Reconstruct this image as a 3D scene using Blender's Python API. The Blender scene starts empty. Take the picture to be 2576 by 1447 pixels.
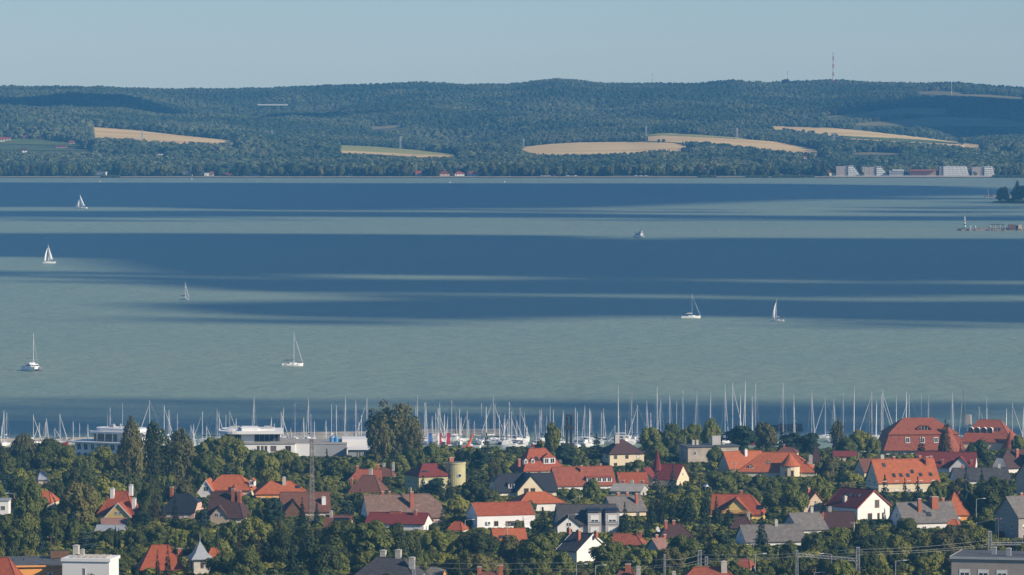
import bpy, math, random
import numpy as np
from mathutils import Vector, Matrix, noise as mnoise

R = math.radians
scene = bpy.context.scene
COL = scene.collection
random.seed(7)

# ------------------------------------------------------------------ camera
# the photograph is measured on a 2576 x 1447 grid; a level 200 mm view with the lens shifted down
F, YH, CX, CAM = 14324.0, 121.2, 1288.0, 160.0
cam_data = bpy.data.cameras.new('camera')
cam_data.sensor_width = 36.0
cam_data.sensor_fit = 'HORIZONTAL'
cam_data.lens = 36.0 * F / 2576.0
cam_data.shift_y = -(723.5 - YH) / 2576.0
cam_data.clip_start = 1.0
cam_data.clip_end = 40000.0
cam = bpy.data.objects.new('camera', cam_data)
cam.location = (0, 0, CAM)
cam.rotation_euler = (R(90), 0, 0)
COL.objects.link(cam)
scene.camera = cam

# ------------------------------------------------------------------ sky, sun, exposure
SUN_EL, SUN_AZ = R(27), R(118)          # azimuth clockwise from the view direction (+Y)
world = bpy.data.worlds.new('World')
scene.world = world
world.use_nodes = True
wn = world.node_tree
wn.nodes.clear()
wo = wn.nodes.new('ShaderNodeOutputWorld')
bg = wn.nodes.new('ShaderNodeBackground')
sk = wn.nodes.new('ShaderNodeTexSky')
sk.sky_type = 'NISHITA'
sk.sun_disc = False
sk.sun_elevation = SUN_EL
sk.sun_rotation = SUN_AZ
sk.altitude = 200
sk.air_density = 0.8
sk.dust_density = 0.0
sk.ozone_density = 5.4
bg.inputs['Strength'].default_value = 0.102
wn.links.new(sk.outputs['Color'], bg.inputs['Color'])
wn.links.new(bg.outputs['Background'], wo.inputs['Surface'])

SUN = Vector((math.sin(SUN_AZ) * math.cos(SUN_EL), math.cos(SUN_AZ) * math.cos(SUN_EL), math.sin(SUN_EL)))
sun_data = bpy.data.lights.new('sun', 'SUN')
sun_data.energy = 5.0
sun_data.angle = R(0.5)
sun_data.color = (1.0, 0.86, 0.68)
sun = bpy.data.objects.new('sun', sun_data)
sun.rotation_euler = (-SUN).to_track_quat('-Z', 'Y').to_euler()
sun.location = (300, -200, 400)
COL.objects.link(sun)

scene.view_settings.view_transform = 'Standard'
scene.view_settings.look = 'None'
scene.view_settings.exposure = 0.18
scene.view_settings.gamma = 1.0
scene.view_settings.use_curve_mapping = False
cy = scene.cycles
cy.use_denoising = True
cy.max_bounces = 6
cy.diffuse_bounces = 2
cy.glossy_bounces = 2
cy.transmission_bounces = 2
cy.transparent_max_bounces = 6
cy.volume_bounces = 0
cy.sample_clamp_indirect = 4.0

# ------------------------------------------------------------------ helpers
def X_of(x, d): return (x - CX) * d / F
def Z_of(y, d): return CAM - (y - YH) * d / F
def row_of(z, d): return YH + F * (CAM - z) / d
SLOPE = 0.0333
def gz(d):
    if d < 1400:
        return 2 + (2230 - 1400) * SLOPE + 120 * ((1400 - d) / 1400.0) ** 2
    return max(2 + (2230 - d) * SLOPE, 1.6)
def d_of(y):                       # distance of the village ground seen at row y
    return F * (CAM - 2 - 2230 * SLOPE) / (y - YH - F * SLOPE)

def tag(o, label=None, cat=None, group=None, kind=None):
    if label: o['label'] = label
    if cat: o['category'] = cat
    if group: o['group'] = group
    if kind: o['kind'] = kind
    return o
def thing(name, label, cat, loc=(0, 0, 0), rz=0.0, group=None):
    o = bpy.data.objects.new(name, None)
    o.empty_display_size = 0.5
    o.location = loc
    o.rotation_euler = (0, 0, rz)
    COL.objects.link(o)
    return tag(o, label, cat, group)
def link(name, mesh, parent=None, loc=(0, 0, 0), rz=0.0, scale=None):
    o = bpy.data.objects.new(name, mesh)
    COL.objects.link(o)
    o.parent = parent
    o.location = loc
    o.rotation_euler = (0, 0, rz)
    if scale: o.scale = scale
    return o

class MB:
    """collects verts and faces and builds one mesh"""
    def __init__(s): s.v, s.f, s.m = [], [], []
    def face(s, pts, mi=0):
        n = len(s.v); s.v += [tuple(p) for p in pts]; s.f.append(tuple(range(n, n + len(pts)))); s.m.append(mi); return s
    def add(s, verts, faces, mi=0):
        n = len(s.v); s.v += [tuple(p) for p in verts]
        for f in faces: s.f.append(tuple(i + n for i in f)); s.m.append(mi)
        return s
    def box(s, x0, x1, y0, y1, z0, z1, mi=0):
        p = [(x0,y0,z0),(x1,y0,z0),(x1,y1,z0),(x0,y1,z0),(x0,y0,z1),(x1,y0,z1),(x1,y1,z1),(x0,y1,z1)]
        return s.add(p, [(0,3,2,1),(4,5,6,7),(0,1,5,4),(1,2,6,5),(2,3,7,6),(3,0,4,7)], mi)
    def prism(s, pts, z0, z1, mi=0):
        n = len(pts)
        v = [(x, y, z0) for x, y in pts] + [(x, y, z1) for x, y in pts]
        f = [tuple(range(n - 1, -1, -1)), tuple(range(n, 2 * n))] + [(i, (i + 1) % n, n + (i + 1) % n, n + i) for i in range(n)]
        return s.add(v, f, mi)
    def tube(s, p, q, r0, r1=None, n=6, mi=0):
        p, q = Vector(p), Vector(q); r1 = r0 if r1 is None else r1
        a = (q - p)
        if a.length < 1e-6: return s
        a.normalize()
        u = a.orthogonal().normalized(); w = a.cross(u)
        v = []
        for c, r in ((p, r0), (q, r1)):
            for i in range(n):
                t = 2 * math.pi * i / n
                v.append(c + (u * math.cos(t) + w * math.sin(t)) * r)
        f = [(i, (i + 1) % n, n + (i + 1) % n, n + i) for i in range(n)] + [tuple(range(n - 1, -1, -1)), tuple(range(n, 2 * n))]
        return s.add(v, f, mi)
    def lathe(s, prof, n=12, mi=0, cx=0, cy=0):
        """prof: list of (r, z) bottom to top"""
        v = []
        for r, z in prof:
            for i in range(n):
                t = 2 * math.pi * i / n
                v.append((cx + r * math.cos(t), cy + r * math.sin(t), z))
        f = []
        for k in range(len(prof) - 1):
            for i in range(n):
                j = (i + 1) % n
                f.append((k * n + i, k * n + j, (k + 1) * n + j, (k + 1) * n + i))
        f.append(tuple(range(n - 1, -1, -1)))
        f.append(tuple(range((len(prof) - 1) * n, len(prof) * n)))
        return s.add(v, f, mi)
    def shell(s, faces, t, mi=0):
        """faces: list of point lists (top surfaces, ccw from above); thickened downward by t"""
        key = lambda p: (round(p[0], 3), round(p[1], 3), round(p[2], 3))
        edges = {}
        for f in faces:
            for i in range(len(f)):
                a, b = key(f[i]), key(f[(i + 1) % len(f)])
                edges[(a, b)] = (f[i], f[(i + 1) % len(f)])
            s.face(f, mi)
            s.face([(p[0], p[1], p[2] - t) for p in reversed(f)], mi)
        for (a, b), (p, q) in edges.items():
            if (b, a) not in edges:
                s.face([(p[0], p[1], p[2] - t), (q[0], q[1], q[2] - t), q, p], mi)
        return s
    def mesh(s, name, mats, smooth=False):
        me = bpy.data.meshes.new(name)
        me.from_pydata(s.v, [], s.f)
        for m in (mats if isinstance(mats, (list, tuple)) else [mats]): me.materials.append(m)
        if any(s.m): me.polygons.foreach_set('material_index', s.m)
        if smooth: me.polygons.foreach_set('use_smooth', [True] * len(s.f))
        me.update()
        return me
    def build(s, name, mats, parent=None, loc=(0, 0, 0), rz=0.0, smooth=False):
        return link(name, s.mesh(name, mats, smooth), parent, loc, rz)

# ------------------------------------------------------------------ materials
def new_mat(name):
    m = bpy.data.materials.new(name); m.use_nodes = True
    nt = m.node_tree; b = nt.nodes['Principled BSDF']
    return m, nt, b
def N(nt, t, **kw):
    n = nt.nodes.new(t)
    for k, v in kw.items():
        if k in n.inputs.keys() if hasattr(n.inputs, 'keys') else False: n.inputs[k].default_value = v
        else: setattr(n, k, v)
    return n
def ramp(nt, stops, interp='LINEAR'):
    r = nt.nodes.new('ShaderNodeValToRGB'); e = r.color_ramp; e.interpolation = interp
    while len(e.elements) < len(stops): e.elements.new(0.5)
    for el, (p, c) in zip(e.elements, stops): el.position = p; el.color = (*c, 1)
    return r
def coat(name, col, rough=0.8, var=0.15, scale=0.6, spec=0.3, metallic=0.0, bump=0.0):
    """plain surface with gentle uneven tone"""
    m, nt, b = new_mat(name)
    tc = N(nt, 'ShaderNodeTexCoord'); nz = N(nt, 'ShaderNodeTexNoise')
    nz.inputs['Scale'].default_value = scale; nz.inputs['Detail'].default_value = 6
    nt.links.new(tc.outputs['Object'], nz.inputs['Vector'])
    lo = tuple(c * (1 - var) for c in col); hi = tuple(min(1, c * (1 + var)) for c in col)
    rp = ramp(nt, [(0.3, lo), (0.7, hi)])
    nt.links.new(nz.outputs['Fac'], rp.inputs['Fac']); nt.links.new(rp.outputs['Color'], b.inputs['Base Color'])
    b.inputs['Roughness'].default_value = rough; b.inputs['Specular IOR Level'].default_value = spec; b.inputs['Metallic'].default_value = metallic
    if bump:
        bp = N(nt, 'ShaderNodeBump'); bp.inputs['Strength'].default_value = bump
        nt.links.new(nz.outputs['Fac'], bp.inputs['Height']); nt.links.new(bp.outputs['Normal'], b.inputs['Normal'])
    return m
def leafy(name, col, var=0.35, patch=None, patch_scale=0.01, trans=0.18):
    """foliage: every tree its own tone (object random), clumps inside it, optional wide patches"""
    m, nt, b = new_mat(name)
    oi = N(nt, 'ShaderNodeObjectInfo'); geo = N(nt, 'ShaderNodeNewGeometry')
    nz = N(nt, 'ShaderNodeTexNoise'); nz.inputs['Scale'].default_value = 0.9; nz.inputs['Detail'].default_value = 3
    nt.links.new(geo.outputs['Position'], nz.inputs['Vector'])
    ad = N(nt, 'ShaderNodeMath', operation='ADD'); mu = N(nt, 'ShaderNodeMath', operation='MULTIPLY'); mu.inputs[1].default_value = 0.5
    nt.links.new(oi.outputs['Random'], ad.inputs[0]); nt.links.new(nz.outputs['Fac'], ad.inputs[1]); nt.links.new(ad.outputs[0], mu.inputs[0])
    lo = tuple(c * (1 - var) for c in col)
    hi = (col[0] * (1 + var * 1.35), col[1] * (1 + var), col[2] * (1 + var * 0.3))
    rp = ramp(nt, [(0.15, lo), (0.5, col), (0.85, hi)])
    nt.links.new(mu.outputs[0], rp.inputs['Fac'])
    out = rp.outputs['Color']
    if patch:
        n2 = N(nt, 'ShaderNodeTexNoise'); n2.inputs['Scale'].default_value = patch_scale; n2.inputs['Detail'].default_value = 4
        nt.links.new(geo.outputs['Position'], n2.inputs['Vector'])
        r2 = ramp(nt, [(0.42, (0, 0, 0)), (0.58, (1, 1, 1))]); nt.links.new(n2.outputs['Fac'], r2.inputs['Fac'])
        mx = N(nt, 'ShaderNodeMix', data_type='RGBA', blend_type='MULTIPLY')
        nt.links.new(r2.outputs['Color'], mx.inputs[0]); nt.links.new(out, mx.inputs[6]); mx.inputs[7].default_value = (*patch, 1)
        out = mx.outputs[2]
    nt.links.new(out, b.inputs['Base Color'])
    b.inputs['Roughness'].default_value = 0.65; b.inputs['Specular IOR Level'].default_value = 0.2
    if trans:
        tr = N(nt, 'ShaderNodeBsdfTranslucent'); ms = N(nt, 'ShaderNodeMixShader'); ms.inputs[0].default_value = trans
        nt.links.new(out, tr.inputs['Color']); nt.links.new(b.outputs['BSDF'], ms.inputs[1]); nt.links.new(tr.outputs['BSDF'], ms.inputs[2])
        nt.links.new(ms.outputs[0], nt.nodes['Material Output'].inputs['Surface'])
    return m

# ------------------------------------------------------------------ far terrain
def kn(s):                       # "x:row x:row ..." -> arrays
    p = [t.split(':') for t in s.split()]
    return np.array([float(a) for a, b in p]), np.array([float(b) for a, b in p])
SKYLINE = kn("-1500:214 0:211 200:212 400:217 550:218 700:214 760:210 950:206 1000:202 1050:199 1100:203 1200:206 1280:207 1340:198 1400:192 1440:193 1480:201 1560:204 1650:203 1750:204 1800:199 1862:193 1885:203 1960:200 2020:198 2080:195 2130:195 2180:200 2300:203 2400:201 2450:205 2576:216 3000:222 4100:215")
LINES = [  # distance, rows of the ground (canopy rises above)
    (7040, None, 0.6), (7130, None, 2.0), (7420, None, 5.5),
    (7800, kn("-1500:380 0:372 300:368 600:372 900:393 1150:394 1300:393 1500:391 1700:390 2000:386 2300:380 2576:382 4100:380"), 0),
    (8250, kn("-1500:280 0:292 150:304 300:319 420:327 600:346 800:362 1000:373 1150:386 1300:372 1450:360 1600:356 1660:346 1750:343 1900:353 2050:370 2200:372 2400:372 2576:364 4100:350"), 0),
    (8850, kn("-1500:270 0:284 200:290 350:300 500:314 650:326 800:330 1000:326 1200:332 1400:326 1600:326 1800:316 1950:320 2100:327 2300:345 2450:360 2576:345 4100:330"), 0),
    (9450, kn("-1500:270 0:259 180:253 330:268 450:286 600:306 800:306 1000:285 1200:268 1400:258 1600:270 1800:275 2000:290 2080:296 2150:290 2250:278 2400:268 2576:276 4100:270"), 0),
    (10400, (SKYLINE[0], SKYLINE[1] + 11.5), 0),
]
XS = np.arange(-1500, 4100.1, 10.0)
DS = np.concatenate([np.arange(7030, 7200, 25), np.arange(7200, 10800, 24), np.arange(10800, 11300, 100)])
zc = np.zeros((len(LINES) + 2, len(XS))); dc = []
for i, (d, k, z) in enumerate(LINES):
    dc.append(d)
    zc[i] = z if k is None else CAM - (np.interp(XS, *k) - YH) * d / F
dc += [10850, 11300]
zc[-2] = zc[-3] - 14; zc[-1] = zc[-3] - 45
TZ = np.zeros((len(DS), len(XS)))
for j in range(len(XS)):
    TZ[:, j] = np.interp(DS, dc, zc[:, j])
def smooth(a, n, axis):
    k = np.exp(-np.linspace(-2, 2, 2 * n + 1) ** 2); k /= k.sum()
    p = np.pad(a, [(n, n) if ax == axis else (0, 0) for ax in (0, 1)], mode='edge')
    return np.apply_along_axis(lambda r: np.convolve(r, k, 'valid'), axis, p)
TZ2 = smooth(smooth(TZ, 5, 0), 5, 1)
w = np.clip((DS - 7300) / 300, 0, 1)[:, None]
TZ = TZ * (1 - w) + TZ2 * w
for i, d in enumerate(DS):       # gentle folds on the wooded slopes, none in the plain of fields
    wgt = min(max((d - 8300) / 500, 0), 1) * (1 if d < 9450 else max(0, 1 - (d - 9450) / 600))
    if wgt > 0:
        for j in range(len(XS)):
            X = X_of(XS[j], d)
            TZ[i, j] += wgt * 32 * mnoise.noise(Vector((X / 260 + 3, d / 620, 0.3))) + wgt * 9 * mnoise.noise(Vector((X / 110 + 9, d / 210, 1.3)))
def tz(x, d):
    """terrain height under image column x at distance d (bilinear)"""
    jf = np.clip((np.asarray(x, float) - XS[0]) / 10.0, 0, len(XS) - 1.001); j = jf.astype(int); fx = jf - j
    i = np.clip(np.searchsorted(DS, d, side='right') - 1, 0, len(DS) - 2); fd = np.clip((d - DS[i]) / (DS[i + 1] - DS[i]), 0, 1)
    a = TZ[i, j] * (1 - fx) + TZ[i, j + 1] * fx; b = TZ[i + 1, j] * (1 - fx) + TZ[i + 1, j + 1] * fx
    return a * (1 - fd) + b * fd
_dd = np.arange(7040, 10700, 6.0)
def hit(x, row, add=0.0):
    """distance at which the view ray through (x, row) meets the far terrain"""
    z = tz(np.full(len(_dd), float(x)), _dd) + add
    below = (CAM - (row - YH) * _dd / F) <= z
    return float(_dd[np.argmax(below)]) if below.any() else 10400.0

m_hill = coat('hill_soil', (0.10, 0.125, 0.06), 0.95, 0.35, 0.01)
verts, faces = [], []
nx = len(XS)
for i, d in enumerate(DS):
    for j in range(nx): verts.append((X_of(XS[j], d), d, TZ[i, j]))
for i in range(len(DS) - 1):
    for j in range(nx - 1): faces.append((i * nx + j, i * nx + j + 1, (i + 1) * nx + j + 1, (i + 1) * nx + j))
hills = MB().add(verts, faces).build('hills', m_hill, smooth=True)
tag(hills, 'wooded hills rising behind the far shore of the lake', kind='structure')

# fields on the far slopes: top edge and lower edge as seen over the tree tops in front
def m_crop(name, c0, c1, scale=0.02, ang=0.2):
    m, nt, b = new_mat(name)
    tc = N(nt, 'ShaderNodeTexCoord'); mp = N(nt, 'ShaderNodeMapping'); mp.inputs['Rotation'].default_value = (0, 0, ang); mp.inputs['Scale'].default_value = (0.15, 1.6, 1)
    nz = N(nt, 'ShaderNodeTexNoise'); nz.inputs['Scale'].default_value = scale; nz.inputs['Detail'].default_value = 8
    nt.links.new(tc.outputs['Object'], mp.inputs['Vector']); nt.links.new(mp.outputs['Vector'], nz.inputs['Vector'])
    rp = ramp(nt, [(0.35, c0), (0.65, c1)]); nt.links.new(nz.outputs['Fac'], rp.inputs['Fac']); nt.links.new(rp.outputs['Color'], b.inputs['Base Color'])
    b.inputs['Roughness'].default_value = 0.95; b.inputs['Specular IOR Level'].default_value = 0.1
    return m
m_wheat = m_crop('ripe_wheat', (0.72, 0.48, 0.20), (0.88, 0.66, 0.30))
m_green = m_crop('green_crop', (0.10, 0.15, 0.045), (0.16, 0.20, 0.06))
m_dry = m_crop('dry_meadow', (0.20, 0.19, 0.09), (0.30, 0.25, 0.12))
m_yellowgreen = m_crop('yellow_green_crop', (0.34, 0.35, 0.10), (0.44, 0.42, 0.14))
FIELDS = []
def field(name, top, bot, mat, add=0.7, pad=10):
    tx, ty = kn(top); bx, by = kn(bot)
    x0, x1 = max(tx[0], bx[0]), min(tx[-1], bx[-1])
    xs = np.linspace(x0, x1, max(8, int((x1 - x0) / 8)))
    v, f, rec = [], [], []
    K = 9
    for x in xs:
        t, b = np.interp(x, tx, ty), np.interp(x, bx, by)
        d1, d0 = hit(x, t), hit(x, b + pad)
        if d0 > d1: d0 = d1 - 4
        d0 = max(d0, d1 - 700)
        rec.append((x, d0, d1, b))
        for k in range(K):
            d = d0 + (d1 - d0) * k / (K - 1)
            v.append((X_of(x, d), d, float(tz(x, d)) + add))
    for i in range(len(xs) - 1):
        for k in range(K - 1): f.append((i * K + k, (i + 1) * K + k, (i + 1) * K + k + 1, i * K + k + 1))
    o = MB().add(v, f).build(name, mat, smooth=True)
    tag(o, kind='structure')
    FIELDS.append(np.array(rec))
field('wheat_field', "232:321 350:330 450:342 550:352 592:356", "232:344 330:347 400:353 470:357 592:359", m_wheat)
field('green_strip_field', "850:366 950:371 1050:379 1150:390", "850:380 950:383 1050:388 1150:392", m_yellowgreen, pad=2)
field('wheat_strip_field', "850:381 950:385 1050:391 1150:393", "850:384 950:388 1050:395 1150:395", m_wheat, add=1.1, pad=3)
field('wheat_field', "1310:372 1380:364 1450:360 1600:358 1690:361 1730:370", "1310:376 1340:386 1400:388 1500:387 1600:381 1730:371", m_wheat)
field('wheat_field', "1630:345 1670:341 1750:345 1850:350 1950:358 2060:379", "1630:346 1700:350 1800:358 1900:370 1990:381 2060:382", m_wheat)
field('meadow', "1625:342 1660:337 1700:337 1800:344 1880:350", "1625:344 1670:342 1750:346 1850:351 1880:352", m_yellowgreen, add=1.1, pad=0)
field('wheat_field', "1945:319 2100:324 2200:334 2320:348 2470:366", "1945:320 2050:328 2150:344 2250:352 2470:373", m_wheat)
field('green_field', "2130:345 2250:350 2350:356 2420:362", "2130:349 2250:357 2350:361 2420:364", m_green, add=1.3, pad=0)
field('meadow', "1880:203 1950:199 2030:198", "1880:206 1950:204 2030:201", m_yellowgreen, pad=0)
field('wheat_strip_field', "2220:204 2280:208 2330:210", "2220:206 2280:211 2330:212", m_wheat, pad=0)
field('meadow', "2310:232 2360:229 2420:234", "2310:238 2360:241 2420:238", m_dry, pad=0)
field('meadow', "2080:295 2180:283 2280:273 2380:275", "2080:298 2180:293 2280:288 2380:290", m_dry, pad=0)
field('meadow', "2380:238 2480:239 2576:246", "2380:241 2480:245 2576:252", m_dry, pad=0)
field('meadow', "2150:312 2350:296 2500:300 2600:310", "2150:318 2350:318 2500:320 2600:322", m_dry, pad=0)
field('meadow', "930:322 980:318 1010:317", "930:328 980:325 1010:320", m_dry, pad=0)
field('vineyard', "-60:353 60:351 130:355 210:364", "-60:361 60:365 130:367 210:371", m_green, pad=0)
field('vineyard', "-60:374 40:373 120:375 230:379", "-60:378 40:378 120:380 230:381", m_green, pad=0)
field('meadow', "2140:386 2200:384 2270:387", "2140:391 2200:391 2270:391", m_dry, pad=0)

# ------------------------------------------------------------------ near land, lake
m_ground = coat('village_ground', (0.075, 0.085, 0.035), 0.95, 0.45, 0.05)
gd = [-300, -100, 0, 60, 150, 300, 500, 700, 900, 1100, 1250, 1350, 1400, 1600, 1800, 2000, 2150, 2230, 2236, 2237]
v, f = [], []
gxs = np.linspace(-1500, 1500, 41)
for d in gd:
    for X in gxs:
        z = gz(max(d, 0)) if d <= 2236 else -3.0
        v.append((X, d, z))
for i in range(len(gd) - 1):
    for j in range(40): f.append((i * 41 + j, i * 41 + j + 1, (i + 1) * 41 + j + 1, (i + 1) * 41 + j))
ground = MB().add(v, f).build('ground', m_ground, smooth=False)
tag(ground, 'green ground of the town sloping down to the lake', kind='structure')

def m_water():
    m, nt, b = new_mat('lake_water')
    geo = N(nt, 'ShaderNodeNewGeometry')
    def nzs(scale, detail, sx, sy, rough=0.5):
        mp = N(nt, 'ShaderNodeMapping'); mp.inputs['Scale'].default_value = (sx, sy, 1); mp.inputs['Rotation'].default_value = (0, 0, 0.12)
        n = N(nt, 'ShaderNodeTexNoise'); n.inputs['Scale'].default_value = scale; n.inputs['Detail'].default_value = detail; n.inputs['Roughness'].default_value = rough
        nt.links.new(geo.outputs['Position'], mp.inputs['Vector']); nt.links.new(mp.outputs['Vector'], n.inputs['Vector']); return n
    big = nzs(0.0035, 4, 0.35, 1.0)
    rp = ramp(nt, [(0.35, (0.212, 0.288, 0.205)), (0.65, (0.245, 0.308, 0.208))])
    nt.links.new(big.outputs['Fac'], rp.inputs['Fac']); nt.links.new(rp.outputs['Color'], b.inputs['Base Color'])
    w1 = nzs(0.22, 5, 0.7, 1.0, 0.6); w2 = nzs(0.06, 3, 0.7, 0.8, 0.6)
    ad = N(nt, 'ShaderNodeMath', operation='MULTIPLY_ADD'); ad.inputs[1].default_value = 3.0
    nt.links.new(w2.outputs['Fac'], ad.inputs[0]); nt.links.new(w1.outputs['Fac'], ad.inputs[2])
    bp = N(nt, 'ShaderNodeBump'); bp.inputs['Strength'].default_value = 1.0; bp.inputs['Distance'].default_value = 0.8
    nt.links.new(ad.outputs[0], bp.inputs['Height']); nt.links.new(bp.outputs['Normal'], b.inputs['Normal'])
    b.inputs['Roughness'].default_value = 0.44; b.inputs['IOR'].default_value = 1.33; b.inputs['Specular IOR Level'].default_value = 0.5
    return m
lake = MB().face([(-4600, 2200, 0), (4600, 2200, 0), (4600, 7100, 0), (-4600, 7100, 0)]).build('lake_water', m_water())
tag(lake, 'wide blue-green lake with bands of cloud shadow', kind='structure')
# ------------------------------------------------------------------ clouds (above and to the right of the view) that shade lake and hills
m_cloud = coat('cloud_white', (0.8, 0.8, 0.8), 1.0, 0.02, 0.002)
CLOUD_Z = 2600.0
cloud_mb = MB()
def cloud(outline, seed, amp=1.0):
    """outline: [(X, Y, Z)] of the shade wanted on lake or hills; the cloud hangs up-sun of it"""
    rnd = random.Random(seed)
    pts = []
    n = len(outline)
    for i in range(n):
        a, b = Vector(outline[i]), Vector(outline[(i + 1) % n])
        k = max(1, int((b - a).length / 90))
        for t in range(k):
            p = a.lerp(b, t / k)
            nn = mnoise.noise(Vector((p.x / 260 + seed, p.y / 200, 0))) * 24 * amp + mnoise.noise(Vector((p.x / 80, p.y / 90, seed))) * 9 * amp
            p = p + Vector((0, nn, 0))
            pts.append(p + SUN * ((CLOUD_Z - p.z) / SUN.z))
    c = sum(pts, Vector()) / len(pts)
    rings = []
    for s, h in ((1.0, 0), (0.97, 5), (0.85, 14), (0.6, 24), (0.25, 28)):
        rings.append([(c.x + (p.x - c.x) * s, c.y + (p.y - c.y) * s, CLOUD_Z + h + (rnd.uniform(-3, 3) if h else 0)) for p in pts])
    m = len(pts)
    vv = [q for r in rings for q in r]
    ff = [tuple(range(m - 1, -1, -1))]
    for k in range(len(rings) - 1):
        for i in range(m): ff.append((k * m + i, k * m + (i + 1) % m, (k + 1) * m + (i + 1) % m, (k + 1) * m + i))
    ff.append(tuple(range((len(rings) - 1) * m, len(rings) * m)))
    cloud_mb.add(vv, ff)
def wd(row): return F * CAM / (row - YH)            # distance of the lake surface seen at a row
def lake_cloud(top, bot, seed):
    """rows of the far and near edge of the shade at image columns"""
    tx, ty = kn(top); bx, by = kn(bot)
    out = []
    for x in np.unique(np.concatenate([np.linspace(tx[0], tx[-1], 20), tx])): d = wd(np.interp(x, tx, ty)); out.append((X_of(x, d), d, 0))
    for x in np.unique(np.concatenate([np.linspace(bx[0], bx[-1], 20), bx]))[::-1]: d = wd(np.interp(x, bx, by)); out.append((X_of(x, d), d, 0))
    cloud(out[::-1], seed)
lake_cloud("-1200:459 0:459 1200:461 2000:463 2400:468 2600:478", "-1200:522 0:520 350:521 500:526 700:526 1500:523 2000:505 2350:494 2600:490", 1.1)
lake_cloud("-1200:530 0:531 500:530 1200:534 1700:541 2300:546 3300:548", "-1200:548 0:546 500:545 1100:547 1700:549 2300:554 3300:556", 2.2)
lake_cloud("-1200:583 0:586 900:588 1500:594 1570:607 1650:608 1760:598 2576:600 3600:604", "-1200:655 0:646 190:650 320:684 700:690 1200:694 1600:700 2000:703 2576:706 3600:712", 3.3)
lake_cloud("300:706 600:703 1100:704 1600:707 2000:711 2576:716 3600:720", "300:712 600:734 1000:738 1400:740 1900:742 2576:746 3600:750", 4.4)
lake_cloud("330:764 500:761 900:755 1300:755 1900:755 2576:757 3600:760", "330:768 480:788 700:799 1100:802 1500:798 1700:796 2000:800 2150:804 2576:812 3600:820", 5.5)
lake_cloud("-1200:1030 0:1072 300:1066 700:1060 1200:1056 1700:1050 2100:1052 2300:1064 2700:1078 3400:1090", "-1200:1100 0:1099 700:1096 1400:1095 2100:1094 2700:1098 3400:1100", 6.6)
rw = random.Random(31)
def wisps(x0, x1, r0, r1, n, thick=(2, 6), long=(150, 700)):
    """thin shreds of cloud that feather the bands of shade"""
    for i in range(n):
        x, row, hl, ht = rw.uniform(x0, x1), rw.uniform(r0, r1), rw.uniform(*long) / 2, rw.uniform(*thick) / 2
        out = []
        for k_ in range(16):
            a = 2 * math.pi * k_ / 16; rr = row + ht * math.sin(a) * (1 + .3 * math.sin(3 * a + i)) + .004 * hl * math.cos(a); d = wd(rr)
            out.append((X_of(x + hl * math.cos(a), d), d, 0))
        cloud(out[::-1], 20 + i * .37, .25)
wisps(-100, 2700, 686, 704, 16, (2, 5)); wisps(1000, 2700, 736, 758, 14, (2, 5)); wisps(350, 900, 684, 700, 6, (2, 5), (100, 400))
wisps(300, 1400, 800, 818, 14, (1.5, 4), (80, 400)); wisps(2150, 2900, 806, 830, 10, (2, 5), (80, 300)); wisps(-100, 2700, 523, 536, 14, (1.2, 3)); wisps(1900, 2700, 492, 545, 10, (2, 4), (100, 400)); wisps(-100, 2700, 546, 556, 12, (1, 3)); wisps(-100, 2700, 1008, 1070, 52, (2, 6), (160, 800)); wisps(200, 2700, 704, 712, 8, (2, 4))
def hill_cloud(poly, seed):
    out = []
    for x, row in poly:
        d = hit(x, row, 8.0); out.append((X_of(x, d), d, float(tz(x, d)) + 8.0))
    cloud(out, seed)
def hill_cloud_d(poly, seed):
    out = [(X_of(x, d), d, float(tz(x, d)) + 8.0) for x, d in poly]
    cloud(out, seed)
hill_cloud_d([(-800, 8560), (0, 8560), (300, 8740), (600, 8960), (820, 9050), (1010, 9180), (820, 9330), (600, 9420), (400, 9560), (200, 9640), (0, 9640), (-800, 9640)], 7.7)
hill_cloud_d([(2060, 8950), (2300, 8930), (2576, 9000), (3200, 9050), (3200, 9900), (2576, 9900), (2350, 9760), (2150, 9600), (1980, 9400)], 8.8)
clouds = cloud_mb.build('clouds', m_cloud, smooth=True)
tag(clouds, 'drifting low clouds above the lake', kind='stuff')

# ------------------------------------------------------------------ foliage meshes
m_leaf = leafy('leaf_broad', (0.122, 0.145, 0.034), 0.45)
m_leaf_lime = leafy('leaf_lime', (0.190, 0.200, 0.040), 0.35)
m_leaf_olive = leafy('leaf_olive', (0.145, 0.140, 0.048), 0.35)
m_leaf_dark = leafy('leaf_dark', (0.068, 0.088, 0.026), 0.4)
m_needle = leafy('needle_dark', (0.026, 0.050, 0.026), 0.35, trans=0.1)
m_needle_blue = leafy('needle_blue', (0.040, 0.070, 0.062), 0.3, trans=0.1)
m_needle_brown = leafy('needle_brown', (0.085, 0.062, 0.030), 0.3, trans=0.1)
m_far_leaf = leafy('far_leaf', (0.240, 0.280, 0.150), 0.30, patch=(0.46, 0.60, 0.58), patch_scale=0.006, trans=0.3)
m_bark = coat('bark', (0.10, 0.075, 0.05), 0.95, 0.3, 3.0)

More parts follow.
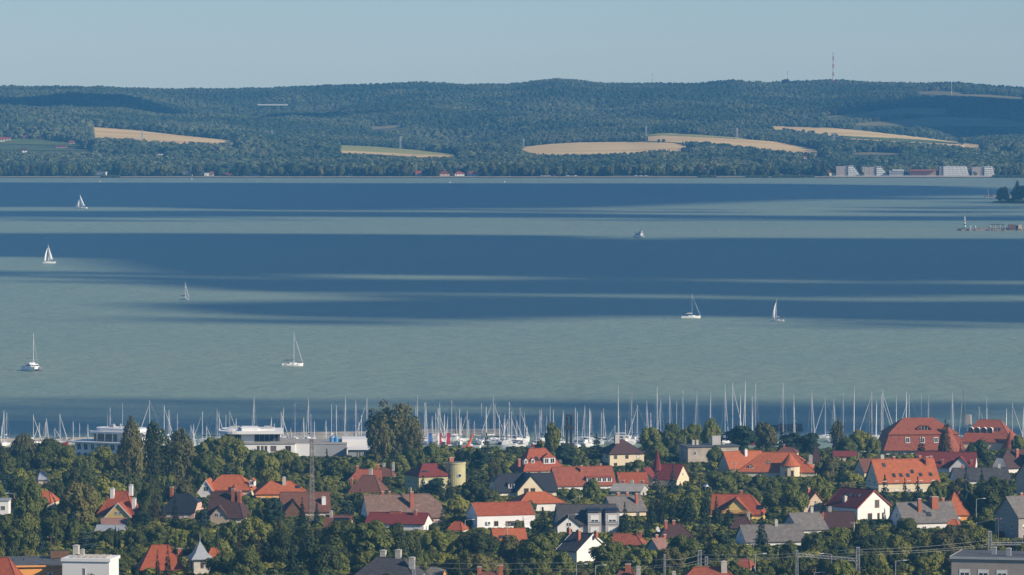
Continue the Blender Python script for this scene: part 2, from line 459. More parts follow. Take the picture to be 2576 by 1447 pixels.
def leaf_mesh(name, pts, nrm, size, mat, rnd, core=None):
    """one quad per leaf clump"""
    n = len(pts)
    pts = np.array(pts); nrm = np.array(nrm) + rnd.normal(0, 0.28, (n, 3))
    nrm /= np.linalg.norm(nrm, axis=1)[:, None] + 1e-9
    t = np.cross(nrm, rnd.normal(0, 1, (n, 3))); t /= np.linalg.norm(t, axis=1)[:, None] + 1e-9
    b = np.cross(nrm, t)
    s = (size * rnd.uniform(0.6, 1.3, n))[:, None]
    bend = nrm * s * 0.35
    q = np.stack([pts - t * s - b * s * .6 - bend, pts + t * s * .7 - b * s, pts + t * s + b * s * .6 - bend, pts - t * s * .7 + b * s], 1).reshape(-1, 3)
    me = bpy.data.meshes.new(name)
    me.vertices.add(4 * n); me.vertices.foreach_set('co', q.ravel())
    me.loops.add(4 * n); me.loops.foreach_set('vertex_index', np.arange(4 * n))
    me.polygons.add(n); me.polygons.foreach_set('loop_start', np.arange(0, 4 * n, 4)); me.polygons.foreach_set('loop_total', np.full(n, 4))
    me.materials.append(mat)
    me.update(calc_edges=True)
    return me
def lumps_crown(name, seed, n, size, mat, nl, base=0.16, wide=0.5, shape='round', lump=(0.13, 0.22), up=0.25):
    """a unit tree (height 1, width 1): leaves on the skins of many overlapping lumps"""
    rnd = np.random.RandomState(seed)
    cs, rs = [], []
    zc, rz = (1 + base) / 2, (1 - base) / 2
    while len(cs) < nl:
        p = rnd.uniform(-1, 1, 3)
        r = np.linalg.norm(p)
        if r > 1 or r < 0.35: continue
        k = 1.0
        if shape == 'egg': k = 1.0 - 0.35 * max(0, p[2])
        if shape == 'flat': k = 1.0
        lr = rnd.uniform(*lump)
        c = np.array([p[0] * k * (wide - lr * .75), p[1] * k * (wide - lr * .75), zc + p[2] * (rz - lr * .7)])
        cs.append(c); rs.append(lr)
    cs, rs = np.array(cs), np.array(rs)
    fl = {'round': 0.85, 'egg': 0.95, 'flat': 0.42, 'up': 1.5}[shape]
    pts, nr = [], []
    while len(pts) < n:
        i = rnd.randint(nl)
        v = rnd.normal(0, 1, 3); v /= np.linalg.norm(v)
        if v[2] < -0.3 and rnd.rand() < 0.6: continue
        rad = rs[i] * rnd.uniform(0.72, 1.06)
        p = cs[i] + v * rad * np.array([1, 1, fl])
        q = (p - cs) / rs[:, None]; q[:, 2] /= fl
        dd = (q ** 2).sum(1)
        if (dd < 0.45).sum() > 0: continue
        pts.append(p); nr.append(v + np.array([0, 0, up]))
    return leaf_mesh(name, pts, nr, size, mat, rnd)
def cone_crown(name, seed, n, size, mat, tiers=13, droop=0.25, base=0.06, power=0.9):
    rnd = np.random.RandomState(seed)
    pts, nr = [], []
    br = []
    for k in range(tiers):
        t = (k + rnd.uniform(-.25, .25)) / tiers
        z = base + (0.97 - base) * t
        rr = 0.5 * (1 - max(t, 0)) ** power * rnd.uniform(0.85, 1.1) + 0.015
        nb = max(4, int(11 * (1 - t) + 3))
        a0 = rnd.uniform(0, 6.3)
        for i in range(nb):
            br.append((z + rnd.uniform(-.02, .02), rr * rnd.uniform(0.65, 1.12), a0 + i * 6.283 / nb + rnd.uniform(-.2, .2)))
    wts = np.array([b[1] for b in br]); wts /= wts.sum()
    idx = rnd.choice(len(br), n, p=wts)
    for i in idx:
        z, r, a = br[i]
        u = math.sqrt(rnd.uniform(0.03, 1)); lat = rnd.normal(0, 0.05) * (1.15 - u) * (r * 2.2 + .25)
        x, y = math.cos(a) * r * u - math.sin(a) * lat, math.sin(a) * r * u + math.cos(a) * lat
        zz = z - droop * r * u * 0.9 + 0.06 * u * u * r + rnd.normal(0, 0.008)
        pts.append((x, y, max(zz, 0.02))); nr.append((math.cos(a) * 0.5, math.sin(a) * .5, 0.9))
    for i in range(int(n * 0.02)): pts.append((rnd.normal(0, .006), rnd.normal(0, .006), rnd.uniform(.93, 1.0))); nr.append((rnd.normal(), rnd.normal(), .2))
    return leaf_mesh(name, pts, nr, size, mat, rnd)
def spire_crown(name, seed, n, size, mat, strands=46, top_sharp=0.8):
    """columnar poplar or cypress: upswept strands"""
    rnd = np.random.RandomState(seed)
    pts, nr = [], []
    st = []
    for k in range(strands):
        a = rnd.uniform(0, 6.283); z0 = rnd.uniform(0.05, 0.72); ln = rnd.uniform(0.18, 0.34)
        z1 = min(z0 + ln, 1.0)
        prof = lambda z: 0.5 * (min(1, z / 0.25 + .35)) * (1 - max(0, (z - .35) / .66) ** 2.4 * top_sharp)
        st.append((a, z0, z1, prof(z0) * rnd.uniform(.3, .75), prof(z1) * rnd.uniform(.7, 1.1)))
    st += [(0.5, 0.62, 1.0, 0.04, 0.015), (2.5, .55, .95, .1, .06), (4.4, .55, .92, .12, .1)]
    for i in range(n):
        a, z0, z1, r0, r1 = st[rnd.randint(len(st))]
        u = rnd.uniform(0, 1); z = z0 + (z1 - z0) * u; r = r0 + (r1 - r0) * u
        fat = 0.085 * (1.0 - 0.75 * u)
        pts.append((math.cos(a) * r + rnd.normal(0, fat), math.sin(a) * r + rnd.normal(0, fat), z + rnd.normal(0, .01)))
        nr.append((math.cos(a) + rnd.normal(0, .3), math.sin(a) + rnd.normal(0, .3), 0.35))
    return leaf_mesh(name, pts, nr, size, mat, rnd)
def trunk_mesh(name, seed, h=0.75, r=0.03, limbs=6, spread=0.3, start=0.25):
    rnd = random.Random(seed); mb = MB()
    p = Vector((0, 0, -0.03)); segs = 4
    axis = [p]
    for k in range(segs):
        q = Vector((rnd.uniform(-.02, .02), rnd.uniform(-.02, .02), -0.03 + (h + .03) * (k + 1) / segs)); axis.append(q)
    for k in range(segs): mb.tube(axis[k], axis[k + 1], r * (1 - k / (segs + .6)), r * (1 - (k + 1) / (segs + .6)), 6)
    for k in range(limbs):
        t = start + (h - start) * k / max(1, limbs); a = k * 2.4 + rnd.uniform(-.4, .4); ln = spread * rnd.uniform(.6, 1)
        b = Vector((math.cos(a) * ln * .55, math.sin(a) * ln * .55, t + ln * .45)); c = Vector((math.cos(a) * ln, math.sin(a) * ln, t + ln * .95))
        mb.tube((0, 0, t), b, r * .5, r * .3, 5); mb.tube(b, c, r * .3, r * .1, 4)
    return mb.mesh(name, m_bark)

# ------------------------------------------------------------------ far forest: one wood, too many trees to count
def far_protos():
    col = bpy.data.collections.new('forest_kinds')
    for k in range(6):
        rnd = np.random.RandomState(50 + k)
        if k < 5:
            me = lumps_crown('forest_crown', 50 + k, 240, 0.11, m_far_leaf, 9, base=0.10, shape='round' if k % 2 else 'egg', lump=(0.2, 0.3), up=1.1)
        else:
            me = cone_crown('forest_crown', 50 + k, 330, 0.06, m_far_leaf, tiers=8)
        o = bpy.data.objects.new('forest_kind_%d' % k, me); col.objects.link(o)
    return col
def scatter(name, pts, scales, col, seed, label, rots=None):
    """geometry-node instances of the trees in col on a cloud of points"""
    me = bpy.data.meshes.new(name)
    me.vertices.add(len(pts)); me.vertices.foreach_set('co', np.asarray(pts, np.float32).ravel())
    at = me.attributes.new('size', 'FLOAT_VECTOR', 'POINT'); at.data.foreach_set('vector', np.asarray(scales, np.float32).ravel())
    if rots is None: rots = [(0, 0, random.uniform(0, 6.283)) for _ in pts]
    ar = me.attributes.new('turn', 'FLOAT_VECTOR', 'POINT'); ar.data.foreach_set('vector', np.asarray(rots, np.float32).ravel())
    o = link(name, me)
    g = bpy.data.node_groups.new(name + '_nodes', 'GeometryNodeTree')
    g.interface.new_socket('Geometry', in_out='INPUT', socket_type='NodeSocketGeometry'); g.interface.new_socket('Geometry', in_out='OUTPUT', socket_type='NodeSocketGeometry')
    gi, go = g.nodes.new('NodeGroupInput'), g.nodes.new('NodeGroupOutput')
    ci = g.nodes.new('GeometryNodeCollectionInfo'); ci.inputs['Collection'].default_value = col; ci.inputs['Separate Children'].default_value = True; ci.inputs['Reset Children'].default_value = True
    ip = g.nodes.new('GeometryNodeInstanceOnPoints'); ip.inputs['Pick Instance'].default_value = True
    ri = g.nodes.new('FunctionNodeRandomValue'); ri.data_type = 'INT'; ri.inputs['Min'].default_value = 0; ri.inputs['Max'].default_value = len(col.objects) - 1; ri.inputs['Seed'].default_value = seed
    rr = g.nodes.new('GeometryNodeInputNamedAttribute'); rr.data_type = 'FLOAT_VECTOR'; rr.inputs['Name'].default_value = 'turn'
    na = g.nodes.new('GeometryNodeInputNamedAttribute'); na.data_type = 'FLOAT_VECTOR'; na.inputs['Name'].default_value = 'size'
    l = g.links.new
    l(gi.outputs[0], ip.inputs['Points']); l(ci.outputs[0], ip.inputs['Instance'])
    l([s for s in ri.outputs if s.type == 'INT'][0], ip.inputs['Instance Index'])
    l([s for s in rr.outputs if s.type == 'VECTOR'][0], ip.inputs['Rotation'])
    l([s for s in na.outputs if s.type == 'VECTOR'][0], ip.inputs['Scale']); l(ip.outputs[0], go.inputs[0])
    md = o.modifiers.new('trees', 'NODES'); md.node_group = g
    me.materials.append(m_far_leaf)
    tag(o, label, kind='stuff')
    return o
FAR_CLEAR = []          # (X, Y, radius) kept free of trees: buildings on the far shore
def plant_far():
    rnd = np.random.RandomState(3)
    P, UP = [], Vector((0, 0, 1))
    d = 7068.0
    while d < 10700:
        step = 6.2 if d < 9300 else 7.5
        x = np.arange(-420, 3000, step * F / d * (0.95 if d < 7700 else 1.1)); n = len(x)
        x = x + rnd.uniform(-11, 11, n); dd = d + rnd.uniform(-9, 9, n)
        P.append(np.stack([x, dd], 1)); d += step
    P = np.concatenate(P); x, dd = P[:, 0], P[:, 1]
    X = X_of(x, dd); z = tz(x, dd); e = 30.0
    gx = (tz(x + e * F / dd, dd) - tz(x - e * F / dd, dd)) / (2 * e); gy = (tz(x, dd + e) - tz(x, dd - e)) / (2 * e)
    u1, u2, u3, u4 = rnd.rand(4, len(x))
    keep, H = np.ones(len(x), bool), np.zeros(len(x))
    for i in range(len(x)):
        if dd[i] < 7900 and mnoise.noise(Vector((X[i] / 90, dd[i] / 90, 5))) < -0.33: keep[i] = False; continue
        H[i] = (5.0 + 4.5 * u1[i] ** 1.6 + 3.5 * mnoise.noise(Vector((X[i] / 60, dd[i] / 60, 2)))) if dd[i] > 8200 else (6.0 + 9 * u1[i] ** 2 + 4 * mnoise.noise(Vector((X[i] / 45, dd[i] / 45, 2))))
    H = np.where(dd > 10150, H * .8, H); H = np.maximum(H, 2.5)
    top = row_of(z + H, dd)
    for rec in FIELDS:
        m = (x > rec[0, 0] - 1) & (x < rec[-1, 0] + 1)
        d0, d1, b = (np.interp(x, rec[:, 0], rec[:, k]) for k in (1, 2, 3))
        keep &= ~(m & (dd > d0 - 6) & (dd < d1 + 3))
        keep &= ~(m & (dd > d0 - 650) & (dd <= d0) & (top < b - (u4 * 4 - 1)))
    for a, b, r in FAR_CLEAR: keep &= (X - a) ** 2 + (dd - b) ** 2 > r * r
    for sx, hw_, sd, row in SIGHT: keep &= ~((np.abs(x - sx) < hw_) & (dd < sd) & (top < row))
    pts, sc, rots = [], [], []
    for i in np.nonzero(keep)[0]:
        w_ = H[i] * (.75 + .35 * u2[i])
        pts.append((X[i], dd[i], z[i] - .4)); sc.append((w_, w_, H[i]))
        qn = UP.rotation_difference(Vector((-gx[i] * 1.6, -gy[i] * 1.6, 1)).normalized())
        rots.append(tuple((qn @ Matrix.Rotation(u3[i] * 6.28, 3, 'Z').to_quaternion()).to_euler()))
    print('FAR TREES', len(pts))
    return scatter('far_forest', pts, sc, far_protos(), 4, 'bluish green woods covering the far shore and hills', rots)
# ------------------------------------------------------------------ building materials
def tiled(name, col, var=0.3, patch=None, course=0.34, rough=0.75, pscale=0.5, pthr=(0.55, 0.7)):
    """roof tiles: courses down the slope, single tiles of uneven tone, weathered patches"""
    m, nt, b = new_mat(name)
    tc = N(nt, 'ShaderNodeTexCoord')
    nz = N(nt, 'ShaderNodeTexNoise'); nz.inputs['Scale'].default_value = 1.1; nz.inputs['Detail'].default_value = 8; nz.inputs['Roughness'].default_value = 0.75
    nt.links.new(tc.outputs['Object'], nz.inputs['Vector'])
    lo = tuple(c * (1 - var) for c in col); hi = tuple(c * (1 + var) for c in col)
    rp = ramp(nt, [(0.3, lo), (0.5, col), (0.72, hi)]); nt.links.new(nz.outputs['Fac'], rp.inputs['Fac'])
    out = rp.outputs['Color']
    if patch:
        n2 = N(nt, 'ShaderNodeTexNoise'); n2.inputs['Scale'].default_value = pscale; n2.inputs['Detail'].default_value = 6; n2.inputs['Roughness'].default_value = 0.7
        nt.links.new(tc.outputs['Object'], n2.inputs['Vector'])
        r2 = ramp(nt, [(pthr[0], (0, 0, 0)), (pthr[1], (1, 1, 1))]); nt.links.new(n2.outputs['Fac'], r2.inputs['Fac'])
        mx = N(nt, 'ShaderNodeMix', data_type='RGBA'); nt.links.new(r2.outputs['Color'], mx.inputs[0]); nt.links.new(out, mx.inputs[6]); mx.inputs[7].default_value = (*patch, 1)
        out = mx.outputs[2]
    sx = N(nt, 'ShaderNodeSeparateXYZ'); nt.links.new(tc.outputs['Object'], sx.inputs[0])
    mo = N(nt, 'ShaderNodeMath', operation='MULTIPLY'); mo.inputs[1].default_value = 1.0 / course
    fr = N(nt, 'ShaderNodeMath', operation='FRACT'); nt.links.new(sx.outputs['Z'], mo.inputs[0]); nt.links.new(mo.outputs[0], fr.inputs[0])
    bp = N(nt, 'ShaderNodeBump'); bp.inputs['Strength'].default_value = 0.8; bp.inputs['Distance'].default_value = 0.12
    nt.links.new(fr.outputs[0], bp.inputs['Height']); nt.links.new(bp.outputs['Normal'], b.inputs['Normal'])
    nt.links.new(out, b.inputs['Base Color']); b.inputs['Roughness'].default_value = rough; b.inputs['Specular IOR Level'].default_value = 0.25
    return m
ROOF = dict(
    red=tiled('red_tile', (0.35, 0.090, 0.040), 0.35, (0.23, 0.055, 0.035), pscale=.8, pthr=(.5, .8)), orange=tiled('orange_tile', (0.45, 0.130, 0.050), 0.3, (0.31, 0.085, 0.045), pscale=.8, pthr=(.5, .8)),
    rust=tiled('rust_tile', (0.31, 0.092, 0.052), 0.35, (0.19, 0.06, 0.04)), maroon=tiled('maroon_tile', (0.19, 0.040, 0.034), 0.25),
    brown=tiled('brown_tile', (0.17, 0.075, 0.050), 0.3), darkbrown=tiled('dark_brown_tile', (0.085, 0.045, 0.040), 0.25),
    oldbrown=tiled('weathered_brown_tile', (0.20, 0.125, 0.095), 0.35, (0.30, 0.23, 0.19), pscale=0.9),
    slate=tiled('dark_slate', (0.030, 0.034, 0.044), 0.25, rough=0.5), grey=tiled('grey_slate', (0.17, 0.155, 0.145), 0.4, (0.26, 0.24, 0.21), pscale=0.7),
    darkgrey=tiled('dark_grey_slate', (0.065, 0.063, 0.066), 0.35, (0.13, 0.12, 0.11), pscale=0.8), tin=tiled('pale_tin', (0.34, 0.37, 0.40), 0.15, rough=0.45),
    pink=tiled('pinkish_tile', (0.30, 0.17, 0.14), 0.3), flat=coat('roof_felt', (0.10, 0.105, 0.115), 0.9, 0.2, 0.4), palefelt=coat('pale_roof_felt', (0.34, 0.32, 0.29), 0.9, 0.15, 0.4),
)
WALL = dict(
    white=coat('white_render', (0.80, 0.78, 0.73), 0.85, 0.05, 0.5), cream=coat('cream_render', (0.74, 0.63, 0.43), 0.85, 0.07, 0.5), beige=coat('beige_render', (0.55, 0.43, 0.31), 0.85, 0.08, 0.5),
    yellow=coat('yellow_render', (0.78, 0.57, 0.20), 0.85, 0.06, 0.5), paleyellow=coat('pale_yellow_render', (0.50, 0.46, 0.25), 0.85, 0.10, 0.4), pink=coat('pink_render', (0.66, 0.43, 0.34), 0.85, 0.07, 0.5),
    grey=coat('grey_render', (0.45, 0.43, 0.41), 0.85, 0.10, 0.5), concrete=coat('old_concrete', (0.42, 0.36, 0.29), 0.9, 0.22, 0.35), green=coat('grey_green_render', (0.30, 0.34, 0.29), 0.85, 0.08, 0.5),
    orange=coat('orange_render', (0.80, 0.36, 0.10), 0.85, 0.06, 0.5), brick=coat('red_brick', (0.40, 0.13, 0.07), 0.9, 0.3, 3.0), modern=coat('bright_white_panel', (0.84, 0.83, 0.80), 0.6, 0.03, 0.2),
    panel=coat('grey_metal_panel', (0.32, 0.33, 0.34), 0.5, 0.06, 0.3), wood=coat('brown_wood', (0.16, 0.085, 0.045), 0.8, 0.3, 2.0), stone=coat('pale_stone', (0.50, 0.47, 0.41), 0.9, 0.18, 1.2),
    taupe=coat('taupe_render', (0.36, 0.31, 0.27), 0.85, 0.08, 0.5), dark=coat('dark_metal', (0.03, 0.03, 0.033), 0.5, 0.2, 1.0), copper=coat('dull_copper_sheet', (0.30, 0.055, 0.040), 0.6, 0.2, 1.0),
)
m_frame = coat('window_frame_white', (0.75, 0.74, 0.71), 0.6, 0.03)
m_frame_brown = coat('window_frame_brown', (0.22, 0.12, 0.06), 0.6, 0.1)
m_trim = coat('white_trim', (0.78, 0.77, 0.74), 0.7, 0.03)
m_solar = coat('solar_cell', (0.012, 0.016, 0.035), 0.2, 0.2, 1.0, spec=0.6)
m_steel = coat('galvanised_steel', (0.38, 0.40, 0.41), 0.5, 0.1, 1.0)
m_rustysteel = coat('brown_grey_steel', (0.24, 0.21, 0.19), 0.7, 0.25, 0.6)
def m_pane():
    m, nt, b = new_mat('window_glass')
    oi = N(nt, 'ShaderNodeObjectInfo'); rp = ramp(nt, [(0.0, (0.02, 0.028, 0.035)), (0.7, (0.05, 0.06, 0.07)), (1.0, (0.22, 0.22, 0.2))])
    nt.links.new(oi.outputs['Random'], rp.inputs['Fac']); nt.links.new(rp.outputs['Color'], b.inputs['Base Color'])
    b.inputs['Roughness'].default_value = 0.08; b.inputs['Specular IOR Level'].default_value = 0.7
    return m
m_glass = m_pane()
m_shade_white = coat('white_roller_shutter', (0.78, 0.77, 0.74), 0.7, 0.03)

# window shared by all houses: unit size, frame in the x-z plane facing -y
def ring(t=0.1):
    mb = MB()
    mb.box(-.5, .5, -.06, .02, -.5, -.5 + t); mb.box(-.5, .5, -.06, .02, .5 - t, .5)
    mb.box(-.5, -.5 + t, -.06, .02, -.5 + t, .5 - t); mb.box(.5 - t, .5, -.06, .02, -.5 + t, .5 - t)
    mb.box(-.03, .03, -.05, .02, -.5 + t, .5 - t)
    return mb
RING = {'w': ring().mesh('window', m_frame), 'b': ring().mesh('window', m_frame_brown)}
PANE = MB().box(-.44, .44, -.025, .015, -.44, .44).mesh('pane', m_glass)
SHUT = MB().box(-.44, .44, -.045, .015, -.44, .44).mesh('shutter', m_shade_white)
def window(root, x, y, z, w, h, rz=0.0, style='w', shut=0.0, tilt=0.0):
    o = link('window', RING[style], root, (x, y, z), rz, (w, 1, h))
    if tilt: o.rotation_euler = (tilt, 0, rz)
    link('pane', PANE, o)
    if shut:
        s = link('shutter', SHUT, o, (0, 0, 0.44 * (1 - shut))); s.scale = (1, 1, shut)
    return o
CHIM = {}
def chimney(root, x, y, z0, z1, w=0.7, mat='brick', d=None):
    k = (round(w, 1), round(d or w, 1), round(z1 - z0, 1), mat)
    if k not in CHIM:
        mb = MB(); dd = (d or w) / 2; h = z1 - z0
        mb.box(-w / 2, w / 2, -dd, dd, 0, h - .16); mb.box(-w / 2 - .07, w / 2 + .07, -dd - .07, dd + .07, h - .16, h, 1)
        mb.box(-w / 4, w / 4, -dd / 2, dd / 2, h, h + .14, 0)
        CHIM[k] = mb.mesh('chimney', [WALL[mat], WALL['stone']])
    return link('chimney', CHIM[k], root, (x, y, z0))

def roof_z(B, x, y):
    """height of the roof surface of block B above its local (x, y)"""
    L, D, hw, hr = B['L'], B['D'], B['hw'], B['hr']
    z = hr * (1 - abs(y) / (D / 2))
    for e, sgn in ((0, -1), (1, 1)):
        if B['ends'][e] == 'h':
            ins = B['ins']; z = min(z, hr * (L / 2 - sgn * x) / ins)
    return hw + max(z, 0)
def block(root, L, D, hw, hr, ends='gg', wall='white', roof='red', loc=(0, 0, 0), rz=0.0, over=0.45, ins=None, gable=None, verge=None, names=('wall', 'roof'), ridge=True, thick=0.22, jh=0.55, pyr=False):
    """walls and a pitched roof; ends g gable, h hip, j half hip; x along the ridge, -y the front"""
    ins = ins if ins is not None else D / 2
    ins = min(ins, L / 2 - 0.05) if 'h' in ends else ins
    if 'h' in ends and not pyr: ins = min(ins, L * .30)
    B = dict(L=L, D=D, hw=hw, hr=hr, ends=ends, ins=ins)
    M = Matrix.Translation(loc) @ Matrix.Rotation(rz, 4, 'Z')
    B['M'] = M
    hx, hy = L / 2, D / 2
    mb = MB()
    mb.box(-hx, hx, -hy, hy, -1.5, hw)
    for e, sgn in ((0, -1), (1, 1)):
        t = ends[e]
        if t == 'h': continue
        k = 1.0 if t == 'g' else jh
        top = [(sgn * hx, -hy, hw), (sgn * hx, hy, hw)]
        if t == 'g': poly = [(-hy, hw), (hy, hw), (0, hw + hr)]
        else: poly = [(-hy, hw), (hy, hw), (hy * (1 - k), hw + hr * k), (-hy * (1 - k), hw + hr * k)]
        x0, x1 = (sgn * hx - 0.3, sgn * hx) if sgn > 0 else (sgn * hx, sgn * hx + 0.3)
        n = len(poly)
        vv = [(x0, y, z - .05) for y, z in poly] + [(x1, y, z - .05) for y, z in poly]
        ff = [tuple(range(n - 1, -1, -1)), tuple(range(n, 2 * n))] + [(i, (i + 1) % n, n + (i + 1) % n, n + i) for i in range(n)]
        mb.add(vv, ff, 1 if gable else 0)
    w = mb.build(names[0], [WALL[wall], WALL[gable or wall]], root, loc, rz)
    sl = hr / hy
    ey, ez = hy + over, hw - over * sl
    zt = lambda z: z + thick * 0.6
    def endx(e):
        sgn = (-1, 1)[e]; t = ends[e]
        if t == 'g': xe = sgn * (hx + over * .8); return dict(t=t, eave=xe, ridge=xe)
        if t == 'h':
            oh = over * ins / hy
            return dict(t=t, eave=sgn * (hx + oh), ridge=sgn * (hx - ins))
        return dict(t=t, eave=sgn * (hx + over * .6), ridge=sgn * (hx - hy * (1 - jh)))
    a, b = endx(0), endx(1)
    zr = hw + hr
    P = lambda x, y, z: (x, y, zt(z))
    jz, jy = hw + hr * jh, hy * (1 - jh)
    front = [P(a['eave'], -ey, ez), P(b['eave'], -ey, ez)]
    if b['t'] == 'j': front.append(P(b['eave'], -jy, jz))
    front.append(P(b['ridge'], 0, zr))
    if abs(a['ridge'] - b['ridge']) > 0.02: front.append(P(a['ridge'], 0, zr))
    if a['t'] == 'j': front.append(P(a['eave'], -jy, jz))
    back = [(-0 + p[0], -p[1], p[2]) for p in reversed(front)]
    fs = [front, back]
    for e, q in ((0, a), (1, b)):
        if q['t'] == 'h':
            tri = [P(q['eave'], -ey, ez), P(q['ridge'], 0, zr), P(q['eave'], ey, ez)]
            fs.append(tri if e == 0 else tri[::-1])
        elif q['t'] == 'j':
            tri = [P(q['eave'], -jy, jz), P(q['ridge'], 0, zr), P(q['eave'], jy, jz)]
            fs.append(tri if e == 0 else tri[::-1])
    r = MB().shell(fs, thick).build(names[1], ROOF.get(roof) or WALL[roof], root, loc, rz)
    if ridge:
        cm = ROOF.get(roof) or WALL[roof]
        rb = MB().tube(P(a['ridge'], 0, zr + .02), P(b['ridge'], 0, zr + .02), .13, n=6)
        for q in (a, b):
            if q['t'] == 'h':
                for s in (-1, 1): rb.tube(P(q['eave'], s * ey, ez + .04), P(q['ridge'], 0, zr + .02), .11, n=5)
        rb.build('ridge_cap', cm, r)
    if verge:
        vm = MB()
        for q in (a, b):
            if q['t'] == 'g':
                x = q['eave']; x0, x1 = (x - .02, x + .06) if x > 0 else (x - .06, x + .02)
                for s in (-1, 1):
                    p0, p1 = P(x, s * ey, ez), P(x, 0, zr)
                    ys = [(p0[1], p0[2] + .06), (p1[1], p1[2] + .06), (p1[1], p1[2] - .38), (p0[1], p0[2] - .38)]
                    vv = [(x0, y, z) for y, z in ys] + [(x1, y, z) for y, z in ys]
                    vm.add(vv, [(3, 2, 1, 0), (4, 5, 6, 7), (0, 1, 5, 4), (1, 2, 6, 5), (2, 3, 7, 6), (3, 0, 4, 7)])
        vm.build('verge_board', verge, r)
    return B
def on_face(root, B, face, u, z, w, h, style='w', shut=0.0):
    hx, hy = B['L'] / 2, B['D'] / 2
    p, rz = {'f': ((u, -hy, z), 0), 'b': ((-u, hy, z), math.pi), 'l': ((-hx, -u, z), -math.pi / 2), 'r': ((hx, u, z), math.pi / 2)}[face]
    q = B['M'] @ Vector(p)
    r0 = B['M'].to_euler().z
    return window(root, q.x, q.y, q.z, w, h, r0 + rz, style, shut)
SKYL = MB().box(-.5, .5, -.5, .5, -.02, .09).mesh('skylight', WALL['dark'])
SKYP = MB().box(-.4, .4, -.42, .42, .085, .105).mesh('pane', m_glass)
SOLM = MB().box(-.5, .5, -.5, .5, .05, .12).mesh('solar_panel', m_solar)
def on_roof(root, B, side, u, v, w=0.9, h=1.3, kind='skylight'):
    """u along ridge (m), v 0 eave .. 1 ridge on the front f or back b slope, or on the right hip r"""
    hy = B['D'] / 2; sl = math.atan2(B['hr'], hy)
    s = -1 if side == 'f' else 1
    p = Vector((u, s * hy * (1 - v), B['hw'] + B['hr'] * v + .22 * .6 + .01))
    q = B['M'] @ p
    me = {'skylight': SKYL, 'solar_panel': SOLM}[kind]
    o = link(kind, me, root, q, 0, (w, h, 1))
    o.rotation_euler = (Matrix.Rotation(B['M'].to_euler().z, 4, 'Z') @ Matrix.Rotation(-s * sl, 4, 'X')).to_euler()
    if kind == 'skylight': link('pane', SKYP, o)
    return o
def on_roof_chim(root, B, u, v, side, up=1.2, w=0.7, mat='brick', d=None):
    hy = B['D'] / 2; s = -1 if side == 'f' else 1
    zb = B['hw'] + B['hr'] * v
    q = B['M'] @ Vector((u, s * hy * (1 - v), 0))
    o = chimney(root, q.x, q.y, zb - .6, zb + up, w, mat, d)
    o.rotation_euler = (0, 0, B['M'].to_euler().z)
    return o
HOUSES = []       # (label short, x0, x1, ytop, yvis, d)
def house(label, short, x0, x1, yr, ye, yb, D=9.0, rot=0, ends='gg', wall='white', roof='red', vis=None, cat='house', name='house', gable=None, verge=None, wins=True, over=0.45, ins=None, win_style='w', jh=0.55, pyr=False):
    """front base at row yb, front eave at row ye, ridge at row yr, silhouette from column x0 to x1"""
    df = d_of(yb); th = R(rot); c, s = abs(math.cos(th)), abs(math.sin(th))
    d = df + 6
    for _ in range(4):
        wpx = (x1 - x0) * d / F
        L = max((wpx - (D + 2 * over) * s) / max(c, .15) - over * 1.2, 3.0) if c > s else None
        if L is None:
            L = D; Dn = max((wpx - L * s * 1.0), 3.0)
            L = max((wpx - (D + 2 * over) * s) / max(c, .25) - over, 3.0)
        d = df + (D * c + L * s) / 2
    z0 = gz(d)
    hw = Z_of(ye, df) - z0
    hr = Z_of(yr, d) - z0 - hw
    hw = max(hw, 2.2); hr = max(hr, 0.8)
    xm = (x0 + x1) / 2
    root = thing(name, label, cat, (X_of(xm, d), d, z0), th)
    B = block(root, L, D, hw, hr, ends, wall, roof, gable=gable, verge=verge, over=over, ins=ins, jh=jh, pyr=pyr)
    HOUSES.append((short, x0, x1, yr, vis or yb - 8, df, (X_of(xm, d), d, max(L, D) * 0.55 + 1)))
    if wins:
        for zz in ([1.5] if hw < 4.3 else [1.5, 4.2]):
            n = max(1, int(L / 3.6))
            for i in range(n): on_face(root, B, 'f', (i - (n - 1) / 2) * L / n, zz, 1.25, 1.35, win_style, random.choice([0, 0, 0, .5, 1.0]))
        side = 'l' if rot > 0 else 'r'
        if abs(rot) > 8:
            for zz in ([1.5] if hw < 4.3 else [1.5, 4.2]):
                for u in (-D * .22, D * .22): on_face(root, B, side, u, zz, 1.1, 1.3, win_style)
            if ends[0 if rot > 0 else 1] == 'g' and hr > 2.6: on_face(root, B, side, 0, hw + hr * .3, 0.9, 1.1, win_style)
    B['root'] = root; B['d'] = d; B['ppm'] = F / d
    return root, B
def wing(root, B, u, W, proj, hw, hr, ends='hg', wall='white', roof='red', gable=None, verge=None, side='f', ins=None):
    """cross gable out of the front (or right end) of block B"""
    if side == 'f':
        Lw = B['D'] / 2 + proj; loc = B['M'] @ Vector((u, -(B['D'] / 2 + proj) + Lw / 2, 0)); rz = -math.pi / 2
    else:
        Lw = B['L'] / 2 + proj; loc = B['M'] @ Vector((Lw / 2, u, 0)); rz = 0
    e = 'g' + ends[1]
    b2 = block(root, Lw, W, hw, hr, e, wall, roof, loc=loc, rz=B['M'].to_euler().z + rz, gable=gable, verge=verge, names=('wing_wall', 'wing_roof'), ins=ins)
    return b2
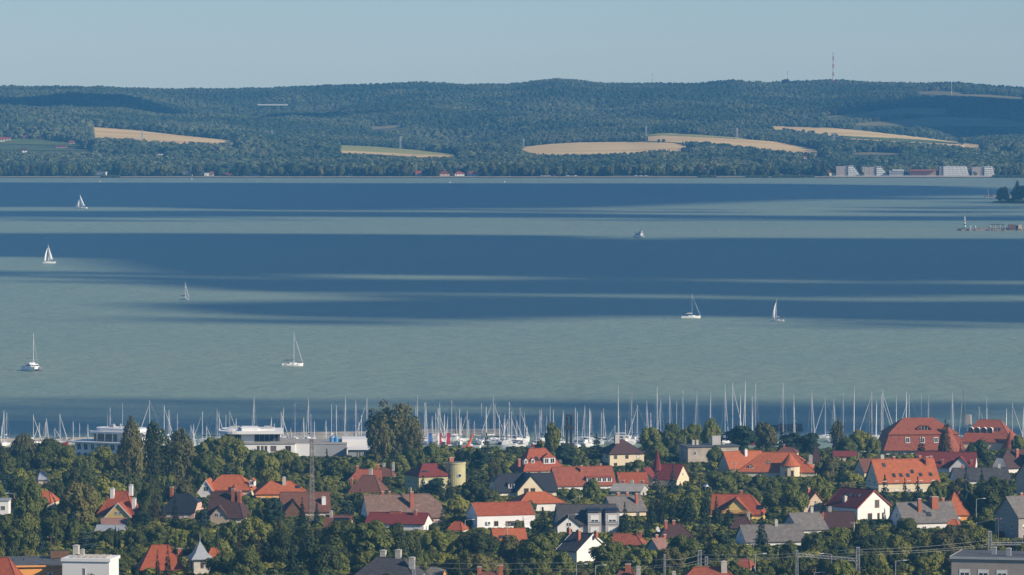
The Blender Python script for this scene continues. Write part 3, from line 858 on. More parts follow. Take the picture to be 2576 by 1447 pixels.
def turret(root, x, y, r, z1, ztop, wall='cream', roof='orange', n=16, flare=1.18, z0=-1.0, finial=True):
    MB().lathe([(r, z0), (r, z1)], n).build('turret_wall', WALL[wall], root, (x, y, 0), smooth=False)
    h = ztop - z1
    t = MB().lathe([(r * flare, z1 - .1), (r * flare, z1 + .1), (r * .92, z1 + h * .18), (r * .42, z1 + h * .6), (.05, ztop)], n).build('turret_roof', ROOF[roof], root, (x, y, 0))
    if finial: MB().tube((x, y, ztop - .1), (x, y, ztop + .8), .07, .03).build('finial', WALL['dark'], t)
    return t
def dormer(root, B, u, v, w, h, wall='white', roof='red', style='w', kind='gable', side='f', nwin=1):
    """small roof window standing on the front slope"""
    hy = B['D'] / 2; s = -1 if side == 'f' else 1
    y0 = s * hy * (1 - v); zb = B['hw'] + B['hr'] * v
    sl = B['hr'] / hy
    dep = min((h + (w * .4 if kind == 'gable' else .35)) / sl, hy * (1 - v) + .0)
    mb = MB().box(-w / 2, w / 2, 0, dep, -.3, h)
    r0 = B['M'].to_euler().z + (0 if side == 'f' else math.pi)
    q = B['M'] @ Vector((u, y0, zb))
    if kind == 'gable':
        rh = w * .42
        mb.add([(-w / 2, 0, h), (w / 2, 0, h), (0, 0, h + rh - .06), (-w / 2, .2, h), (w / 2, .2, h), (0, .2, h + rh - .06)], [(0, 1, 2), (5, 4, 3), (0, 2, 5, 3), (1, 4, 5, 2)])
    o = mb.build('dormer', WALL[wall], root, q, r0)
    e = .18
    if kind == 'gable':
        zz = h - e * rh * 2 / w
        fs = [[(-w / 2 - e, -e, zz), (0, -e, h + rh), (0, dep, h + rh), (-w / 2 - e, dep, zz)], [(0, -e, h + rh), (w / 2 + e, -e, zz), (w / 2 + e, dep, zz), (0, dep, h + rh)]]
        fs = [f[::-1] for f in fs]
        mb2 = MB().shell(fs, .12)
    elif kind == 'hip':
        rh = w * .3; c = (0, dep * .55, h + rh)
        p = [(-w / 2 - e, -e, h), (w / 2 + e, -e, h), (w / 2 + e, dep, h), (-w / 2 - e, dep, h)]
        mb2 = MB().shell([[p[0], p[1], c], [p[1], p[2], (0, dep, h + rh), c], [(0, dep, h + rh), p[3], p[0], c]], .12)
    else:
        mb2 = MB().shell([[(-w / 2 - e, -e * 1.5, h - .05), (w / 2 + e, -e * 1.5, h - .05), (w / 2 + e, dep, h + .3), (-w / 2 - e, dep, h + .3)]], .14)
    mb2.build('dormer_roof', ROOF.get(roof) or WALL[roof], o)
    for i in range(nwin):
        ww = w / nwin
        wo_ = link('window', RING[style], o, ((i - (nwin - 1) / 2) * ww, 0, h * .5), 0, (ww * .8, 1, h * .8))
    return o
def slab_outline(x0, x1, y0, y1, r=0.0, n=6, corners=(1, 1, 1, 1)):
    pts = []
    for k, (cx_, cy_, a) in enumerate(((x0, y0, math.pi), (x1, y0, 1.5 * math.pi), (x1, y1, 0), (x0, y1, .5 * math.pi))):
        if r and corners[k]:
            ox = cx_ + (r if cx_ == x0 else -r); oy = cy_ + (r if cy_ == y0 else -r)
            for i in range(n + 1): pts.append((ox + r * math.cos(a + i * math.pi / 2 / n), oy + r * math.sin(a + i * math.pi / 2 / n)))
        else: pts.append((cx_, cy_))
    return pts
_rp = ring(); _rp.box(-.44, .44, -.025, .015, -.44, .44, 1)
RING = {'w': RING['w'], 'b': RING['b']}
RINGP = {'w': _rp.mesh('window', [m_frame, m_glass]), 'b': _rp.mesh('window', [m_frame_brown, m_glass])}
def fix_dormer_windows(root):
    for o in root.children:
        if o.name.startswith('dormer'):
            for c in o.children:
                if c.name.startswith('window'): c.data = RINGP['w']

# ------------------------------------------------------------------ houses of the town, from the shore towards the viewer
# --- red mansard hotel by the marina
r, B = house('large red-tiled mansard hotel with eyebrow dormer and conical stair tower by the marina', 'the red mansard hotel', 2204, 2424, 1090, 1130, 1152, D=17, rot=6, ends='gg', wall='cream', roof='rust', cat='hotel', name='hotel', wins=False, vis=1140)
for o in [o for o in r.children if o.name.startswith(('wall', 'roof'))]:
    for c in list(o.children): bpy.data.objects.remove(c)
    bpy.data.objects.remove(o)
pp = B['ppm']; hL, hD, z_e, z_b, z_t = 13.0, 9.0, 3.4, 9.4, 15.0
MB().box(-hL - 1.6, hL + 1.6, -hD - .6, hD + .6, -1.5, z_e).build('wall', WALL['cream'], r)
fs = []
def frust(a, b, za, zb):
    (ax, ay), (bx, by) = a, b
    A = [(-ax, -ay, za), (ax, -ay, za), (ax, ay, za), (-ax, ay, za)]; Bq = [(-bx, -by, zb), (bx, -by, zb), (bx, by, zb), (-bx, by, zb)]
    return [[A[i], A[(i + 1) % 4], Bq[(i + 1) % 4], Bq[i]] for i in range(4)]
fs = frust((hL + 2.8, hD + 1.8), (hL + .2, hD - 1.2), z_e, z_b)
MB().shell(fs, .3).build('lower_roof', ROOF['rust'], r)
up = [(-hL - .8, -hD + .6, z_b - .1), (hL + .8, -hD + .6, z_b - .1), (hL + .8, hD - .6, z_b - .1), (-hL - .8, hD - .6, z_b - .1)]
ra, rb_ = (-6.4, 0, z_t), (5.2, 0, z_t)
MB().shell([[up[0], up[1], rb_, ra], [up[1], up[2], rb_], [up[2], up[3], ra, rb_], [up[3], up[0], ra]], .3).build('roof', ROOF['rust'], r)
eb = MB()
n = 14
arc = [(-2.6 * math.cos(math.pi * i / n), 1.7 * math.sin(math.pi * i / n) ** 1.2) for i in range(n + 1)]
eb.add([(x, 0, z) for x, z in arc], [tuple(range(n + 1))], 1)
for i in range(n):
    (x0, q0), (x1, q1) = arc[i], arc[i + 1]
    eb.add([(x0 * 1.12, -.3, q0 * 1.12), (x1 * 1.12, -.3, q1 * 1.12), (x1 * 1.3, 4.4, q1 * .95), (x0 * 1.3, 4.4, q0 * .95), (x0 * .9, -.3, q0 * .85), (x1 * .9, -.3, q1 * .85)], [(0, 1, 2, 3), (4, 5, 1, 0)])
dm = eb.build('eyebrow_dormer', [ROOF['rust'], m_glass], r, (0.6, -hD + 2.6, z_b + 1.4))
for i in (-1, 0, 1): MB().box(i * 1.2 - .06, i * 1.2 + .06, -.05, .02, .05, 1.3).build('mullion', m_frame, dm)
for u in (-6.3, -.6, 4.6):
    o = link('window', RING['w'], r, (u, -hD - .15, 7.0), 0, (1.7, 1, 2.3)); o.rotation_euler = (R(-24), 0, 0); link('pane', PANE, o)
turret(r, 9.4, -hD + .6, 5.0, 2.0, 13.2, 'cream', 'rust', n=20, flare=1.05, finial=False)
MB().lathe([(1.0, 0), (.7, .5), (.05, 1.5)], 12).build('turret_cap', WALL['dark'], r, (9.4, -hD + .6, 12.0))
for i in range(5): window(r, -9 + i * 3.1, -hD - .62, 1.6, 2.2, 2.0, 0, 'w')
on = MB().box(-1.7, 1.7, -.1, 1.5, 0, 2.6).build('side_dormer', WALL['dark'], r, (-hL - .9, -4.6, 5.4), -math.pi / 2)

r, B = house('second red-tiled hotel with white arched dormers beside the mansard hotel', 'the arched-dormer hotel', 2407, 2572, 1057, 1112, 1150, D=19, rot=-14, ends='hh', wall='cream', roof='rust', cat='hotel', name='hotel', vis=1120, wins=False, ins=8)
for i in range(4):
    u = -6.4 + i * 2.5
    q = B['M'] @ Vector((u, -B['D'] / 2 * .62, B['hw'] + B['hr'] * .38))
    mb = MB(); m = 10
    prof = [(-1.05, 0)] + [(-1.05 * math.cos(math.pi * k / m), 1.2 + 1.05 * math.sin(math.pi * k / m)) for k in range(m + 1)] + [(1.05, 0)]
    n = len(prof)
    mb.add([(x, -.1, z) for x, z in prof] + [(x, 3.6, z) for x, z in prof], [(i_, i_ + 1, n + i_ + 1, n + i_) for i_ in range(n - 1)])
    o = mb.build('arched_dormer', m_trim, r, q)
    MB().add([(x * .85, 0, z * .93) for x, z in prof], [tuple(range(n))]).build('pane', m_glass, o)
for u in (3.0, 4.4): on_roof(r, B, 'f', u, .55, .9, 2.0)
turret(r, 9.6, -10.2, 3.8, 2.0, 10.6, 'cream', 'rust', n=18, flare=1.05)
on_roof_chim(r, B, -8.5, .8, 'b', 3.2, 2.0, 'stone')

# --- yellow house with brown mansard roof and its neighbours
r, B = house('yellow house under a tall brown hipped roof with stone chimney near the shore', 'the yellow brown-roofed house', 1505, 1622, 1107, 1141, 1178, D=12, rot=18, ends='hh', wall='cream', roof='darkbrown', vis=1170, win_style='b', ins=6, pyr=True)
on_roof_chim(r, B, -2.2, .85, 'f', 2.6, 1.6, 'stone'); on_roof_chim(r, B, 1.2, .9, 'b', 1.6, .9, 'stone')
r, B = house('maroon-roofed villa with a slender pointed spire among spruces', 'the maroon spired villa', 1612, 1737, 1168, 1206, 1226, D=11, rot=-24, ends='hg', wall='cream', roof='maroon', vis=1220)
sx, sy = -2.4, -1.5
zs = B['hw'] + B['hr'] * .55
o = MB().lathe([(2.1, zs), (1.55, zs + 1.0), (.95, zs + 3.2), (.1, zs + 7.0)], 8).build('spire', ROOF['maroon'], r, (sx, sy, 0))
MB().tube((sx, sy, zs + 6.9), (sx, sy, zs + 8.6), .06, .03).lathe([(.18, zs + 7.2), (.22, zs + 7.4), (.05, zs + 7.6)], 8, cx=sx, cy=sy).build('finial', WALL['dark'], o)
w2 = wing(r, B, -4.4, 7.5, 3.5, B['hw'], B['hr'] * .75, wall='cream', roof='maroon')
on_roof_chim(r, B, -4.4, .9, 'b', 1.6, .8); on_roof_chim(r, B, -3.2, .9, 'b', 2.0, .8)
r, B = house('low red hipped roof between the spired villa and the long orange house', 'the low red-roofed annexe', 1547, 1632, 1190, 1214, 1232, D=9, rot=8, ends='gg', wall='beige', roof='red', vis=1216)
on_roof_chim(r, B, 2.0, .8, 'b', 1.6, .8)
r, B = house('low grey flat-pitched building with chimney row beside the red annexe', 'the grey flat-roofed building', 1533, 1634, 1218, 1236, 1252, D=13, rot=-12, ends='gg', wall='stone', roof='palefelt', vis=1244)
for u in (-2.4, .6, 4.0): on_roof_chim(r, B, u, .8, 'b', 1.5, .9, 'brick' if u != .6 else 'stone')

# --- old concrete villa with flat roof
d0 = d_of(1176)
r = thing('villa', 'weathered grey concrete flat-roofed villa with a block chimney on top', 'house', (X_of(1783, d0 + 6), d0 + 6, gz(d0 + 6)), R(14))
k = d0 / F
hh = Z_of(1123, d0) - gz(d0)
MB().box(-9.6, 9.6, -6, 6, -1.5, hh).build('wall', WALL['concrete'], r)
MB().box(-10.1, 10.1, -6.5, 6.5, hh, hh + .35).build('roof', ROOF['flat'], r)
o = MB().box(-1.6, 1.6, -1.2, 1.2, hh + .35, hh + 3.6).build('roof_block', WALL['grey'], r, (2.6, 0, 0))
for x, h_ in ((-5.5, 2.0), (-4.0, 2.0), (6, 1.0)): chimney(r, x, 1.5, hh + .3, hh + h_, .9, 'stone')
for x in (-7, 4.5, 6.2): window(r, x, -6, hh - 2.2, 1.0, 1.6)
for u in (-2.5, -.9): window(r, -9.6, u, hh - 2.6, .9, 2.6, -math.pi / 2)
HOUSES.append(('the grey concrete villa', 1705, 1862, 1122, 1160, d0, (X_of(1783, d0 + 6), d0 + 6, 11)))

# --- orange complex with round turret
r, B = house('sprawling orange-roofed house with a round cone-topped turret', 'the orange turret house', 1858, 2060, 1139, 1186, 1208, D=12, rot=-6, ends='hh', wall='cream', roof='orange', vis=1198, ins=9)
turret(r, 4.2, -6.2, 3.4, Z_of(1173, B['d'] - 9) - gz(B['d']), Z_of(1141, B['d'] - 9) - gz(B['d']), 'cream', 'orange', n=18, flare=1.12)
for a in (0, 1): window(r, 3.0 + a * 2.3, -9.55, 2.4, .9, 2.8, 0, 'b')
on_roof(r, B, 'f', -3.4, .45, 1.0, 1.6); on_roof(r, B, 'f', 9.6, .45, 1.0, 1.5)
dormer(r, B, -9.2, .12, 1.5, 1.0, 'cream', 'orange')
on_roof_chim(r, B, 11.2, .5, 'f', 2.4, 1.2, 'stone')
fix_dormer_windows(r)
r, B2 = house('orange gabled house with white chimney adjoining the turret house', 'the orange gabled house', 1804, 1930, 1136, 1178, 1200, D=11, rot=20, ends='gg', wall='beige', roof='orange', vis=1180)
on_roof_chim(r, B2, .8, .75, 'f', 2.2, .9, 'modern')
r, B = house('slim maroon pyramid spire on a small house behind the turret house', 'the maroon pyramid spire', 2040, 2066, 1119, 1156, 1200, D=4.0, rot=0, ends='hh', wall='cream', roof='darkbrown', vis=1150, wins=False, ins=2.0, pyr=True)
r, B = house('low dark red roof peeping out left of the red mansard hotel', 'the low dark red roof', 2092, 2156, 1136, 1148, 1166, D=8, rot=4, ends='gg', wall='beige', roof='maroon', vis=1147, wins=False)
r, B = house('brown hipped roof just visible above the orange turret house', 'the hidden brown roof', 1950, 2012, 1126, 1140, 1168, D=9, rot=-8, ends='hh', wall='cream', roof='brown', vis=1138, wins=False)
on_roof_chim(r, B, -1.2, .9, 'f', 1.4, .7)

# --- red house with white dormers, slate house, long orange house
r, B = house('broad red hipped house with white flat dormers and cream walls', 'the red dormered house', 1280, 1424, 1129, 1183, 1198, D=13, rot=22, ends='hh', wall='cream', roof='red', vis=1192, ins=7.5)
dormer(r, B, 2.6, .25, 4.4, 2.4, 'white', 'red', kind='hip', nwin=2)
for a in (-6.2, -3.6): dormer(r, B, a, .3, 1.3, 1.5, 'white', 'red')
on_roof(r, B, 'f', -1.6, .5, 1.3, 1.9); on_roof(r, B, 'f', 7.0, .35, 1.2, 1.6)
on_roof_chim(r, B, -9.0, .25, 'f', 2.2, .9)
fix_dormer_windows(r)
r, B = house('dark slate house with cream half-hipped front gable and loggia', 'the dark slate house', 1224, 1404, 1193, 1238, 1252, D=11.5, rot=16, ends='jg', wall='cream', roof='slate', vis=1246, verge=WALL['dark'])
w2 = wing(r, B, .6, 9.0, 2.4, 2.6, 5.0, wall='cream', roof='slate', verge=WALL['dark'])
for u in (-1.6, .6): on_face(r, w2, 'r', u, 2.3, 1.6, 2.0, 'b')
dormer(r, B, -5.0, .15, 2.2, 1.7, 'white', 'slate', kind='shed')
fix_dormer_windows(r)
r, B = house('long orange-red roofed house with a ribbon of dormer windows', 'the long orange-roofed house', 1376, 1551, 1175, 1221, 1240, D=12, rot=14, ends='gg', wall='white', roof='rust', vis=1228)
dormer(r, B, 4.6, .12, 8.6, 1.7, 'white', 'copper', kind='shed', nwin=5)
on_roof_chim(r, B, -.6, .72, 'f', 2.2, .7); on_roof_chim(r, B, 6.5, .95, 'b', 1.2, .7)
fix_dormer_windows(r)
r, B = house('white-walled house with a bright orange hipped roof behind the white gabled one', 'the bright orange hipped house', 1277, 1423, 1239, 1266, 1292, D=11, rot=18, ends='hh', wall='white', roof='orange', vis=1284, ins=7)
# --- white modern house with red roof
r, B = house('white modern house with plain red roof and slate verges', 'the white modern red-roofed house', 1172, 1347, 1265, 1298, 1334, D=11, rot=17, ends='gg', wall='modern', roof='red', vis=1326, wins=False, over=.12, verge=WALL['panel'])
on_face(r, B, 'f', 2.6, 1.9, 5.6, 1.5, 'b'); on_face(r, B, 'f', -3.0, 2.0, 1.3, 1.5, 'b'); on_face(r, B, 'l', -.6, 2.1, .45, 2.0, 'b')
MB().box(-.6, .6, -.5, 0, 0, .9).tube((0, -.52, .45), (0, -.5, .45), .35, n=12, mi=1).build('air_conditioner', [m_trim, WALL['dark']], r, (-5.3, -5.5, 1.8))
MB().box(-7.4, 7.4, -2.6, 0, 0, .2).build('canopy_roof', WALL['panel'], r, (0, -5.6, .2))
# --- grey modern house with two solar dormers
r, B = house('grey modern house with two white-shuttered solar-topped dormers', 'the grey solar-dormer house', 1392, 1556, 1270, 1318, 1348, D=11, rot=7, ends='gg', wall='grey', roof='darkgrey', vis=1338, wins=False)
for u in (1.6, 6.6):
    o = MB().box(-1.9, 1.9, 0, 4.0, 0, 6.6).build('bay', WALL['grey'], r, (u, -6.4, .0))
    f_ = MB().shell([[(-2.1, -.3, 7.0), (2.1, -.3, 7.0), (2.1, 4.0, 7.9), (-2.1, 4.0, 7.9)]], .2).build('bay_roof', ROOF['darkgrey'], r, (u, -6.4, 0))
    for i in range(3): MB().box(-.6, .6, 0, 2.2, 0, .08).build('solar_panel', m_solar, f_, (-1.3 + i * 1.3, .4, 7.22)).rotation_euler = (R(12), 0, 0)
    for zz in (1.7, 5.0):
        window(r, u, -6.4, zz, 2.4, 2.0, 0, 'w', .85 if zz < 3 else .7)
    MB().box(-1.9, 1.9, -.06, 0, 3.4, 3.5).box(-1.9, 1.9, -.06, 0, 4.1, 4.2).box(-1.9, -1.84, -.06, 0, 3.4, 4.2).box(1.84, 1.9, -.06, 0, 3.4, 4.2).build('railing', m_steel, r, (u, -6.6, 0))
w2 = wing(r, B, -5.8, 6.4, 1.4, B['hw'] * .86, 2.6, wall='white', roof='darkgrey')
on_face(r, w2, 'r', 0, B['hw'] * .86 + .4, 1.6, 1.1)
window(r, -5.8, -8.0, 1.6, 2.0, 1.6)
# --- grey roof / green gable
r, B = house('yellow-based house with speckled grey roof and grey-green gable', 'the green-gabled grey-roofed house', 1508, 1628, 1249, 1286, 1306, D=10.5, rot=20, ends='gg', wall='cream', roof='grey', gable='green', vis=1296)
on_roof_chim(r, B, -1.5, .9, 'b', 1.6, .9); on_roof_chim(r, B, 1.4, .9, 'b', 1.6, .8); on_roof_chim(r, B, 3.2, .5, 'f', 3.0, .8)
# --- yellow house with round tower
r, B = house('pale yellow house with maroon roof beside its round tower', 'the round-towered yellow house', 1014, 1150, 1168, 1198, 1246, D=12, rot=24, ends='hh', wall='paleyellow', roof='maroon', vis=1226, ins=7)
tw = Z_of(1166, B['d'] - 7) - gz(B['d'])
MB().lathe([(3.3, -1), (3.3, tw - .5), (3.45, tw - .45), (3.45, tw)], 28).build('round_tower', WALL['paleyellow'], r, (7.2, -4.2, 0), smooth=False)
MB().lathe([(3.0, tw), (3.0, tw + .1)], 24).build('tower_roof', ROOF['flat'], r, (7.2, -4.2, 0))
chimney(r, 5.9, -3.4, tw, tw + 1.5, 1.5, 'brick')
def tower_window(a, z, w_, h_, rnd=False):
    q = Vector((7.2 + 3.32 * math.sin(a), -4.2 - 3.32 * math.cos(a), z))
    if rnd:
        o = MB().tube((0, -.1, 0), (0, .1, 0), w_ * .5, n=20).build('round_window', m_frame, r, q, a)
        MB().tube((0, -.14, 0), (0, -.09, 0), w_ * .38, n=20).build('pane', m_glass, o)
    else: window(r, q.x, q.y, q.z, w_, h_, a)
tower_window(.0, tw - 4.2, 1.5, 1.5, True); tower_window(.02, tw - 9.4, 1.3, 3.4)
for u in (-2.5, -3.4, -4.2): on_roof(r, B, 'f', u, .35, .8, .8)
# --- brown L house with chimneys, left of the round tower
r, B = house('brown hipped house with stone chimneys below the marina pavilion', 'the brown chimneyed house', 876, 978, 1197, 1238, 1254, D=12, rot=-10, ends='hh', wall='beige', roof='brown', vis=1238, ins=6)
on_roof_chim(r, B, .6, .9, 'b', 2.6, 1.0, 'stone'); on_roof_chim(r, B, -5.0, .5, 'f', 1.8, .7)
r, B = house('red hipped house with brick chimneys behind the brown chimneyed one', 'the red brick-chimney house', 872, 962, 1182, 1208, 1228, D=10, rot=4, ends='hg', wall='beige', roof='rust', vis=1200, wins=False)
on_roof_chim(r, B, -2.4, .85, 'f', 2.0, .9); on_roof_chim(r, B, 4.6, .9, 'b', 2.2, 1.0)
r, B = house('small brown-roofed house right behind the brick-chimney house', 'the small brown-roofed house', 955, 998, 1178, 1198, 1222, D=8, rot=-8, ends='gh', wall='beige', roof='brown', vis=1194, wins=False)
on_roof_chim(r, B, -1.5, .9, 'b', 1.8, .8, 'stone'); on_roof_chim(r, B, 1.8, .9, 'f', 2.2, .8, 'stone')
# --- orange house with cone turret and white A-frame
r, B = house('orange hipped house with cone-roofed bay and white A-frame gable', 'the cone-bay orange house', 516, 646, 1196, 1232, 1262, D=13, rot=-6, ends='hh', wall='cream', roof='orange', vis=1244, ins=8)
turret(r, 2.2, -6.6, 2.9, Z_of(1248, B['d'] - 9) - gz(B['d']), Z_of(1218, B['d'] - 9) - gz(B['d']), 'white', 'rust', n=12, flare=1.1)
ab = B['hw']
w2 = wing(r, B, -6.6, 6.0, 2.6, ab - 1.4, 4.4, wall='white', roof='orange', verge=m_trim)
on_face(r, w2, 'r', 0, ab + .3, 1.6, 1.6)
dormer(r, B, 7.4, .3, 1.6, 1.6, 'white', 'orange')
fix_dormer_windows(r)
r, B = house('orange hipped house with one stone chimney and a skylight', 'the orange skylight house', 634, 778, 1212, 1242, 1266, D=12, rot=6, ends='hh', wall='orange', roof='orange', vis=1250, ins=7.5)
on_roof_chim(r, B, 1.0, .75, 'f', 2.4, 1.1, 'stone'); on_roof(r, B, 'f', 5.2, .5, 1.6, 1.5)
# --- dark brown house with twin chimneys
r, B = house('dark brown ribbed-roof house with twin brick chimneys and a white window', 'the twin-chimney dark house', 522, 632, 1239, 1300, 1322, D=11.5, rot=-9, ends='gh', wall='cream', roof='darkbrown', vis=1314)
on_roof_chim(r, B, 1.5, .7, 'f', 3.2, 1.0); on_roof_chim(r, B, 3.4, .65, 'f', 3.0, 1.0)
w2 = wing(r, B, -1.8, 5.4, .6, B['hw'], 3.0, wall='beige', roof='darkbrown')
for u in (-.7, .7): on_face(r, w2, 'r', u, B['hw'] + .4, 1.1, 1.2)
r, B = house('dark slate house with pale pink gable and orange brick chimney', 'the pink-gabled slate house', 404, 514, 1244, 1288, 1312, D=11, rot=-12, ends='hj', wall='pink', roof='slate', gable='pink', vis=1302, ins=4)
on_roof_chim(r, B, -3.4, .95, 'b', 2.4, .9)
# --- brown long roof with front gable
r, B = house('long reddish brown roof with a small dark front gable', 'the long reddish brown house', 699, 834, 1239, 1286, 1312, D=11, rot=6, ends='gg', wall='beige', roof='brown', vis=1296)
w2 = wing(r, B, -3.6, 6.0, .8, B['hw'] - .6, 3.8, wall='wood', roof='brown')
on_roof_chim(r, B, 5.4, .4, 'f', 2.0, 1.2, 'modern')
r, B = house('small brown house carrying a dark solar panel', 'the solar-panel brown house', 814, 892, 1298, 1328, 1346, D=8, rot=-8, ends='gg', wall='beige', roof='brown', vis=1324, wins=False)
for i in range(3): on_roof(r, B, 'f', -.4 + i * 1.5, .55, 1.4, 2.2, 'solar_panel')
on_roof_chim(r, B, -2.2, .9, 'f', 1.7, .8, 'stone')
# --- large weathered brown roof
r, B = house('large weathered brown roof with pale end gable and tall brick chimney', 'the large weathered brown roof', 903, 1118, 1245, 1302, 1328, D=12, rot=13, ends='gj', wall='pink', roof='oldbrown', gable='white', vis=1312)
on_roof_chim(r, B, 2.2, .42, 'f', 4.6, 1.0); on_roof_chim(r, B, -5.6, .95, 'b', 1.4, .8); on_roof_chim(r, B, -3.6, .95, 'b', 1.4, .6)
o = MB().tube((0, 0, 0), (0, 0, 1.2), .22, n=8).build('flue', m_steel, r, (2.2, -2.4, B['hw'] + B['hr'] * .5 + 4.0))
# --- maroon roofs in front of it
r, B = house('maroon-roofed low house with white gable wall and beige end', 'the maroon low house', 918, 1090, 1291, 1318, 1342, D=11, rot=-12, ends='gg', wall='white', roof='maroon', vis=1332)
on_roof_chim(r, B, -1.0, .95, 'f', 1.0, 3.4, 'brick', .6); on_roof_chim(r, B, 5.0, .8, 'f', 1.6, .9)
r, B = house('small red hipped roof at the foot of the white modern house', 'the small red hipped roof', 1122, 1181, 1316, 1336, 1352, D=7, rot=-14, ends='hh', wall='cream', roof='red', vis=1334, wins=False, ins=3)
r, B = house('red-tiled low roof with tilted skylight below the white modern house', 'the low red-tiled roof', 1230, 1328, 1331, 1362, 1382, D=10, rot=8, ends='gg', wall='cream', roof='orange', vis=1356)
on_roof(r, B, 'f', -2.4, .3, 1.3, 1.3)
r, B = house('red-tiled roof half buried in trees left of the low red-tiled roof', 'the tree-buried red roof', 1158, 1236, 1372, 1400, 1424, D=9, rot=-5, ends='hh', wall='cream', roof='orange', vis=1380, ins=4.5)
# --- white gable dark roof
r, B = house('white house with dark slate roof and a big plain gable', 'the white gabled slate house', 1398, 1534, 1342, 1386, 1424, D=12, rot=-42, ends='gg', wall='white', roof='darkgrey', vis=1410, verge=m_trim, wins=False)
on_roof_chim(r, B, .6, .6, 'f', 2.6, .9); on_roof_chim(r, B, -5.0, .95, 'b', 1.4, .8); on_roof_chim(r, B, 4.0, .9, 'b', 1.2, .8)
# --- red house with yellow gable and balcony
r, B = house('red-tiled house with yellow front gable, wooden balcony and solar collector', 'the yellow-gabled balcony house', 1786, 1930, 1245, 1292, 1312, D=12, rot=-6, ends='gh', wall='yellow', roof='red', vis=1304, wins=False, ins=4)
w2 = wing(r, B, -.2, 9.4, 2.0, 2.4, 4.6, wall='yellow', roof='red', verge=WALL['wood'])
q = w2['M'] @ Vector((w2['L'] / 2 + .04, 0, 2.6))
MB().box(-4.2, 4.2, -1.3, 0, 0, .15).build('balcony', WALL['wood'], r, q, 0)
pk = MB()
for i in range(22): pk.box(-4.2 + i * .4, -4.02 + i * .4, -1.34, -1.28, .15, 1.0)
pk.box(-4.2, 4.2, -1.36, -1.26, 1.0, 1.1).build('balustrade', coat('ochre_wood', (0.5, 0.26, 0.07), .8), r, q)
on_face(r, w2, 'r', -1.6, 2.2, 1.6, 1.9, 'b'); on_face(r, w2, 'r', 1.6, 2.2, 1.6, 1.9, 'b')
on_roof(r, B, 'f', 6.6, .3, 2.0, 1.8, 'solar_panel'); on_roof_chim(r, B, .8, .95, 'b', 1.6, .8)
r, B = house('dark brown hipped roof in front of the balcony house', 'the dark brown hipped roof', 1834, 1902, 1303, 1330, 1346, D=9, rot=-6, ends='hh', wall='beige', roof='darkbrown', vis=1332, wins=False, ins=4)
on_roof_chim(r, B, 1.6, .8, 'b', 1.8, .8, 'stone')
r, B = house('grey-brown hipped roof with satellite dish below the spruces', 'the dish-bearing brown roof', 1648, 1746, 1321, 1352, 1370, D=10, rot=6, ends='hh', wall='beige', roof='darkbrown', vis=1350, ins=5)
on_roof_chim(r, B, -2.6, .7, 'f', 2.2, .8); on_roof_chim(r, B, -.2, .95, 'b', 1.4, .8)
o = MB().lathe([(.05, 0), (.5, .12), (.75, .32)], 14).build('satellite_dish', m_steel, r, (-4.8, -1, B['hw'] + 1.7)); o.rotation_euler = (R(70), 0, R(30))
r, B = house('red-brown tiled roof with orange hip left of the dish-bearing roof', 'the red-brown tiled roof', 1538, 1630, 1344, 1370, 1390, D=9, rot=-8, ends='gh', wall='beige', roof='rust', vis=1366, wins=False)
on_roof_chim(r, B, 3.0, .8, 'f', 1.4, .7)
r, B = house('small pinkish roof with pale blue-grey gable under the dish-bearing roof', 'the small pinkish roof', 1622, 1688, 1357, 1384, 1402, D=8, rot=24, ends='gg', wall='grey', roof='pink', vis=1380)
on_roof_chim(r, B, -.3, .95, 'b', 1.2, .7); on_roof_chim(r, B, 2.0, .95, 'b', 1.2, .7)
r, B = house('long mossy grey roof with a single chimney, in the lower row', 'the long mossy grey roof', 1848, 2026, 1321, 1362, 1386, D=12, rot=12, ends='gg', wall='white', roof='grey', vis=1368)
on_roof_chim(r, B, 1.6, .95, 'f', 1.6, .8, 'stone')
r, B = house('grey-roofed house with grey gable and pale chimney behind the mossy roof', 'the grey-gabled house', 1962, 2084, 1291, 1332, 1356, D=11, rot=24, ends='gg', wall='grey', roof='grey', vis=1340)
on_roof_chim(r, B, 2.4, .95, 'b', 1.8, .8, 'stone')
r, B = house('plain dark brown sheet roof beside the grey-gabled house', 'the brown sheet roof', 2066, 2156, 1288, 1326, 1346, D=11, rot=-6, ends='gg', wall='beige', roof='darkbrown', vis=1328)
MB().box(-.25, .25, -4.4, 4.4, 0, 6.6).build('fire_wall', WALL['brick'], r, (-B['L'] / 2 - .3, 0, -.5))
on_roof_chim(r, B, -2.6, .95, 'b', 1.6, .9, 'stone')
r, B = house('small beige gabled house with brick chimney above the brown sheet roof', 'the small beige gabled house', 2014, 2074, 1238, 1276, 1304, D=8.5, rot=-58, ends='gg', wall='beige', roof='red', vis=1296)
on_roof_chim(r, B, -1.5, .9, 'f', 1.6, .8)
r, B = house('tall white gabled house with maroon roof, red verges and four skylights', 'the white maroon-roofed house', 2075, 2242, 1230, 1276, 1314, D=13.5, rot=-48, ends='gg', wall='white', roof='maroon', vis=1304, verge=ROOF['red'], wins=False)
for u, z, w_, h_ in ((-1.6, 1.6, 1.9, 2.2), (2.0, 1.6, 1.0, 2.0), (3.8, 1.6, .7, 2.0), (1.4, 5.3, 1.9, 2.4)): on_face(r, B, 'r', u, z, w_, h_, 'b')
for i in range(4): on_roof(r, B, 'f', -2.6 + i * 1.9, .62, .9, 1.4)
on_roof_chim(r, B, -.5, .25, 'f', 1.6, 1.0, 'stone')
r, B = house('steep grey-tiled house with tall brick chimneys and white end gable', 'the brick-chimney grey house', 2235, 2412, 1264, 1314, 1342, D=11.5, rot=18, ends='gg', wall='white', roof='grey', vis=1326)
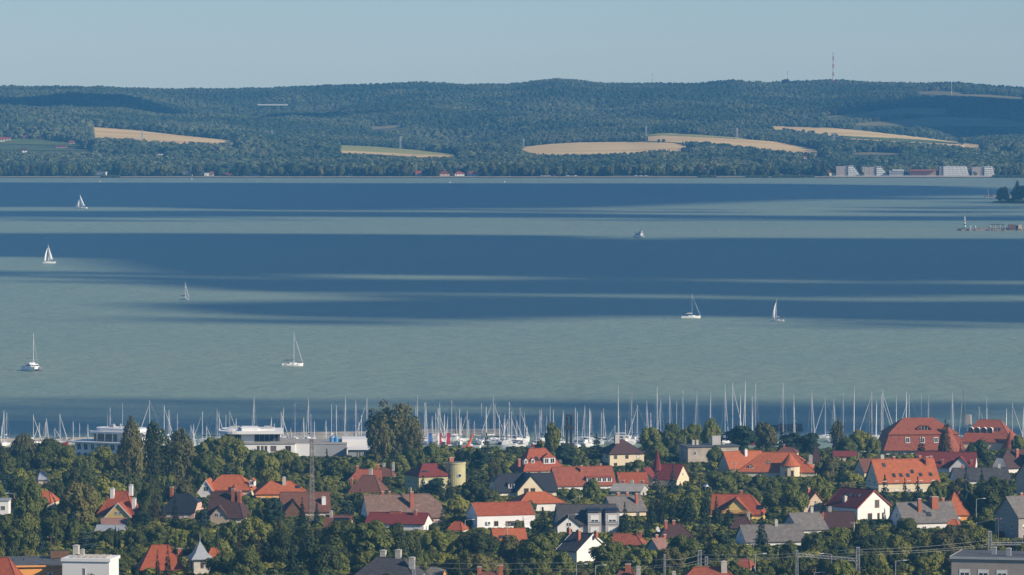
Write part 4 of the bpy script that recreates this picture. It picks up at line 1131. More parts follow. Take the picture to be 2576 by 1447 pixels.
on_roof_chim(r, B, -2.4, .55, 'f', 3.6, .9); on_roof_chim(r, B, 2.6, .75, 'f', 3.0, 1.9); on_roof_chim(r, B, 6.0, .95, 'b', 1.4, .8)
on_roof(r, B, 'f', 0, .35, 1.5, 1.7); on_roof(r, B, 'f', -.9, .5, .9, .9)
r, B = house('orange pyramid roof with flared eaves and brick wall beside the grey house', 'the flared orange pyramid roof', 2364, 2437, 1239, 1292, 1318, D=8.5, rot=12, ends='hh', wall='orange', roof='orange', vis=1306, ins=4.2, pyr=True)
on_roof_chim(r, B, 2.0, .6, 'b', 2.6, .8)
r, B = house('small orange porch roof in front of the brick-chimney grey house', 'the small orange porch roof', 2384, 2414, 1308, 1320, 1344, D=5, rot=-10, ends='hh', wall='cream', roof='orange', vis=1319, wins=False, ins=2)
# --- orange house with six skylights and neighbours
r, B = house('long orange-tiled house with six skylights and beige gable', 'the six-skylight orange house', 2177, 2364, 1156, 1213, 1246, D=13, rot=15, ends='gg', wall='cream', roof='orange', vis=1236)
for u, v in ((-4.6, .27), (-2.2, .27), (.2, .26), (2.0, .42), (4.6, .28), (8.0, .28), (-7.0, .75)): on_roof(r, B, 'f', u, v, 1.1, 1.5)
for u, v, w_ in ((-3.0, .97, .9), (6.0, .97, .9), (7.8, .75, 1.0), (9.8, .95, .9)): on_roof_chim(r, B, u, v, 'b' if v > .9 else 'f', 1.3 if v > .9 else 2.6, w_, 'brick')
r, B = house('brown-roofed gabled house just behind the six-skylight house', 'the brown gabled house', 2148, 2262, 1154, 1186, 1222, D=10, rot=16, ends='gg', wall='cream', roof='brown', vis=1176)
on_roof_chim(r, B, 2.0, .95, 'b', 1.4, 1.2, 'stone')
r, B = house('dark maroon roofed house with white front gable by the hotels', 'the dark maroon house', 2300, 2464, 1138, 1176, 1204, D=12, rot=-10, ends='gg', wall='white', roof='maroon', vis=1172)
w2 = wing(r, B, 5.4, 7.6, 2.0, B['hw'] - .2, 3.8, wall='white', roof='maroon')
for u in (-1, 3, 4.6, 9): on_roof_chim(r, B, u, .2, 'f', 1.6, .8)
r, B = house('long low grey roof with chimney row behind dark spruces', 'the long low grey roof', 2390, 2540, 1178, 1208, 1232, D=11, rot=6, ends='gg', wall='white', roof='darkgrey', vis=1204, wins=False)
on_roof_chim(r, B, -5.8, .95, 'b', 1.3, .8); on_roof_chim(r, B, 6.5, .95, 'b', 1.4, .9, 'stone')
r, B = house('brown half-hipped house with white gable at the edge of the town', 'the brown half-hipped house', 2496, 2600, 1133, 1176, 1204, D=11, rot=24, ends='jg', wall='white', roof='darkbrown', vis=1188)
on_roof_chim(r, B, .4, .6, 'f', 2.8, 1.0)
r, B = house('beige gable with dark eaves half cut by the frame beside big trees', 'the half-cut beige gable', 2553, 2680, 1150, 1200, 1262, D=11, rot=38, ends='gg', wall='beige', roof='darkbrown', vis=1240, wins=False)
r, B = house('two-storey taupe house with orange plinth and grey tiled roof', 'the two-storey taupe house', 2500, 2680, 1248, 1300, 1362, D=12, rot=28, ends='gg', wall='taupe', roof='grey', vis=1352)
on_roof_chim(r, B, -2.6, .95, 'b', 1.2, .8)
# --- left side
r, B = house('big red house with three white chimneys and yellow front gable', 'the three-chimney red house', 246, 358, 1237, 1292, 1314, D=11, rot=-10, ends='hh', wall='yellow', roof='red', vis=1304, ins=3.5)
w2 = wing(r, B, 1.4, 8.4, 2.4, B['hw'] - 1.2, 4.4, wall='yellow', roof='red', verge=m_trim)
for u in (-.6, .5): on_face(r, w2, 'r', u, B['hw'] + .2, .8, 1.1)
for u, v, s_ in ((-2.0, .75, 'f'), (3.2, .9, 'b'), (5.2, .3, 'f')): on_roof_chim(r, B, u, v, s_, 2.6, 1.1, 'modern')
r, B = house('pinkish brown ribbed shed roof under the three-chimney house', 'the ribbed shed', 252, 322, 1305, 1320, 1342, D=8, rot=4, ends='gg', wall='panel', roof='pink', vis=1318, wins=False)
r, B = house('grey metal clad shed with tin roof below the ribbed shed', 'the grey tin shed', 240, 318, 1322, 1336, 1362, D=7, rot=-6, ends='gg', wall='panel', roof='tin', vis=1332, wins=False)
r, B = house('orange roof behind plane trees near the western edge', 'the orange roof behind plane trees', 84, 148, 1237, 1264, 1298, D=11, rot=-8, ends='hh', wall='cream', roof='orange', vis=1262, ins=5)
r, B = house('dark red roof with skylight behind the leafy plane tree', 'the dark red skylight roof', 22, 80, 1254, 1284, 1306, D=10, rot=20, ends='gg', wall='beige', roof='red', vis=1290, wins=False)
on_roof(r, B, 'f', 0, .4, 1.4, 1.4)
r, B = house('small pale tin-roofed house deep in the plane trees', 'the pale tin-roofed house', 86, 126, 1188, 1206, 1234, D=8, rot=10, ends='hh', wall='beige', roof='tin', vis=1214, ins=3)
d0 = d_of(1310)
r = thing('flat_roofed_house', 'white flat-roofed modern house cut by the frame edge', 'house', (X_of(2, d0 + 5), d0 + 5, gz(d0)), 0)
h0 = Z_of(1262, d0) - gz(d0)
MB().box(-3, 2.6, -4, 4, -1, h0).build('wall', WALL['modern'], r); MB().box(-3.2, 2.8, -4.2, 4.2, h0, h0 + .4).build('roof', WALL['panel'], r)
window(r, 1, -4, h0 - 2, 1.4, 1.4)
HOUSES.append(('the white edge house', -10, 22, 1262, 1300, d0, (X_of(2, d0 + 5), d0 + 5, 6)))
# --- bottom row
r, B = house('red-tiled hipped roof beside the grey spired tower', 'the red-tiled roof by the spire', 338, 470, 1373, 1432, 1462, D=12, rot=8, ends='hh', wall='beige', roof='red', vis=1426, ins=6)
on_roof_chim(r, B, 4.6, .6, 'f', 1.6, 1.2, 'brick')
r, B = house('orange roof corner peeping out right of the spired tower', 'the orange corner roof', 520, 556, 1380, 1406, 1440, D=8, rot=0, ends='hh', wall='beige', roof='orange', vis=1404, wins=False, ins=2.5)
d0 = d_of(1462)
r = thing('bell_tower', 'small square stone tower with grey slate pyramid spire and finial', 'tower', (X_of(503, d0 + 2), d0 + 2, gz(d0)), R(18))
k = d0 / F
ze = Z_of(1405, d0) - gz(d0); zt = Z_of(1362, d0) - gz(d0)
MB().box(-2.1, 2.1, -2.1, 2.1, -1, ze).build('wall', WALL['stone'], r)
o = MB().shell([[(-2.9, -2.9, ze - .15), (2.9, -2.9, ze - .15), (1.5, -1.5, ze + 1.3), (-1.5, -1.5, ze + 1.3)], [(2.9, -2.9, ze - .15), (2.9, 2.9, ze - .15), (1.5, 1.5, ze + 1.3), (1.5, -1.5, ze + 1.3)], [(2.9, 2.9, ze - .15), (-2.9, 2.9, ze - .15), (-1.5, 1.5, ze + 1.3), (1.5, 1.5, ze + 1.3)], [(-2.9, 2.9, ze - .15), (-2.9, -2.9, ze - .15), (-1.5, -1.5, ze + 1.3), (-1.5, 1.5, ze + 1.3)]], .15).add([(-1.5, -1.5, ze + 1.3), (1.5, -1.5, ze + 1.3), (1.5, 1.5, ze + 1.3), (-1.5, 1.5, ze + 1.3), (0, 0, zt)], [(0, 1, 4), (1, 2, 4), (2, 3, 4), (3, 0, 4)]).build('spire', ROOF['tin'], r)
MB().tube((0, 0, zt - .2), (0, 0, zt + 1.8), .09, .03).build('finial', m_steel, o)
for rz_, p in ((0, (0, -2.1)), (math.pi / 2, (2.1, 0)), (-math.pi / 2, (-2.1, 0))): window(r, p[0], p[1], ze - 1.6, .8, 1.7, rz_, 'b')
MB().box(-3.4, 3.4, -3.4, 3.4, -.5, 1.4).build('plinth', WALL['stone'], r)
HOUSES.append(('the grey spired tower', 478, 532, 1346, 1438, d0, (X_of(503, d0 + 2), d0 + 2, 4)))

d0 = d_of(1500)
r = thing('flat_roofed_house', 'bright white cubic house with rows of skylights on its flat roof', 'house', (X_of(228, d0 + 5), d0 + 5, gz(d0 + 5)), R(-9))
h0 = Z_of(1413, d0) - gz(d0 + 5)
MB().box(-5.6, 5.6, -5, 5, -1, h0).build('wall', WALL['modern'], r)
MB().box(-5.9, 5.9, -5.3, 5.3, h0, h0 + .7).build('roof', WALL['modern'], r)
for j in range(2):
    for i in range(6): MB().box(-.55, .55, -1.1, 1.1, 0, .3).build('rooflight', WALL['stone'], r, (-3.4 + i * 1.5, -2.6 + j * 3.0, h0 + .7)).rotation_euler = (R(8), 0, 0)
chimney(r, -2.0, 0.2, h0 + .6, h0 + 2.4, .8, 'stone')
chimney(r, -4.4, 4.0, h0 + .2, h0 + 3.0, 1.3, 'stone')
window(r, -.4, -5, h0 - 2.4, .6, 1.9); window(r, -5.6, 1.0, h0 - 2.2, .8, 1.8, -math.pi / 2)
MB().box(-8.4, -5.6, -5, 2, -1, h0 - 4.6).build('terrace', WALL['modern'], r)
o = MB()
for x in (-8.4, -7.0, -5.7): o.box(x - .03, x + .03, -5, -4.94, 0, 1.1)
o.box(-8.4, -5.7, -5, -4.94, 1.06, 1.12).box(-8.38, -5.7, -4.985, -4.96, .1, 1.05, 1).build('railing', [m_steel, m_glass], r, (0, 0, h0 - 4.6))
HOUSES.append(('the white cubic house', 158, 288, 1394, 1447, d0, (X_of(228, d0 + 5), d0 + 5, 8)))
d0 = d_of(1492)
r = thing('long_building', 'long orange-walled building with dark flat roof and white air unit', 'building', (X_of(92, d0 + 9), d0 + 9, gz(d0 + 9)), R(10))
h0 = Z_of(1424, d0) - gz(d0 + 9)
MB().box(-7.6, 7.6, -8, 8, -1, h0).build('wall', WALL['orange'], r)
MB().shell([[(-8.2, -8.5, h0), (8.2, -8.5, h0), (8.2, 8.5, h0 + .8), (-8.2, 8.5, h0 + .8)]], .25).build('roof', ROOF['flat'], r)
MB().box(-8.25, 8.25, -8.62, -8.5, h0 - .3, h0 + .12).build('gutter', WALL['orange'], r)
MB().box(-.6, .6, -.5, 0, 0, .9).tube((0, -.52, .45), (0, -.5, .45), .35, n=12, mi=1).build('air_conditioner', [m_trim, WALL['dark']], r, (2.4, -8.0, h0 - 2.6))
for x in (-5.5, -3, 1.5, 4.2): MB().tube((x, 1, h0 + .3), (x, 1, h0 + .9), .1, n=6).build('vent_pipe', WALL['dark'], r)
MB().box(-2.2, 2.2, -1.3, 1.3, 0, 1.5).build('tank', WALL['wood'], r, (5.8, 4.5, h0 + .7))
MB().shell([[(-2, -11.5, h0 - 3.4), (8, -11.5, h0 - 3.4), (8, -8.1, h0 - 2.7), (-2, -8.1, h0 - 2.7)]], .2).build('lean_to_roof', ROOF['tin'], r)
HOUSES.append(('the long orange building', 4, 166, 1398, 1440, d0, (X_of(92, d0 + 9), d0 + 9, 12)))
r, B = house('steep red-tiled roof corner at the lower frame edge', 'the red corner roof', -70, 66, 1404, 1470, 1520, D=10, rot=-6, ends='gh', wall='cream', roof='red', vis=1447, wins=False)
r, B = house('dark grey slate roof with three stone chimneys at the lower edge', 'the three-chimney slate roof', 884, 1078, 1404, 1456, 1488, D=13, rot=-12, ends='hh', wall='cream', roof='darkgrey', vis=1447, ins=9)
for u, v, s_ in ((-1.8, .9, 'b'), (2.0, .95, 'b'), (6.0, .6, 'f')): on_roof_chim(r, B, u, v, s_, 2.2, 1.3, 'stone')
r, B = house('small rounded grey roof with orange wall beside the slate roof', 'the small rounded grey roof', 1062, 1126, 1428, 1452, 1480, D=8, rot=-8, ends='hj', wall='orange', roof='grey', vis=1447, wins=False, ins=3.5)
r, B = house('dark red tiled roof with big grey chimney at the lower edge', 'the dark red lower roof', 1690, 1876, 1428, 1480, 1520, D=13, rot=2, ends='hh', wall='cream', roof='rust', vis=1447, ins=7, wins=False)
on_roof_chim(r, B, 3.4, .8, 'f', 2.4, 1.3, 'stone'); on_roof_chim(r, B, -8.2, .6, 'f', 1.0, .8, 'stone')
r, B = house('brown hipped roof with brick and pale chimneys at the lower edge', 'the brown lower roof', 1536, 1616, 1432, 1468, 1500, D=9, rot=-5, ends='hh', wall='beige', roof='brown', vis=1447, ins=4.5, wins=False)
on_roof_chim(r, B, .4, .9, 'f', 1.6, 1.2); on_roof_chim(r, B, 3.0, .3, 'f', 3.0, .9, 'stone')
r, B = house('small rusty red roof glimpsed through dark trees near the railway', 'the small rusty red roof', 1852, 1906, 1408, 1428, 1452, D=7, rot=-14, ends='gh', wall='beige', roof='rust', vis=1424, wins=False)
r, B = house('brick-chimneyed low roof at the bottom behind the lamp posts', 'the low brick-chimney roof', 1190, 1270, 1440, 1466, 1500, D=9, rot=0, ends='hh', wall='beige', roof='brown', vis=1447, wins=False, ins=4)
on_roof_chim(r, B, -2.2, .9, 'f', 1.6, 1.0); on_roof_chim(r, B, 2.8, .9, 'f', 2.0, 1.0)
d0 = d_of(1540)
r = thing('flat_roofed_building', 'grey flat-roofed block with roof vents in the lower corner', 'building', (X_of(2530, d0 + 10), d0 + 10, gz(d0 + 10)), R(-13))
h0 = Z_of(1404, d0 + 4) - gz(d0 + 10)
MB().box(-11, 11, -9, 9, -1, h0).build('wall', WALL['taupe'], r)
MB().box(-11.3, 11.3, -9.3, 9.3, h0, h0 + .3).build('roof', ROOF['flat'], r)
MB().box(-11.4, 11.4, -9.42, -9.3, h0 - .12, h0 + .42).box(-11.42, -11.3, -9.42, 9.4, h0 - .12, h0 + .42).build('roof_edge', m_steel, r)
for x, y in ((-2.5, -1), (1.2, -3.5), (6.0, -2.0)): chimney(r, x, y, h0 + .2, h0 + 2.0, 1.0, 'panel')
for i in range(3): window(r, -8 + i * 4.2, -9, h0 - 3.2, 2.4, 1.6, 0, 'w', .5)
HOUSES.append(('the grey flat-roofed block', 2400, 2590, 1388, 1447, d0, (X_of(2530, d0 + 10), d0 + 10, 15)))
# --- white party tents in a garden
for i, x in enumerate((1783, 1797, 1811)):
    d0 = d_of(1240); t = thing('garden_tent', ['white garden tent, the one nearest the tall bare pole', 'white garden tent in the middle of the garden row', 'white garden tent at the far end from the bare pole'][i], 'tent', (X_of(x, d0), d0, gz(d0)), .3, 'white garden tents')
    MB().add([(-1.7, -1.7, 2.2), (1.7, -1.7, 2.2), (1.7, 1.7, 2.2), (-1.7, 1.7, 2.2), (0, 0, 3.3)], [(0, 1, 4), (1, 2, 4), (2, 3, 4), (3, 0, 4), (3, 2, 1, 0)]).build('canopy', m_trim, t)
    for a in (-1, 1):
        for b in (-1, 1): MB().tube((a * 1.6, b * 1.6, 0), (a * 1.6, b * 1.6, 2.2), .05).build('pole', m_steel, t)
HOUSES.append(('the garden tents', 1776, 1818, 1222, 1233, d_of(1240), (X_of(1797, d_of(1240)), d_of(1240), 8)))
# ------------------------------------------------------------------ marina: white modern buildings
m_pav = coat('terrace_paving', (0.45, 0.43, 0.40), 0.9, 0.1, 0.4)
def at_shore(x, d): return (X_of(x, d), d, gz(min(d, 2230)))
# centre building with the wide flat roof
d0 = 2178.0
s = d0 / F
zz = lambda row, d=d0: Z_of(row, d) - gz(d0)
r = thing('marina_building', 'long white marina building with sweeping flat roof and glass upper lounge', 'building', (X_of(640, d0), d0, gz(d0)), R(3))
hx = lambda x: (x - 640) * s
MB().box(hx(574), hx(742), 0, 26, -1, zz(1117)).build('wall', WALL['modern'], r)
MB().prism(slab_outline(hx(572), hx(744), -.4, 26.4, 0), zz(1117), zz(1113)).build('roof_terrace', ROOF['palefelt'], r)
for x in (650, 660, 669, 688, 725): window(r, hx(x), 0, zz(1129), 1.0 if x < 680 else 2.2, 2.2, 0, 'b')
MB().box(hx(607), hx(640), 4, 12, zz(1113), zz(1092)).build('lounge_wall', WALL['modern'], r)
MB().box(hx(565), hx(705), 5.0, 20, zz(1113), zz(1093)).build('lounge_glass', m_glass, r)
mb = MB()
for i in range(12): mb.box(hx(567 + i * 12.3) - .1, hx(567 + i * 12.3) + .1, 4.88, 5.0, zz(1113), zz(1093))
mb.build('mullion', WALL['panel'], r)
MB().prism(slab_outline(hx(550), hx(713), 1.0, 22, 7.0, corners=(1, 0, 0, 1)), zz(1093), zz(1086)).build('roof', WALL['modern'], r)
MB().prism(slab_outline(hx(560), hx(690), 6, 20, 5.0, corners=(1, 0, 0, 1)), zz(1086), zz(1083)).build('roof_curb', WALL['modern'], r)
MB().box(hx(608), hx(650), 3, 12, zz(1086), zz(1077)).build('plant_room', WALL['modern'], r)
for x, w_ in ((585, 2), (618, 3), (600, 1.4), (675, 3)): MB().box(-w_ / 2, w_ / 2, 0, 2, 0, 1.2).build('roof_unit', m_steel, r, (hx(x), 12, zz(1085)))
MB().box(hx(743), hx(873), 3, 28, -1, zz(1120)).build('hall', WALL['panel'], r)
MB().box(hx(742), hx(780), .5, 3.0, -1, zz(1119)).build('hall_bay', WALL['modern'], r)
MB().box(hx(742), hx(874), 2.8, 28.2, zz(1120), zz(1117)).build('hall_roof', ROOF['palefelt'], r)
for x in (836, 847):
    MB().tube((0, 0, 0), (0, 0, 1.4), .9, .9, 12).tube((0, 0, 1.4), (0, 0, 2.2), .9, .4, 12).build('roof_fan', coat('blue_enamel', (0.10, 0.30, 0.55), .4), r, (hx(x), 10, zz(1117)))
MB().box(hx(862), hx(926), 8, 24, -1, zz(1110)).build('end_block', WALL['modern'], r)
MB().box(hx(876), hx(926), -5, 4, -1, zz(1163) + 5).build('pavilion', WALL['panel'], r)
MB().prism(slab_outline(hx(874), hx(930), -6.0, 4.6, 0), zz(1163) + 5, zz(1163) + 5.5).build('pavilion_roof', WALL['modern'], r)
for i in range(6): window(r, hx(898) + i * .92, -5, zz(1163) + 3.4, .85, 2.6, 0, 'w')
mb = MB().box(hx(895), hx(927), -5.9, -5.84, .95, 1.05)
for i in range(9): mb.box(hx(895) + i * .6 - .03, hx(895) + i * .6 + .03, -5.9, -5.84, 0, 1)
mb.build('railing', m_steel, r, (0, 0, zz(1163) + .9))
HOUSES.append(('the long white marina building', 550, 743, 1066, 1128, d0, (X_of(650, d0 + 12), d0 + 12, 16)))
HOUSES.append(('the marina hall', 743, 928, 1108, 1150, d0, (X_of(830, d0 + 12), d0 + 12, 18)))
# left building with slanted windows
d0 = 2150.0; s = d0 / F
zz = lambda row, d=d0: Z_of(row, d) - gz(d0)
r = thing('marina_hotel', 'white marina hotel with slanting windows and rounded penthouse terrace', 'building', (X_of(270, d0), d0, gz(d0)), R(-28))
za, zb, zc_ = zz(1158), zz(1136), zz(1112)
MB().box(-14.5, 14, 0, 14, -1, zz(1116)).build('wall', WALL['modern'], r)
MB().prism(slab_outline(-17.5, 15, -1.4, 15, 0), zz(1116), zz(1113)).build('terrace_slab', WALL['modern'], r)
for row in (1126, 1148):
    for i in range(9):
        o = window(r, -12.6 + i * 3.0, -.02, zz(row), 1.9, 2.6, 0, 'w'); o.rotation_euler = (0, R(-12), 0)
MB().box(-8.5, 13, 4, 13, zz(1113), zz(1092)).build('penthouse_glass', m_glass, r)
MB().box(2, 13.1, 3.8, 13.1, zz(1113), zz(1092)).build('penthouse_wall', WALL['modern'], r)
MB().prism(slab_outline(-11, 15, 1.2, 14.5, 5.5, corners=(1, 0, 0, 1)), zz(1092), zz(1087)).build('penthouse_roof', WALL['modern'], r)
MB().prism(slab_outline(-9, 12, 3, 14, 5, corners=(1, 0, 0, 1)), zz(1087), zz(1079)).build('roof_curb', WALL['modern'], r)
for x in (-6, -2.5, 1, 4.5): MB().box(-.14, .14, -.14, .14, zz(1113), zz(1092)).build('column', WALL['modern'], r, (x, 2.2, 0))
mb = MB().box(-17, 14.5, -1.2, -1.12, 1.0, 1.08)
for i in range(22): mb.box(-17 + i * 1.5 - .03, -17 + i * 1.5 + .03, -1.2, -1.14, 0, 1.0)
mb.build('railing', m_steel, r, (0, 0, zz(1113)))
MB().tube((0, 0, 0), (0, 0, 5.5), .1, .04).build('roof_mast', m_steel, r, (-5, 8, zz(1079)))
for x, y in ((-1, 6), (1.5, 7)): MB().tube((0, 0, 0), (0, 0, 2.6), .35, n=10).build('flue', m_steel, r, (x, y, zz(1086)))
for x in (-3.5, 3.5): MB().box(-1, 1, -.8, .8, 0, 1.0).build('roof_unit', m_steel, r, (x, 9, zz(1079)))
HOUSES.append(('the slanting-window marina hotel', 184, 372, 1066, 1148, d0, (X_of(270, d0 + 7), d0 + 7, 17)))

# ------------------------------------------------------------------ quay, piers
m_conc = coat('pier_concrete', (0.42, 0.39, 0.34), 0.9, 0.15, 0.3)
m_rock = coat('breakwater_rock', (0.22, 0.19, 0.165), 0.95, 0.35, 0.8)
def pier(x0, x1, d0, d1, top=1.5, wide=6.0, label=''):
    a, b = Vector((X_of(x0, d0), d0, 0)), Vector((X_of(x1, d1), d1, 0))
    ln = (b - a).length; t = thing('pier', label, 'pier', a, math.atan2(b.y - a.y, b.x - a.x))
    MB().box(0, ln, 0, wide, -2, top).build('deck', m_conc, t)
    MB().box(0, ln, wide - .6, wide, top, top + .9).build('parapet', m_conc, t)
    n = int(ln / 14)
    for i in range(n): MB().tube((0, 0, 0), (0, 0, 1.0), .16, .12, 8).build('bollard', m_steel, t, ((i + .5) * ln / n, .7, top))
    return t
pier(-60, 262, 2290, 2302, label='low concrete pier before the white marina hotel')
pier(700, 930, 2330, 2336, label='concrete pier behind the long white marina building')
pier(1062, 1262, 2350, 2352, label='concrete pier behind the banners and the orange crane')
def rocks(root, ln, wide, h, seed, n, name='rock'):
    rnd = random.Random(seed)
    for i in range(n):
        mb = MB(); rr = rnd.uniform(.5, 1.3)
        vs = []
        for k in range(8):
            a = Vector((rnd.uniform(.6, 1) * (1 if k & 1 else -1), rnd.uniform(.6, 1) * (1 if k & 2 else -1), rnd.uniform(.5, 1) * (1 if k & 4 else -1))) * rr
            vs.append(a)
        mb.add(vs, [(0, 2, 3, 1), (4, 5, 7, 6), (0, 1, 5, 4), (1, 3, 7, 5), (3, 2, 6, 7), (2, 0, 4, 6)])
        yy = rnd.uniform(-wide / 2, wide / 2)
        mb.build('rock', m_rock, root, (rnd.uniform(0, ln), yy, h * (1 - abs(yy) / wide * 1.5) * .8), rnd.uniform(0, 3))
def breakwater(label, p0, p1, wide=9.0, h=1.8, seed=1, n=70):
    a, b = Vector(p0), Vector(p1); ln = (b - a).length
    t = thing('breakwater', label, 'breakwater', a, math.atan2(b.y - a.y, b.x - a.x))
    mb = MB(); K = max(6, int(ln / 5)); rnd = random.Random(seed)
    sec = [(-wide / 2, -1.5), (-wide * .3, h * .55), (-wide * .18, h), (wide * .18, h), (wide * .3, h * .55), (wide / 2, -1.5)]
    vs = []
    for i in range(K + 1):
        f_ = min(1, i / K * 6 + .15) if i < K / 6 else 1
        for y, z in sec: vs.append((ln * i / K, y * (.3 + .7 * f_) + rnd.uniform(-.3, .3), z * f_ + (rnd.uniform(-.25, .25) if z > 0 else 0)))
    ff = []
    for i in range(K):
        for j in range(5): ff.append((i * 6 + j, i * 6 + j + 1, (i + 1) * 6 + j + 1, (i + 1) * 6 + j))
    ff += [tuple(range(6)), tuple(range(K * 6 + 5, K * 6 - 1, -1))]
    mb.add(vs, ff).build('bank', m_rock, t)
    rocks(t, ln, wide, h, seed, n)
    return t
breakwater('rocky mole behind the masts near the black pile driver', (X_of(1952, 2380), 2380, 0), (X_of(2010, 2384), 2384, 0), 10, 2.6, 3, 30)

# ------------------------------------------------------------------ boats
m_hull_w = coat('white_gelcoat', (0.82, 0.81, 0.79), 0.3, 0.03, 0.5, spec=0.5)
m_hull_n = coat('navy_gelcoat', (0.03, 0.05, 0.12), 0.3, 0.05, 0.5, spec=0.5)
m_hull_r = coat('wine_red_gelcoat', (0.30, 0.03, 0.03), 0.3, 0.05, 0.5, spec=0.5)
m_deck = coat('pale_deck', (0.66, 0.62, 0.55), 0.7, 0.08, 1.0)
m_sail = coat('sailcloth', (0.84, 0.82, 0.78), 0.85, 0.04, 0.4)
m_blue = coat('blue_canvas', (0.04, 0.10, 0.28), 0.85, 0.1, 1.0)
m_navy = coat('dark_canvas', (0.035, 0.045, 0.07), 0.85, 0.1, 1.0)
m_mast = coat('white_mast', (0.80, 0.80, 0.79), 0.4, 0.03)
m_alu = coat('silver_mast', (0.56, 0.57, 0.58), 0.4, 0.06)
m_cmast = coat('black_mast', (0.035, 0.037, 0.042), 0.4, 0.1)
m_wmast = coat('varnished_mast', (0.42, 0.22, 0.09), 0.5, 0.1)
def hull_mesh(name, L, bm, fb, mat, plumb=0.93):
    """a sailing hull, bow at +x; length L, beam bm, freeboard fb"""
    K = 14; mb = MB(); vs = []
    for i in range(K + 1):
        t = i / K; x = -L / 2 + L * t
        half = bm / 2 * (0.78 + .22 * math.sin(min(1, t / .45) * math.pi / 2)) * (1 - max(0, (t - .45) / .55) ** 2.2 * .985)
        sh = fb * (1 + .22 * (2 * t - .9) ** 2)
        xw = x if t < plumb else x - (t - plumb) * L * .25
        vs += [(x, -half, sh), (xw, -half * .92, sh * .35), (xw, -half * .55, -.35), (xw, half * .55, -.35), (xw, half * .92, sh * .35), (x, half, sh)]
    ff, mi = [], []
    for i in range(K):
        for j in range(5): ff.append((i * 6 + j, (i + 1) * 6 + j, (i + 1) * 6 + j + 1, i * 6 + j + 1))
    mb.add(vs, ff, 0)
    mb.add(vs[:6], [tuple(range(5, -1, -1))], 0)
    dk = [(v_[0], v_[1], v_[2] - .06) for v_ in vs]
    mb.add(dk, [(i * 6, (i + 1) * 6, (i + 1) * 6 + 5, i * 6 + 5) for i in range(K)], 1)
    return mb.mesh(name, [mat, m_deck], smooth=False)
def cabin_mesh(L, bm, fb):
    mb = MB()
    sec = [(-.16, .30, .0), (-.12, .33, .42), (.10, .27, .40), (.26, .14, .05)]
    vs = []
    for x, hw_, h in sec: vs += [(x * L, -hw_ * bm, fb - .1), (x * L, -hw_ * bm * .85, fb + h + .08), (x * L, hw_ * bm * .85, fb + h + .08), (x * L, hw_ * bm, fb - .1)]
    ff = [(i * 4 + j, (i + 1) * 4 + j, (i + 1) * 4 + j + 1, i * 4 + j + 1) for i in range(3) for j in range(3)] + [(3, 2, 1, 0), (12, 13, 14, 15)]
    mb.add(vs, ff, 0)
    for s_ in (-1, 1): mb.box(-.10 * L, .08 * L, s_ * .292 * bm - .03, s_ * .292 * bm + .03, fb + .12, fb + .3, 1)
    return mb.mesh('cabin', [m_hull_w, m_glass])
def mast_mesh(mat, r=.105):
    return MB().tube((0, 0, 0), (0, 0, .93), r, r * .85, 8).tube((0, 0, .93), (0, 0, 1.0), r * .85, r * .5, 8).mesh('mast', mat)
MASTS = {'white': mast_mesh(m_mast), 'silver': mast_mesh(m_alu), 'black': mast_mesh(m_cmast), 'varnished': mast_mesh(m_wmast)}
def bimini_mesh(L, bm, fb, mat):
    mb = MB().shell([[(-.40 * L, -.36 * bm, fb + 1.9), (-.20 * L, -.36 * bm, fb + 1.95), (-.20 * L, .36 * bm, fb + 1.95), (-.40 * L, .36 * bm, fb + 1.9)]], .1)
    for x in (-.39, -.21):
        for s_ in (-1, 1): mb.tube((x * L, s_ * .35 * bm, fb), (x * L, s_ * .35 * bm, fb + 1.9), .04, n=4)
    return mb.mesh('bimini', mat)
BOATLIB = {}
